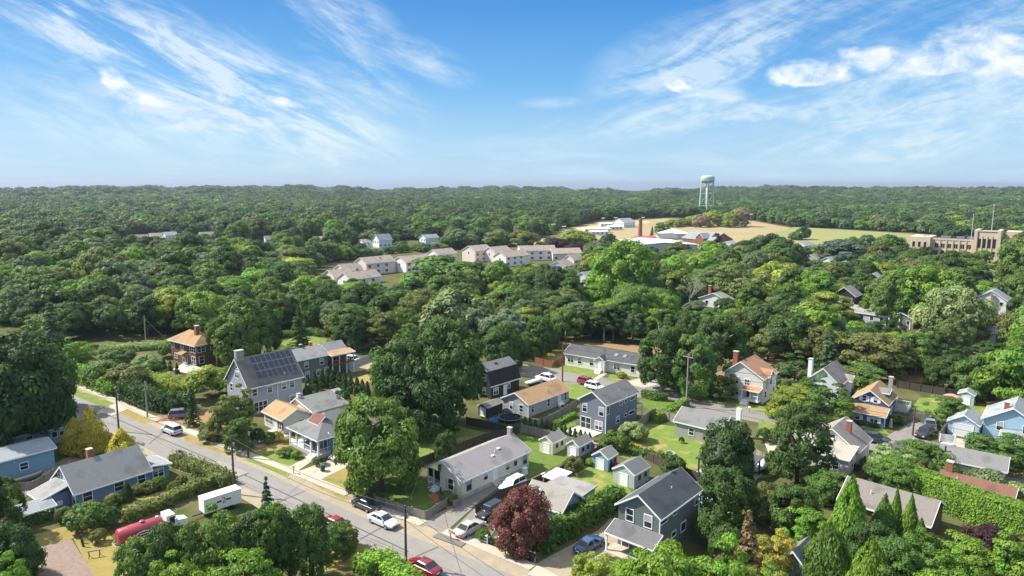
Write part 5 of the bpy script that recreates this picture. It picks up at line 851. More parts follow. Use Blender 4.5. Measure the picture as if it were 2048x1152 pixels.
# white box trailer with the 2
p = at(413, 1042); t = empty('box_trailer', p, R_(46), 'white box trailer with a red 2 between black bars on its side', 'trailer')
MB().box(0, 0, .85, 6.3, 2.2, 3.2).build('box', white, t); MB().box(-.05, -.05, 3.2, 6.35, 2.25, 3.27).build('roof', white, t); MB().box(0, .5, .6, 6.3, 1.7, .84).build('chassis', darkmetal, t); MB().box(-1.6, 1.0, .55, 0, 1.2, .7).build('drawbar', darkmetal, t)
for x in (3.7, 4.7):
    for y in (.12, 2.08): MB().tube([(x, y-.1, .38), (x, y+.1, .38)], .38, 16).build('wheel', blackm, t)
t.scale = (.8, .8, .8); redm = mat('red_lettering', (.45, .03, .05), .6)
def text(body, size, m, parent, loc, rot, name='lettering', ext=.006):
    c = bpy.data.curves.new(name, 'FONT'); c.body = body; c.size = size; c.extrude = ext; c.align_x = 'CENTER'; c.align_y = 'CENTER'; c.materials.append(m)
    tmp = link(bpy.data.objects.new('tmp', c)); me = bpy.data.meshes.new_from_object(tmp.evaluated_get(bpy.context.evaluated_depsgraph_get())); bpy.data.objects.remove(tmp); o = link(bpy.data.objects.new(name, me), parent); o.location = loc; o.rotation_euler = rot; return o
text('2', 1.45, redm, t, (3.3, -.012, 2.15), (R_(90), 0, 0)); MB().box(2.1, -.012, 2.0, 2.95, -.003, 2.28).build('black_bar', darkmetal, t); MB().box(3.65, -.012, 2.0, 4.5, -.003, 2.28).build('black_bar', darkmetal, t)
# ------------------------------------------------------------------ utility poles and wires
POLES = {}
def pole(x, yb, yt, m, label, arm=True, head=0., minh=0):
    p = at(x, yb); hh = max(minh, solve_h(p.x, p.y, yt)); r = empty('utility_pole', p, R_(head), label, 'utility pole', 'wooden utility poles'); MB().tube([(0, 0, 0), (.03, 0, hh)], [.17, .12], 9).build('pole', m, r)
    if arm:
        MB().box(-1.1, -.06, hh-.75, 1.1, .06, hh-.6).build('crossarm', m, r)
        for k in (-1, -.4, .4, 1): MB().lathe([(.05, 0), (.07, .1), (.03, .2)], 8, (k, 0, hh-.6)).build('insulator', mat('porcelain', (.35, .35, .36), .4), r)
    else: MB().lathe([(.02, 0), (.16, .04), (.16, .55), (.05, .62)], 10, (.25, 0, hh-1.6)).build('transformer', steel, r)
    POLES[(x, yb)] = (p, hh); NEAR.append((p.x, p.y, .5)); return r
pole(472, 992, 875, pole_wood, 'dark utility pole behind the white box trailer', False); pole(240, 868, 805, pole_wood, 'dark utility pole beside the golden cypresses at the road', False, minh=7.5); pole(297, 840, 768, pale_pole, 'pale utility pole at the hedge by the sidewalk', False, minh=7); pole(293, 694, 637, pale_pole, 'pale utility pole before the wood near the brown house', False); pole(816, 1136, 1012, pole_wood, 'dark utility pole at the near road edge above the maroon sedan', False)
pole(1374, 812, 705, pale_pole, 'tall pale utility pole with guy wire at the hedge corner', True, -45); pole(1126, 762, 690, pole_wood, 'dark utility pole in front of the white ranch', False); pole(1550, 817, 745, pale_pole, 'pale utility pole right of the rust-roofed house', False); pole(1827, 866, 810, pole_wood, 'dark utility pole in front of the bungalow driveway', False); pole(499, 920, 855, darkmetal, 'thin dark pole on the verge before the cream bungalow', False); pole(966, 590, 545, pale_pole, 'far pale pole with crossarm in front of the townhouses', True); pole(1994, 694, 622, pale_pole, 'pale utility pole in trees near the right edge', False); pole(634, 645, 598, pale_pole, 'slim pale pole in the dark wood left of centre', False)
for x, y0, y1, w in ((275, 478, 455, 'first'), (233, 476, 462, 'second'), (315, 474, 462, 'third'), (1163, 560, 524, 'fourth')): pole(x, y0, y1, pale_pole, f'far pale pole with crossarm, {w} of the distant ones', True)
def wire(a, b, label, sag=.8, dz=(-.3, -.3), off=0.):
    (p, h1), (q, h2) = a, b; A = p+Vector((0, 0, h1+dz[0])); B = q+Vector((0, 0, h2+dz[1])); d = (B-A).normalized(); s = Vector((-d.y, d.x, 0))*off
    pts = [A.lerp(B, i/14)+s-Vector((0, 0, sag*4*(i/14)*(1-i/14))) for i in range(15)]; o = pts[0].copy()
    ob = MB().tube([v-o for v in pts], .032, 4).build('overhead_cable', mat('cable', (.03, .03, .03), .7), None); ob.location = o; tag(ob, label, 'cable', 'overhead cables between the poles')
PP = POLES; end = (Vector((18, 42, 0)), 8.); off_l = (at(-200, 740), 8.)
for dz, nm in ((-.3, 'upper'), (-1.8, 'lower')):
    wire(PP[(240, 868)], PP[(472, 992)], f'{nm} cable from the cypress pole to the trailer pole', 1.0, (dz, dz)); wire(PP[(472, 992)], PP[(816, 1136)], f'{nm} cable from the trailer pole to the road-edge pole', 1.0, (dz, dz)); wire(PP[(816, 1136)], end, f'{nm} cable from the road-edge pole out of the picture', 1., (dz, dz)); wire(off_l, PP[(240, 868)], f'{nm} cable from the left to the cypress pole', 1., (dz, dz))
    wire(PP[(1374, 812)], PP[(1550, 817)], f'{nm} cable from the tall guyed pole to the next pole', .9, (dz-.3, dz)); wire(PP[(1550, 817)], PP[(1827, 866)], f'{nm} cable from the rust-roof pole to the bungalow pole', .9, (dz, dz)); wire(PP[(1126, 762)], PP[(1374, 812)], f'{nm} cable from the white ranch pole to the guyed pole', .9, (dz, dz-.3)); wire(PP[(1827, 866)], (at(2150, 960), 8.), f'{nm} cable from the bungalow pole to the right edge', .9, (dz, dz))
wire(PP[(816, 1136)], (at(852, 960), 2.9), 'thin service cable from the road-edge pole to the ivory ranch', .4); wire(PP[(472, 992)], (at(636, 920), 3.3), 'thin service cable from the trailer pole to the porch house', .5); wire(PP[(293, 694)], (at(345, 725), 5), 'thin service cable to the brown house', .5)
q = PP[(1374, 812)]; wire(q, (at(1386, 822), 0.3), 'straight guy wire of the tall pale pole', 0., (-2, 0))
# ------------------------------------------------------------------ yard things
p = at(838, 850); t = empty('patio_umbrella', p, 0, 'pale pink patio umbrella in the shade of the largest tree', 'umbrella'); MB().lathe([(1.75, 2.0), (1.2, 2.35), (.5, 2.62), (.03, 2.72)], 8).build('canopy', mat('pale_canvas', (.55, .45, .45), .9), t); MB().tube([(0, 0, 0), (0, 0, 2.7)], .04, 8).build('pole', steel, t)
p = at(866, 842); t = empty('picnic_table', p, .7, 'grey picnic table beside the patio umbrella', 'table'); MB().box(-.9, -.4, .7, .9, .4, .76).build('tabletop', greywood, t); [MB().box(-.9, s-.14, .42, .9, s+.14, .47).build('bench', greywood, t) for s in (-.75, .75)]; [MB().box(x-.05, -.75, 0, x+.05, .75, .7).build('leg', greywood, t) for x in (-.6, .6)]
p = at(1022, 842); t = empty('trampoline', p, 0, 'round black trampoline with net beside the tan-roofed cottage', 'trampoline'); MB().lathe([(2.0, .75), (2.0, .8), (.01, .8)], 28).build('mat', blackm, t); MB().lathe([(2.02, .74), (2.22, .74), (2.22, .84), (2.02, .84)], 28, caps=False).build('rim', mat('blue_pad', (.10, .16, .20), .7), t)
for k in range(6): a = k*math.pi/3; MB().tube([(2.1*math.cos(a), 2.1*math.sin(a), 0), (2.1*math.cos(a), 2.1*math.sin(a), 2.3)], .035, 6).build('leg', steel, t)
m = MB(); [m.tube([(2.1*math.cos(i*math.pi/12), 2.1*math.sin(i*math.pi/12), z) for i in range(25)], .02, 4) for z in (2.28, 1.55)]; m.build('safety_rail', darkmetal, t)
MB().prism([(-.9, -.8, 0), (.9, -.8, 0), (.9, .8, 0), (-.9, .8, 0)], [(-.75, -.5, .45), (.5, -.6, .8), (.7, .4, .6), (-.6, .6, .3)]).build('tarp', mat('blue_tarp', (.03, .18, .55), .5, .2, 3.), None).location = at(990, 842); tag(bpy.data.objects['tarp'], 'bright blue tarpaulin heap between shed and trampoline', 'tarpaulin')
def boat(pos, head, label, L=4.6, m=None):
    t = empty('covered_boat', at(*pos), R_(head), label, 'boat'); v = MB(); st = [(-.5, .75, .8), (-.3, .95, .75), (.2, .9, .8), (.42, .45, .9), (.5, .05, 1.0)]
    for f, w, z in st: v.v += [(f*L, 0, .35), (f*L, -w*.75, .55), (f*L, -w, z), (f*L, 0, z+.35), (f*L, w, z), (f*L, w*.75, .55)]
    for i in range(4):
        for j in range(6): v.f.append((i*6+j, i*6+(j+1) % 6, (i+1)*6+(j+1) % 6, (i+1)*6+j))
    v.f += [tuple(range(5, -1, -1)), tuple(range(24, 30))]; v.build('hull', m or white, t, True); MB().box(-.35*L, -.5, .1, .3*L, .5, .34).build('trailer', darkmetal, t); return t
boat((1070, 768), 45, 'white covered boat beside the charcoal barn house'); boat((1088, 757), 45, 'second white covered boat nearer the side street', 4.); boat((1513, 938), 70, 'small white covered dinghy on the lawn by the pavilion', 3.0); boat((1524, 934), 60, 'white covered dinghy right beside the smaller one', 3.2)
for i, (x, y, c, lab) in enumerate([(1052, 948, white, 'white water tank box at the ranch wall'), (1700, 930, darkmetal, 'dark bin beside the beige cape'), (1106, 965, blackm, 'black bin under the white lean-to roof'), (1090, 960, white, 'white bin left of the lean-to'), (1170, 884, greyp, 'grey covered grill on the slate house patio'), (1262, 968, greywood, 'wooden crate against the largest shed'), (1290, 962, darkmetal, 'dark crate at the corner of the largest shed'), (1232, 935, redp, 'red mower beside the dusty blue shed'), (1222, 938, blackm, 'black mower beside the red mower')]):
    t = empty('storage_box', at(x, y), .8, lab, 'box'); MB().prism([(-.4, -.3, 0), (.4, -.3, 0), (.4, .3, 0), (-.4, .3, 0)], [(-.36, -.27, .8), (.36, -.27, .8), (.36, .27, .95), (-.36, .27, .95)]).build('body', c, t); MB().box(-.42, -.32, .955, .42, .33, 1.02).build('lid', c, t)
def dish(pos, z, label):
    t = empty('satellite_dish', at(*pos, z), 2.2, label, 'satellite dish'); b = MB().lathe([(.02, 0), (.3, .04), (.45, .12), (.46, .14)], 16); b.xf(Matrix.Rotation(R_(60), 4, 'X')); b.build('bowl', white, t); MB().tube([(0, 0, -.5), (0, 0, 0)], .03, 6).build('mast', steel, t)
dish((1908, 886), 2.6, 'white satellite dish at the bushes by the low grey house'); dish((660, 872), 4.3, 'white satellite dish on the porch house roof'); dish((1712, 783), 2.2, 'white satellite dish left of the bungalow')
p = at(361, 940); t = empty('flag', p, 0, 'small drooping red flag on a pole at the garden corner by the road', 'flag'); MB().tube([(0, 0, 0), (0, 0, 3.0)], .03, 6).build('pole', white, t)
m = MB(); fl = [(0, 2.95), (.18, 2.9), (.3, 2.8), (.42, 2.65)]
for i, m_ in enumerate((mat('flag_red', (.35, .03, .04), .8), white, mat('flag_red', (.35, .03, .04)), mat('flag_blue', (.03, .04, .15), .8))): MB().prism([(.02, -.02, 2.9-.35*(i+1)), (.4, .06*(-1)**i, 2.7-.35*(i+1)), (.4, .08*(-1)**i, 2.7-.35*(i+1)), (.02, .0, 2.9-.35*(i+1))], [(.02, -.02, 2.9-.35*i), (.4, .06*(-1)**i, 2.7-.35*i), (.4, .08*(-1)**i, 2.7-.35*i), (.02, .0, 2.9-.35*i)]).build('cloth_stripe', m_, t)
p = at(1342, 907); t = empty('fire_pit', p, 0, 'round stone fire pit on the worn patch of the wide lawn', 'fire pit'); MB().lathe([(.9, 0), (.9, .35), (.65, .35), (.65, .1), (.01, .1)], 18).build('ring', stone, t); MB().lathe([(.6, .12), (.01, .14)], 14).build('ash', blackm, t)
for x, y, lab in ((775, 0, ''),): pass
p = at(1783, 850); t = empty('garden_statue', p, 0, 'pale stone figure post beside the navy bungalow porch', 'statue'); MB().lathe([(.35, 0), (.35, .3), (.22, .4), (.3, .9), (.2, 1.3), (.24, 1.5), (.05, 1.7)], 12).build('figure', concrete, t, True)
for i, (x, y) in enumerate(((330, 738), (342, 742), (356, 748))): bush(x, y-18, y+4, 9, 'deep green', f"small dark clipped cone, {['left','middle','right'][i]} one of three before the brown house terrace", 'column', 'cone_shrub', group='clipped cones before the terrace')
# playset fence / white garden furniture
t = empty('garden_bench', at(1125, 812), R_(50), 'white garden bench and table by the tan cottage wall', 'bench'); MB().box(-.8, -.3, .42, .8, .3, .5).build('seat', white, t); MB().box(-.8, .25, .5, .8, .32, 1.0).build('backrest', white, t); [MB().box(x-.05, -.28, 0, x+.05, .28, .42).build('leg', white, t) for x in (-.7, .7)]

boat((58, 972), 51, 'dark covered boat lying along the dusty blue garage wall', 4.2, mat('dark_canvas', (.05, .06, .06), .9))
p = at(338, 846); t = empty('canoe', p, R_(25), 'orange-red upturned canoe in the shady drive behind the hedge', 'canoe'); m = MB(); st = [(-2.3, .05, .12), (-1.5, .32, .3), (0, .45, .4), (1.5, .32, .3), (2.3, .05, .12)]
for x, w, z in st: m.v += [(x, -w, .03), (x, -w*.7, z*.75), (x, 0, z), (x, w*.7, z*.75), (x, w, .03)]
for i in range(4):
    for j in range(4): m.f.append((i*5+j, i*5+j+1, i*5+5+j+1, i*5+5+j))
m.build('hull', mat('canoe_red', (.42, .12, .06), .5), t, True); MB().box(-2.2, -.03, .38, 2.2, .03, .44).build('keel', darkwood, t)
t = empty('sawhorse', at(193, 1120), .4, 'wooden sawhorse with clutter on the dry grass beside the gravel drive', 'sawhorse'); MB().box(-.7, -.06, .75, .7, .06, .87).build('beam', greywood, t)
for x in (-.55, .55):
    for y in (-.35, .35): MB().tube([(x, y, 0), (x, 0, .8)], .05, 4).build('leg', greywood, t)
t = empty('patio_table', at(1196, 890), .3, 'dark round patio table behind the slate-grey house corner', 'table'); MB().lathe([(.6, .7), (.62, .74), (.02, .76)], 18).build('tabletop', darkmetal, t); MB().tube([(0, 0, 0), (0, 0, .7)], .06, 8).build('leg', darkmetal, t)
def chair(pos, rz, label, m_=white):
    t = empty('garden_chair', at(*pos), rz, label, 'chair'); MB().box(-.25, -.25, .4, .25, .25, .46).build('seat', m_, t); MB().prism([(-.25, .22, .46), (.25, .22, .46), (.25, .27, .46), (-.25, .27, .46)], [(-.25, .32, 1.0), (.25, .32, 1.0), (.25, .37, 1.0), (-.25, .37, 1.0)]).build('backrest', m_, t)
    for x in (-.22, .22):
        for y in (-.22, .22): MB().box(x-.025, y-.025, 0, x+.025, y+.025, .4).build('leg', m_, t)
chair((1190, 896), 1., 'dark patio chair left of the round patio table', darkmetal); chair((1203, 893), 4., 'dark patio chair right of the round patio table', darkmetal); chair((1052, 1092), 2.4, 'white garden chair under the dark red maple'); chair((372, 738), .5, 'white terrace chair before the brown house'); chair((386, 741), 2.5, 'second white terrace chair, nearer the brown house corner')
for x, y, lab in ((905, 1080, 'grey mailbox on a post at the kerb by the ranch driveway'), (590, 951, 'grey mailbox on a post before the porch house lawn'), (1500, 822, 'white mailbox at the side street before the rust-roofed house')):
    t = empty('mailbox', at(x, y), .8, lab, 'mailbox'); MB().box(-.05, -.05, 0, .05, .05, 1.0).build('post', greywood, t); MB().prism([(-.12, -.25, 1.0), (.12, -.25, 1.0), (.12, .25, 1.0), (-.12, .25, 1.0)], [(-.08, -.25, 1.25), (.08, -.25, 1.25), (.08, .25, 1.25), (-.08, .25, 1.25)]).build('box', white if 'white' in lab else steel, t)
for x, y, lab in ((1068, 1122, 'dark wheeled bin by the long white rail fence'), (1560, 872, 'dark wheeled bin beside the plum-grey car'), (648, 945, 'green wheeled bin on the porch house drive'), (1716, 936, 'second dark wheeled bin at the beige cape corner')):
    t = empty('wheeled_bin', at(x, y), .5, lab, 'bin'); c = mat('bin_green', (.03, .09, .05), .6) if 'green' in lab else darkmetal; MB().prism([(-.25, -.3, .08), (.25, -.3, .08), (.25, .3, .08), (-.25, .3, .08)], [(-.3, -.36, 1.0), (.3, -.36, 1.0), (.3, .36, 1.0), (-.3, .36, 1.0)]).build('body', c, t); MB().box(-.32, -.4, 1.005, .32, .38, 1.08).build('lid', c, t)
    for sx in (-.27, .27): MB().tube([(sx-.03, .3, .12), (sx+.03, .3, .12)], .12, 10).build('wheel', blackm, t)
HAZE = True
# ------------------------------------------------------------------ hedges
hedge([(1082, 1102), (1130, 1072), (1180, 1042), (1238, 1008)], 1.9, 2.6, 'mid green', 'thick dark leafy hedge beside the spruce-green house drive', rough=.35, leaf=.3)
hedge([(1770, 962), (1860, 1000), (1960, 1040), (2100, 1085)], 2.6, 4.2, 'bright green', 'very tall clipped hedge running to the right edge, sunlit along its top', dens=65, leaf=.2, rough=.1)
hedge([(255, 1048), (330, 1018), (400, 985), (430, 975)], 1.6, 1.4, 'olive green', 'long low hedge between the slate-blue house lawn and the tank truck', rough=.3); hedge([(40, 1062), (75, 1052), (104, 1045)], 1.4, 1.5, 'mid green', 'short clipped hedge below the low lean-to, left edge'); hedge([(352, 932), (420, 958), (462, 975)], 2.2, 1.6, 'olive green', 'overgrown hedge along the road before the white trailer', rough=.45)
hedge([(1287, 792), (1308, 798), (1336, 800)], 1.2, 1.5, 'mid green', 'short hedge by the drive behind the slate-grey house'); hedge([(1372, 808), (1350, 824), (1310, 842)], 1.5, 1.5, 'bright green', 'bright clipped hedge along the corner lawn'); hedge([(1112, 852), (1152, 832)], 1.0, .8, 'bright green', 'low bright hedge between fence and patio')
hedge([(725, 1150), (765, 1130), (800, 1160), (850, 1200)], 2.6, 1.6, 'lime green', 'bright round-topped hedge at the bottom edge beside the road', rough=.3); hedge([(690, 1098), (712, 1100)], 2.4, 2.1, 'olive green', 'clipped hedge block hiding the red car'); hedge([(408, 878), (440, 880)], 2.2, 2.0, 'mid green', 'boxy hedge at the sidewalk before the solar house')
hedge([(125, 752), (180, 772), (235, 795)], 3.2, 2.4, 'bright green', 'long shaggy sunlit hedge along the sidewalk, upper left', rough=.7, leaf=.34); hedge([(255, 800), (300, 818), (345, 828), (385, 828)], 3.4, 3.2, 'deep green', 'tall dark hedge arching behind the gate', rough=.5, leaf=.32); hedge([(290, 770), (350, 782), (400, 785)], 3.0, 1.8, 'yellow-green', 'yellow-green hedge below the brown house terrace', rough=.6); hedge([(200, 712), (270, 706), (345, 700)], 2.4, 1.5, 'pale green', 'pale wild hedge in front of the wood edge', rough=.6)
hedge([(1390, 895), (1330, 885), (1270, 868)], 1.2, 1.2, 'mid green', 'low flowering hedge behind the wide lawn') if False else None
hedge([(1345, 925), (1300, 915), (1250, 902)], 1.2, 1.3, 'mid green', 'leafy low hedge along the back of the sheds', rough=.4); hedge([(1700, 640), (1780, 625)], 3, 2.2, 'mid green', 'dark hedge behind the black gabled house'); hedge([(555, 680), (620, 672), (655, 676)], 2.0, 1.6, 'mid green', 'dark hedge behind the small meadow by the deck house', rough=.4)
# arborvitae rows
for i, (x, y, w) in enumerate([(618, 790, 17), (632, 783, 17), (646, 778, 18), (658, 775, 18), (668, 779, 18), (680, 780, 18), (692, 784, 18), (704, 788, 18), (716, 792, 17), (727, 796, 17), (737, 800, 16), (590, 803, 13), (600, 801, 13), (611, 799, 13), (622, 797, 13), (634, 797, 13)]):
    o = ('1st 2nd 3rd 4th 5th 6th 7th 8th 9th 10th 11th'.split())[i if i < 11 else i-11]
    bush(x, y-(36 if i < 11 else 20), y, w, 'deep green', f"{'tall' if i < 11 else 'short'} dark arborvitae, {o} from the left in the {'row behind the cream bungalow' if i < 11 else 'low row at the solar house corner'}", 'column', 'arborvitae', group='arborvitae rows')
for i, (x, y) in enumerate([(1052, 857), (1062, 860), (1073, 863), (1086, 862), (1096, 863), (1103, 866), (1112, 870), (1124, 868), (1132, 872), (1142, 878), (1152, 880), (1163, 882), (1172, 886), (1181, 888)]):
    bush(x, y-25, y, 12.5, 'dark green', f"small pointed arborvitae, {'first second third fourth fifth sixth seventh eighth ninth tenth eleventh twelfth thirteenth last'.split()[i]} from the left before the slate-grey house", 'column', 'arborvitae', group='arborvitae row before the slate-grey house')
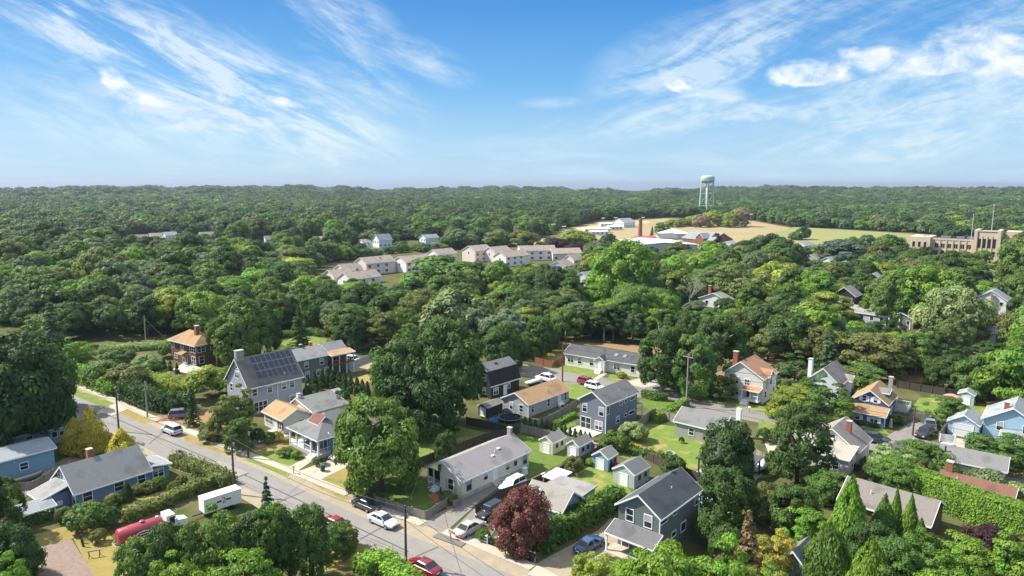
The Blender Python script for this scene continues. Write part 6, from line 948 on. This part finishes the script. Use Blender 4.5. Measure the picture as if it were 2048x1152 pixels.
# ------------------------------------------------------------------ single trees, as surveyed: x, top, base, width
for a in [
 (20, 682, 905, 180, 'round', 'deep green', 'huge dark tree at the left edge behind the grey cottage'), (100, 740, 890, 92, 'round', 'deep green', 'dark shaded tree overhanging the road at far left, right of the huge one'), (85, 690, 830, 105, 'round', 'dark green', 'dark sunlit-topped tree behind the huge left-edge tree'), (-30, 700, 900, 140, 'round', 'deep green', 'dark tree cut by the left edge'),
 (152, 680, 742, 66, 'loose', 'bright green', 'small bright green tree in front of the wood, upper left'), (490, 585, 738, 112, 'tall', 'mid green', 'tall leafy tree directly right of the brown shingled house'), (437, 640, 738, 40, 'round', 'mid green', 'leafy tree overlapping the brown shingled house roof'), (520, 600, 720, 90, 'round', 'dark green', 'dark tree between brown house and deck house'),
 (905, 640, 850, 140, 'round', 'dark green', 'largest dark tree at the centre, right part of the great mass'), (812, 655, 850, 135, 'round', 'dark green', 'largest dark tree at the centre, left part of the great mass'), (855, 720, 862, 160, 'round', 'deep green', 'low shaded front tree of the great central mass'), (766, 800, 984, 164, 'round', 'mid green', 'big round tree standing in front of the denim-blue house and lawn'),
 (712, 815, 966, 70, 'round', 'mid green', 'side tree leaning on the big round tree by the road'),
 (1043, 980, 1098, 112, 'round', 'dark red', 'dark red maple in front of the small grey-blue house'), (893, 850, 930, 50, 'tall', 'dark green', 'small slim tree on the lawn behind the ranch'), (1462, 812, 985, 112, 'tall', 'deep green', 'tall dark tree in front of the sage cottage'), (1595, 793, 960, 118, 'tall', 'dark green', 'tall dark tree left of the beige cape house'),
 (1585, 762, 838, 98, 'loose', 'yellow-green', 'wide low yellow-green tree before the tall white house'), (1640, 755, 842, 110, 'loose', 'mid green', 'spreading tree right against the tall white house'), (1590, 705, 772, 88, 'loose', 'dark green', 'flat layered tree between the two white houses'), (1447, 738, 796, 50, 'loose', 'olive green', 'thin olive tree left of the rust-roofed house'), (1415, 742, 790, 36, 'round', 'bright green', 'bright little tree at the trunk left of the rust-roofed house'),
 (1325, 620, 780, 110, 'tall', 'dark green', 'tall tree overhanging the right end of the white ranch'), (1385, 640, 790, 95, 'tall', 'mid green', 'tall tree behind the guyed pole'), (1430, 600, 755, 110, 'tall', 'dark green', 'tall tree behind the rust-roofed house chimney'), (1085, 625, 708, 75, 'round', 'dark green', 'dark tree left of the white ranch at the railway'), (1010, 645, 738, 85, 'round', 'dark green', 'dark tree right behind the charcoal barn house'), (1050, 660, 715, 60, 'round', 'mid green', 'smaller tree in front of the railway, left of the white ranch'),
 (1720, 720, 800, 105, 'loose', 'mid green', 'bright spreading tree behind the navy bungalow'), (1898, 783, 845, 62, 'loose', 'mid green', 'round bushy tree on the bungalow lawn'), (2045, 655, 810, 130, 'loose', 'bright green', 'bright tree cut by the right edge above the sky-blue house'), (1960, 700, 790, 80, 'round', 'mid green', 'leafy tree left of the bright right-edge tree'), (1900, 700, 770, 70, 'round', 'dark green', 'leafy tree above the pale blue shed'),
 (470, 775, 880, 78, 'loose', 'olive green', 'tree in front of the solar house gable'), (480, 835, 905, 56, 'loose', 'mid green', 'feathery small tree at the solar house path'), (688, 778, 828, 36, 'round', 'dark green', 'dark rounded tree behind the carport'), (550, 760, 790, 20, 'round', 'mid green', 'small tree at the solar house rear'),
 (628, 985, 1165, 96, 'tall', 'mid green', 'tall leafy tree at the bottom beside the red car'), (560, 1000, 1180, 95, 'round', 'mid green', 'leafy tree below the spruce, bottom left of the road'), (440, 1008, 1190, 122, 'loose', 'mid green', 'broad leafy tree right of the tank truck cab'), (352, 1044, 1190, 112, 'round', 'dark green', 'dark tree in front of the tank truck'), (300, 1072, 1200, 90, 'round', 'mid green', 'tree at the bottom left of the tank truck'), (520, 1040, 1190, 100, 'round', 'deep green', 'shaded tree between the dark bottom trees'), (675, 1045, 1120, 70, 'loose', 'mid green', 'small tree over the clipped hedge block'),
 (375, 1100, 1240, 110, 'loose', 'bright green', 'bright green tree at the bottom edge, left one of two'), (500, 1102, 1250, 130, 'loose', 'bright green', 'bright green tree at the bottom edge, right one of two'), (15, 1045, 1180, 110, 'round', 'deep green', 'dark tree in the bottom left corner by the gravel drive'), (10, 1130, 1260, 90, 'loose', 'bright green', 'bright treetop in the bottom left corner'), (-10, 955, 1080, 80, 'round', 'dark green', 'dark tree cut by the left edge beside the lean-to'),
 (1455, 925, 1045, 96, 'round', 'dark green', 'dark full tree beside the pool, right of the spruce-green house'), (1320, 1085, 1270, 150, 'loose', 'bright green', 'bright green tree at the bottom edge in front of the spruce-green house'), (1420, 1078, 1270, 150, 'loose', 'bright green', 'second bright green tree at the bottom edge, right of the first'), (1195, 1098, 1180, 90, 'loose', 'yellow-green', 'yellow-green airy bush tree at the bottom beside the blue car'), (1260, 1110, 1230, 90, 'loose', 'lime green', 'lime green bush tree between the two bright ones'), (1555, 1050, 1145, 84, 'loose', 'autumn yellow', 'yellow autumn-tinted tree above the small grey roof'), (1535, 1110, 1230, 90, 'loose', 'yellow-green', 'yellowish tree at the bottom edge left of the small grey roof'),
 (1590, 955, 1060, 90, 'round', 'dark green', 'dark broad shrub tree behind the cypresses'), (1665, 935, 1000, 80, 'round', 'mid green', 'leafy tree below the beige cape house'), (1540, 960, 1040, 70, 'round', 'olive green', 'olive shrub tree with brownish tips right of the dark full tree'), (1620, 1010, 1090, 80, 'loose', 'bright green', 'leafy tree left of the lime cypress'), (1750, 1040, 1150, 90, 'round', 'dark green', 'glossy dark magnolia between the cypresses'), (1790, 1070, 1180, 90, 'round', 'mid green', 'leafy tree below the glossy magnolia'), (1860, 1065, 1170, 90, 'loose', 'mid green', 'leafy tree right of the cypress group'), (1975, 1038, 1130, 88, 'round', 'purple', 'dark purple-leaved tree at the lower right'), (1930, 1065, 1160, 90, 'loose', 'bright green', 'light leafy tree left of the purple tree'),
 (2040, 1060, 1180, 90, 'loose', 'bright green', 'bright tree in the bottom right corner'), (1900, 1110, 1240, 110, 'loose', 'bright green', 'bright treetop at the bottom edge right of the cypresses'), (1810, 1125, 1260, 100, 'loose', 'mid green', 'leafy treetop at the bottom edge under the cypresses'), (1790, 885, 950, 80, 'loose', 'pale green', 'pale silvery bush tree right of the beige cape'), (1800, 915, 985, 70, 'round', 'mid green', 'dark leafy tree behind the end of the tall hedge'), (1850, 880, 945, 90, 'round', 'mid green', 'leafy tree before the bungalow driveway'), (1840, 905, 975, 60, 'round', 'dark green', 'dark tree beside the low grey house garden'), (2010, 855, 925, 110, 'loose', 'mid green', 'wide flowering bush tree before the sky-blue house'),
 (480, 488, 545, 72, 'willow', 'yellow-green', 'golden weeping willow in the left wood'), (920, 572, 690, 150, 'wind', 'silvery green', 'big windblown silvery tree at the centre'), (1000, 615, 700, 110, 'wind', 'grey-green', 'windblown grey-green tree right of the silvery one'), (1240, 480, 610, 130, 'round', 'bright green', 'big bright green tree below the white hall'), (1270, 510, 610, 90, 'round', 'mid green', 'big green tree right in front of the bright one'), (1190, 560, 615, 70, 'round', 'bright green', 'bright round tree by the pale roofed house'), (1490, 520, 610, 120, 'loose', 'olive green', 'broad olive tree in the right wood'), (1560, 500, 600, 120, 'mid', 'yellow-green', 'broad yellowish tree in the right wood below the field'),
 (1655, 573, 640, 84, 'loose', 'yellow-green', 'yellow-green bushy tree left of the black gabled house'), (1910, 552, 690, 112, 'round', 'pale green', 'large pale green blossoming tree, right wood'), (1830, 520, 640, 120, 'round', 'bright green', 'large bright tree below the school'), (1780, 540, 640, 90, 'round', 'mid green', 'large dark-sided tree above the pavilion house'), (2050, 458, 575, 80, 'round', 'mid green', 'tall tree hiding the right end of the school'), (1925, 505, 565, 80, 'round', 'mid green', 'round tree directly in front of the school wing'), (1870, 500, 565, 70, 'round', 'mid green', 'leafy tree left below the school bay'), (1690, 470, 530, 100, 'midloose', 'blue-green', 'layered blue-green pine below the green field'), *[(1345+i*19+(i%3)*4, 424-(i%4)*2+(8 if i < 2 else 0), 452-(i%3)*2, 34+(i%3)*6, 'mid', ('yellow-green', 'olive green', 'yellow-green', 'straw')[i % 4], f"pale yellowish tree, {['first','second','third','fourth','fifth','sixth','seventh','eighth'][i]} from the left below the water tower") for i in range(8)], (1045, 452, 492, 64, 'mid', 'olive green', 'broad olive tree between townhouses and the dry field'), (1150, 454, 496, 84, 'mid', 'yellow-green', 'wide yellowish tree at the left of the dry field'), (1112, 472, 500, 54, 'mid', 'purple', 'dark purple round tree left of the others by the field'), (1146, 480, 502, 46, 'mid', 'purple', 'dark purple round tree in the middle by the field'), (1186, 478, 502, 56, 'mid', 'purple', 'dark purple round tree nearest the white hall'), (1215, 468, 498, 54, 'mid', 'mid green', 'rounded green tree left of the white hall'), (985, 450, 492, 66, 'mid', 'olive green', 'olive tree behind the tall pink townhouse gable'), (1322, 447, 470, 30, 'mid', 'mid green', 'round dark tree right of the small spruce by the stack'), (1432, 460, 486, 20, 'mid', 'purple', 'small dark red tree at the edge of the brick building'), (1605, 445, 475, 30, 'mid', 'dark green', 'small dark tree on the green field'), (1590, 455, 476, 26, 'mid', 'mid green', 'small tree at the edge of the green field'),
 (880, 526, 590, 150, 'mid', 'mid green', 'wide feathery tree in front of the townhouses'), (820, 535, 590, 46, 'mid', 'lime green', 'small lime tree before the townhouses'), (985, 520, 580, 60, 'mid', 'deep green', 'dark round tree before the townhouses'), (722, 557, 650, 100, 'loose', 'bright green', 'bright green tree in front of the townhouse row'), (800, 572, 660, 85, 'round', 'mid green', 'green tree below the middle of the townhouse row'), (640, 570, 660, 90, 'round', 'dark green', 'dark tree below the left end of the townhouse row'), (1070, 520, 590, 70, 'mid', 'olive green', 'rounded olive tree right of the townhouse row'), (1050, 540, 620, 110, 'round', 'dark green', 'dark layered tree below the right end of the townhouses')]:
    tree(*a)
for x, yt, yb, w, col, lab, k in [(188, 820, 912, 56, 'golden yellow', 'tallest golden yellow cypress between cottage and road', 'fatcone'), (155, 840, 912, 42, 'golden yellow', 'golden yellow cypress at the left of the group of three', 'fatcone'), (249, 862, 925, 50, 'golden yellow', 'low golden yellow cypress behind the slate-blue house roof', 'fatcone'), (1697, 944, 1110, 84, 'lime green', 'tallest lime green cypress at the lower right', 'cone'), (1655, 1040, 1180, 94, 'mid green', 'dark broad cypress in front of the tallest one', 'fatcone'), (1765, 982, 1110, 66, 'mid green', 'dark green cypress before the long brown-grey roof', 'cone'), (1788, 968, 1100, 34, 'bright green', 'slender cypress right behind the dark green one', 'cone'), (1816, 982, 1120, 48, 'bright green', 'pointed cypress over the brown-grey roof centre', 'cone'), (1738, 1072, 1220, 80, 'bright green', 'broad cypress at the bottom edge, lower right', 'fatcone'), (1838, 1030, 1130, 50, 'mid green', 'cypress at the right end of the cypress group', 'cone'), (1582, 975, 1060, 22, 'purple', 'thin dark purple column tree behind the yellow shrubs', 'column')]:
    tree(x, yt, yb, w, k, col, lab, name='cypress_tree')
for x, yt, yb, w, col, lab in [(542, 955, 1090, 52, 'blue-green', 'blue-green spruce beside the white trailer and the road'), (388, 775, 856, 34, 'dark green', 'slim dark conifer at the shady drive'), (1495, 1015, 1170, 74, 'russet', 'half-dead russet conifer left of the yellow tree'), (2003, 1085, 1180, 60, 'blue-green', 'small blue spruce at the lower right before the purple tree'), (761, 516, 548, 22, 'deep green', 'dark spruce in front of the tall townhouse'), (1303, 449, 478, 14, 'deep green', 'small dark spruce right of the chimney stack'), (110, 610, 720, 70, 'grey-green', 'grey-green spruce in the wood edge upper left'), (1655, 650, 745, 60, 'grey-green', 'grey-green conifer behind the tall white house'), (600, 610, 700, 50, 'dark green', 'dark conifer behind the small meadow')]:
    tree(x, yt, yb, w, 'spruce', col, lab, name='conifer_tree')
# bare dead tree
p = at(1378, 625); t = empty('dead_tree', p, 0, 'bare pale dead tree among the green crowns, right of centre', 'tree'); rd = random.Random(9); m = MB(); hh = solve_h(p.x, p.y, 548); m.tube([(0, 0, 0), (.2, 0, hh*.4)], [.3, .2], 7); m.build('trunk', palebark, t); m = MB()
def grow(a, d, L_, r, n):
    b = a+d*L_; m.tube([a, b], [r, r*.6], 5)
    if n:
        for _ in range(3): grow(b, (d+Vector((rd.uniform(-.6, .6), rd.uniform(-.6, .6), rd.uniform(-.05, .4)))).normalized(), L_*.72, r*.6, n-1)
for _ in range(5): grow(Vector((.2, 0, hh*.38)), Vector((rd.uniform(-.6, .6), rd.uniform(-.6, .6), .8)).normalized(), hh*.22, .14, 3)
m.build('branches', palebark, t)
# shrubs
for a in [(180, 1012, 1062, 72, 'mid green', 'big clipped dome bush at the slate-blue house corner', 'clipped'), (224, 1018, 1060, 38, 'dark green', 'egg-shaped clipped bush right of the big dome', 'clipped'), (259, 970, 1008, 22, 'deep green', 'upright dark bush against the slate-blue house', 'fatcone'), (230, 994, 1018, 28, 'olive green', 'rounded bush below the slate-blue house window', 'shrub'), (303, 965, 990, 30, 'olive green', 'flat-topped bush near the right end of the slate-blue house', 'clipped'), (322, 957, 982, 28, 'mid green', 'clipped bush by the garden arch', 'clipped'), (280, 973, 995, 24, 'olive green', 'small bush under the slate-blue house windows', 'shrub'), (352, 967, 988, 24, 'olive green', 'brown-topped clipped bush in the road garden', 'clipped'), (366, 955, 972, 22, 'olive green', 'small clipped bush near the flag', 'clipped'), (133, 1022, 1050, 26, 'olive green', 'bush at the entry of the slate-blue house', 'shrub'), (200, 1065, 1092, 26, 'olive green', 'shaggy shrub behind the tank truck', 'shrub'), (20, 1005, 1028, 40, 'mid green', 'leafy bush below the low wooden fence', 'shrub'),
 (540, 868, 888, 28, 'mid green', 'shrub in front of the cream bungalow', 'shrub'), (563, 866, 886, 14, 'golden yellow', 'small golden shrub beside the porch house', 'shrub'), (520, 860, 890, 26, 'dark green', 'dark shrub before the cream bungalow windows', 'shrub'), (574, 899, 915, 28, 'mid green', 'flower bed shrub at the porch house front', 'shrub'), (595, 905, 920, 20, 'bright green', 'leafy plant beside the porch steps', 'shrub'), (643, 917, 934, 24, 'dark green', 'shrub right of the white porch steps', 'shrub'), (436, 828, 840, 20, 'dark green', 'low shrub in the solar house garden', 'clipped'), (350, 850, 875, 0.1, 'dark green', 'tiny shrub by the drive', 'shrub') if False else (425, 860, 885, 40, 'olive green', 'mixed shrub bed behind the dark low fence', 'shrub'), (895, 985, 1002, 30, 'olive green', 'flowering shrub below the ranch front window', 'shrub'), (908, 990, 1008, 24, 'mid green', 'leafy shrub at the ranch corner', 'shrub'),
 (1245, 742, 755, 20, 'yellow-green', 'pale flowering shrub at the white ranch wall', 'shrub'), (1268, 845, 880, 52, 'pale green', 'pale feathery shrub beside the slate house corner', 'shrub'), (1232, 862, 900, 56, 'mid green', 'dark rounded shrub at the corner of the patio', 'shrub'), (1212, 880, 900, 30, 'mid green', 'shrub behind the dusty blue shed', 'shrub'), (1150, 912, 945, 40, 'olive green', 'flowering shrub along the yard fence', 'shrub'), (1185, 915, 930, 22, 'bright green', 'bright plant beside the dusty blue shed', 'shrub'), (1350, 910, 950, 44, 'dark green', 'dark shrub at the end of the wide lawn', 'shrub'), (1425, 1015, 1085, 66, 'dark green', 'dark shrub at the back corner of the spruce-green house', 'shrub'), (1455, 1050, 1120, 56, 'dark green', 'dark shrub below the pool deck', 'shrub'), (1356, 820, 834, 40, 'olive green', 'flower bed shrub under the guyed pole', 'shrub'),
 (1795, 823, 842, 28, 'mid green', 'round bush at the navy bungalow corner', 'shrub'), (1722, 836, 845, 14, 'dark green', 'dark bush under the bungalow left window', 'clipped'), (1750, 838, 850, 14, 'dark green', 'dark bush under the bungalow right window', 'clipped'), (1935, 935, 965, 32, 'mid green', 'clipped bush before the low grey house', 'clipped'), (1888, 918, 962, 50, 'mid green', 'round bush with red tips left of the low grey house', 'shrub'), (1982, 935, 985, 62, 'grey-green', 'large grey-green bush before the low grey house', 'shrub'), (2035, 960, 1010, 60, 'pale green', 'pale variegated bush at the right edge', 'shrub'), (1770, 925, 965, 64, 'dark green', 'dark bush below the beige cape', 'shrub'), (1762, 905, 935, 56, 'grey-green', 'silvery bush beside the beige cape', 'shrub'), (1530, 852, 880, 30, 'dark green', 'dark bush right of the sage cottage', 'shrub'), (1365, 872, 884, 10, 'dark green', 'tiny bush at the sage cottage wall', 'shrub'), (575, 760, 775, 10, 'mid green', 'small plant behind the solar house', 'shrub'), (970, 1058, 1082, 26, 'mid green', 'leafy shrub behind the short white rail', 'shrub'),
 (210, 730, 775, 60, 'mid green', 'wild shrub in the upper left garden, left one', 'shrub'), (255, 735, 785, 70, 'olive green', 'wild olive shrub in the middle of the upper left garden', 'shrub'), (240, 705, 735, 60, 'dark green', 'dark wild shrub at the back of the upper left garden', 'shrub'), (300, 715, 745, 50, 'pale green', 'pale shrub beside the small garden lawn', 'shrub'), (300, 728, 748, 40, 'bright green', 'bright low shrub at the edge of the small garden lawn', 'shrub'), (420, 740, 800, 80, 'yellow-green', 'yellow-green shrub mass left of the solar house', 'shrub'), (335, 690, 720, 30, 'mid green', 'shrub at the brown house corner', 'shrub'), (445, 740, 790, 50, 'bright green', 'feathery shrub at the solar house gable', 'shrub')]:
    bush(*a[:5], a[5], a[6])
# ------------------------------------------------------------------ woods: every tree stands on its own spot; the nearest ones are things of their own
def interp(x, P): return float(np.interp(x, [p[0] for p in P], [p[1] for p in P]))
EDGE = [(-400, 640), (0, 650), (110, 712), (190, 692), (330, 678), (400, 690), (460, 680), (560, 664), (650, 676), (700, 705), (750, 712), (960, 700), (1040, 682), (1290, 692), (1460, 712), (1600, 735), (1700, 748), (1900, 756), (2048, 765), (2500, 780)]
def inside(x, y, P):
    c = False; j = len(P)-1
    for i in range(len(P)):
        if (P[i][1] > y) != (P[j][1] > y) and x < (P[j][0]-P[i][0])*(y-P[i][1])/(P[j][1]-P[i][1])+P[i][0]: c = not c
        j = i
    return c
CLEAR = [[(600, 575), (640, 532), (800, 508), (930, 500), (1000, 492), (1170, 500), (1185, 540), (1010, 565), (800, 578)], [(1085, 492), (1095, 470), (1110, 460), (1150, 452), (1180, 441), (1330, 432), (1500, 436), (1580, 449), (1850, 461), (1905, 478), (1880, 497), (1700, 517), (1560, 508), (1500, 505), (1300, 512), (1250, 512), (1150, 502)],
         [(1835, 520), (1860, 480), (2010, 476), (2020, 520)], [(1955, 550), (1975, 520), (2005, 522), (2000, 560)]]
KEEP = [(332, 655, 410, 735, 160), (560, 676, 655, 698, 170), (370, 455, 425, 478, 450), (185, 478, 210, 497, 330), (235, 462, 345, 484, 420), (500, 468, 545, 490, 430), (605, 468, 650, 486, 420), (700, 462, 785, 492, 430), (800, 458, 880, 482, 440), (632, 535, 830, 566, 290), (690, 512, 790, 545, 320), (790, 500, 880, 540, 340), (862, 496, 1000, 524, 370), (960, 498, 1050, 535, 350), (1015, 488, 1090, 505, 420), (1090, 495, 1155, 545, 370), (1412, 574, 1480, 603, 215), (1166, 548, 1182, 560, 255), (1172, 578, 1212, 590, 220), (1678, 558, 1736, 610, 220),
        (1696, 604, 1782, 630, 185), (1798, 612, 1842, 636, 185), (1968, 568, 2035, 630, 205), (1750, 544, 1768, 556, 280), (1684, 520, 1705, 535, 310), (1618, 508, 1690, 522, 340), (1960, 532, 1998, 548, 300), (1968, 636, 2000, 660, 165), (1848, 452, 2016, 500, 430), (1240, 465, 1470, 492, 560), (1020, 440, 1340, 478, 560), (1540, 450, 1860, 478, 500), (1395, 350, 1430, 428, 900), (1458, 700, 1565, 795, 150), (1625, 715, 1706, 810, 140), (1134, 688, 1290, 755, 160), (1930, 690, 2025, 708, 150), (1312, 392, 1324, 400, 1500), (965, 540, 968, 590, 240), (700, 700, 735, 740, 160), (1360, 548, 1396, 610, 190)]
KEEP_ = [(a, b, c, e, max(d, at((a+c)/2, e).length if e > 400 else d)) for a, b, c, e, d in KEEP]
rw = random.Random(42); CAND = []
def hidden(X, Y, R, h):
    x0, yt = px(X, Y, h); _, yb = px(X, Y, h*.25); d = math.hypot(X, Y); w = R*FOC/d
    for a, b, c, e, dist in KEEP_:
        if d < dist-3 and x0+w*.8 > a and x0-w*.8 < c and yb > b and yt < e: return True
    return False
r = 118.
while r < 3480:
    sp = 6.6 if r < 330 else 7.2 if r < 600 else 7.8 if r < 1100 else 9.2 if r < 2000 else 11.5
    n = int(r*R_(92)/sp)
    for j in range(n):
        a = R_(-46)+R_(92)*(j+rw.random())/n; rr = r+rw.uniform(-.5, .5)*sp; X, Y = rr*math.sin(a), rr*math.cos(a)
        if rr > coast(math.degrees(a)): continue
        x, y = px(X, Y, 0)
        if y > interp(x, EDGE) or any(inside(x, y, P) for P in CLEAR): continue
        u = rw.random(); R = sp*rw.uniform(.5, .8)*(1.35 if u > .8 else 1); h = (rw.uniform(8., 11.5) if u < .75 else rw.uniform(10.5, 14.5))*(1.1 if r > 500 else 1)
        if r < 930 and hidden(X, Y, R, h):
            h *= .55; R *= .75
            if hidden(X, Y, R, h): continue
        if r < 420 and any((X-p[0])**2+(Y-p[1])**2 < (R*.75+p[2]*.8)**2 for p in NEAR): continue
        CAND.append((X, Y, R, h))
    r += sp*.92
pal_n = ['dark green']*5+['mid green']*6+['olive green']*3+['bright green']*3+['grey-green']*2+['deep green']*3+['yellow-green']
def vis(c):
    x, y = px(c[0], c[1], c[3]*.8); return -30 < x < 2078
CAND.sort(key=lambda c: math.hypot(c[0], c[1])/c[2]**.5)
IND = [c for c in CAND if vis(c)][:185]; ids = set(map(id, IND)); REST = [c for c in CAND if id(c) not in ids]
def zone(x, y, d):
    if x < 330: z = 'in the wood behind the upper left garden' if y > 640 else 'deep in the left wood'
    elif x < 560: z = 'in the wood behind the brown shingled house'
    elif x < 760: z = 'in the wood behind the deck house meadow'
    elif x < 1040: z = 'in the wood behind the great central tree'
    elif x < 1300: z = 'in the wood behind the white ranch'
    elif x < 1480: z = 'in the wood left of the rust-roofed house'
    elif x < 1680: z = 'in the wood behind the two white houses'
    elif x < 1870: z = 'in the wood behind the navy bungalow'
    else: z = 'in the wood above the sky-blue house'
    return z
ORD = 'first second third fourth fifth sixth seventh eighth ninth tenth eleventh twelfth thirteenth fourteenth fifteenth sixteenth seventeenth eighteenth'.split()
look = {}
for c in IND:
    col = rw.choice(pal_n); kd = rw.choice(['round', 'round', 'round', 'tall', 'loose', 'mid', 'midloose']); x, y = px(c[0], c[1], c[3]); d = math.hypot(c[0], c[1]); shape = {'round': 'round', 'tall': 'tall', 'loose': 'airy', 'mid': 'round', 'midloose': 'airy'}[kd]
    look.setdefault((zone(x, px(c[0], c[1], 0)[1], d), shape, col), []).append((x, c, kd))
for (z, shape, col), l in look.items():
    l.sort(key=lambda q: q[0])
    for i, (x, c, kd) in enumerate(l):
        lab = f"{shape} {col} tree {z}"+('' if len(l) == 1 else f", {ORD[i]} such from left"); plant('woodland_tree', 'tree', lab, Vector((c[0], c[1], 0)), c[2]*1.08, c[3], kd, col, 'broadleaf trees of the nearer woods', cap=1.2)
# the far wood reads as one mass: crowns scattered by geometry nodes
def forest(cands):
    cands = cands; n = len(cands); me = bpy.data.meshes.new('forest'); co = np.array([(c[0], c[1], hill(c[0], c[1])-.2) for c in cands], np.float32); me.vertices.add(n); me.vertices.foreach_set('co', co.ravel())
    rng = np.random.default_rng(8); d = np.hypot(co[:, 0], co[:, 1])
    src = [bpy.data.objects.new('crown_source', m_) for m_ in CR['mid']+CR['midloose']]; nm = len(src)
    low = [crown('far_crown', 100+s, 40, 30, .16, (1.35, 1.6, 1.9)[s % 3], rc=(.24, .42), amp=.34, squash=.6) for s in range(4)]; src += [bpy.data.objects.new('crown_source', m_) for m_ in low]
    vid = np.where(d < 560, rng.integers(0, nm, n), nm+rng.integers(0, 4, n)).astype(np.int32)
    hgt = np.array([c[3] for c in cands])*(1+.75*np.clip(np.sin(co[:, 0]/61+co[:, 1]/230)*np.sin(co[:, 0]/23+2), 0, 1)*(d > 1800)); rad = np.array([c[2] for c in cands])*np.where(d > 900, 1.3, 1.12); mh = np.array([1.5, 1.7, 2.1, 1.35, 1.5, 1.7, 1.7, 1.35, 1.6, 1.9, 1.35])
    # stretch each crown from just above the ground to the tree's height
    hc = np.minimum(hgt*.95, mh[vid]*rad*1.15); co[:, 2] += hgt-hc; me.vertices.foreach_set('co', co.ravel()); scl = np.stack([rad, rad, hc/mh[vid]], 1).astype(np.float32); rot = rng.uniform(0, 6.28, n).astype(np.float32)
    names = ['dark green', 'mid green', 'olive green', 'grey-green', 'deep green', 'bright green', 'yellow-green']; pr = np.array([.27, .24, .17, .12, .10, .07, .03]); k = rng.choice(7, n, p=pr/pr.sum()); C = np.array([GREENS[x] for x in names])[k]*rng.uniform(.8, 1.2, (n, 1))
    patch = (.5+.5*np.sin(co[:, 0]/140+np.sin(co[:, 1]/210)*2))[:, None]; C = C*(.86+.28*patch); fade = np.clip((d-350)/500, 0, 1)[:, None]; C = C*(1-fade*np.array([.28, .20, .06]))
    C = np.concatenate([C, np.ones((n, 1))], 1).astype(np.float32)
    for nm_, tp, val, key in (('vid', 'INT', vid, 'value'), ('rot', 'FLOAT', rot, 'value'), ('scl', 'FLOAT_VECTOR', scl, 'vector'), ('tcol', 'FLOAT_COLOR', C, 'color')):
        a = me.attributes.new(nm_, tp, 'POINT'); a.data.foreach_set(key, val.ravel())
    ob = link(bpy.data.objects.new('forest', me)); tag(ob, 'far broadleaf forest reaching to the sea as one canopy', 'forest', kind='stuff')
    g = bpy.data.node_groups.new('scatter', 'GeometryNodeTree'); g.interface.new_socket('Geometry', in_out='INPUT', socket_type='NodeSocketGeometry'); g.interface.new_socket('Geometry', in_out='OUTPUT', socket_type='NodeSocketGeometry')
    N, L = g.nodes, g.links; gi = N.new('NodeGroupInput'); go = N.new('NodeGroupOutput'); ip = N.new('GeometryNodeInstanceOnPoints')
    def attr(nm_, tp):
        q = N.new('GeometryNodeInputNamedAttribute'); q.data_type = tp; q.inputs[0].default_value = nm_; return q.outputs[0]
    gt = N.new('GeometryNodeGeometryToInstance')
    for s in reversed(src):
        oi = N.new('GeometryNodeObjectInfo'); oi.inputs['Object'].default_value = s; sm = N.new('GeometryNodeSetMaterial'); sm.inputs['Material'].default_value = forestm
        L.new(oi.outputs['Geometry'], sm.inputs['Geometry']); L.new(sm.outputs[0], gt.inputs[0])
    L.new(gi.outputs[0], ip.inputs['Points']); L.new(gt.outputs[0], ip.inputs['Instance']); ip.inputs['Pick Instance'].default_value = True; L.new(attr('vid', 'INT'), ip.inputs['Instance Index'])
    cx = N.new('ShaderNodeCombineXYZ'); L.new(attr('rot', 'FLOAT'), cx.inputs[2]); L.new(cx.outputs[0], ip.inputs['Rotation']); L.new(attr('scl', 'FLOAT_VECTOR'), ip.inputs['Scale']); L.new(ip.outputs[0], go.inputs[0])
    md = ob.modifiers.new('scatter', 'NODES'); md.node_group = g; return ob
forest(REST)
# ------------------------------------------------------------------ the air
def haze():
    b = MB().box(-42000, -42000, -5, 42000, 42000, 62); m = bpy.data.materials.new('haze'); m.use_nodes = True; N = m.node_tree.nodes; N.clear(); o = N.new('ShaderNodeOutputMaterial'); v = N.new('ShaderNodeVolumePrincipled')
    v.inputs['Density'].default_value = .00010; v.inputs['Color'].default_value = (.48, .55, .68, 1); v.inputs['Anisotropy'].default_value = .2; m.node_tree.links.new(v.outputs[0], o.inputs['Volume'])
    tag(b.build('haze', m), kind='stuff')
if HAZE: haze()
S.cycles.use_denoising = True
print('TREES', len(IND), len(REST))
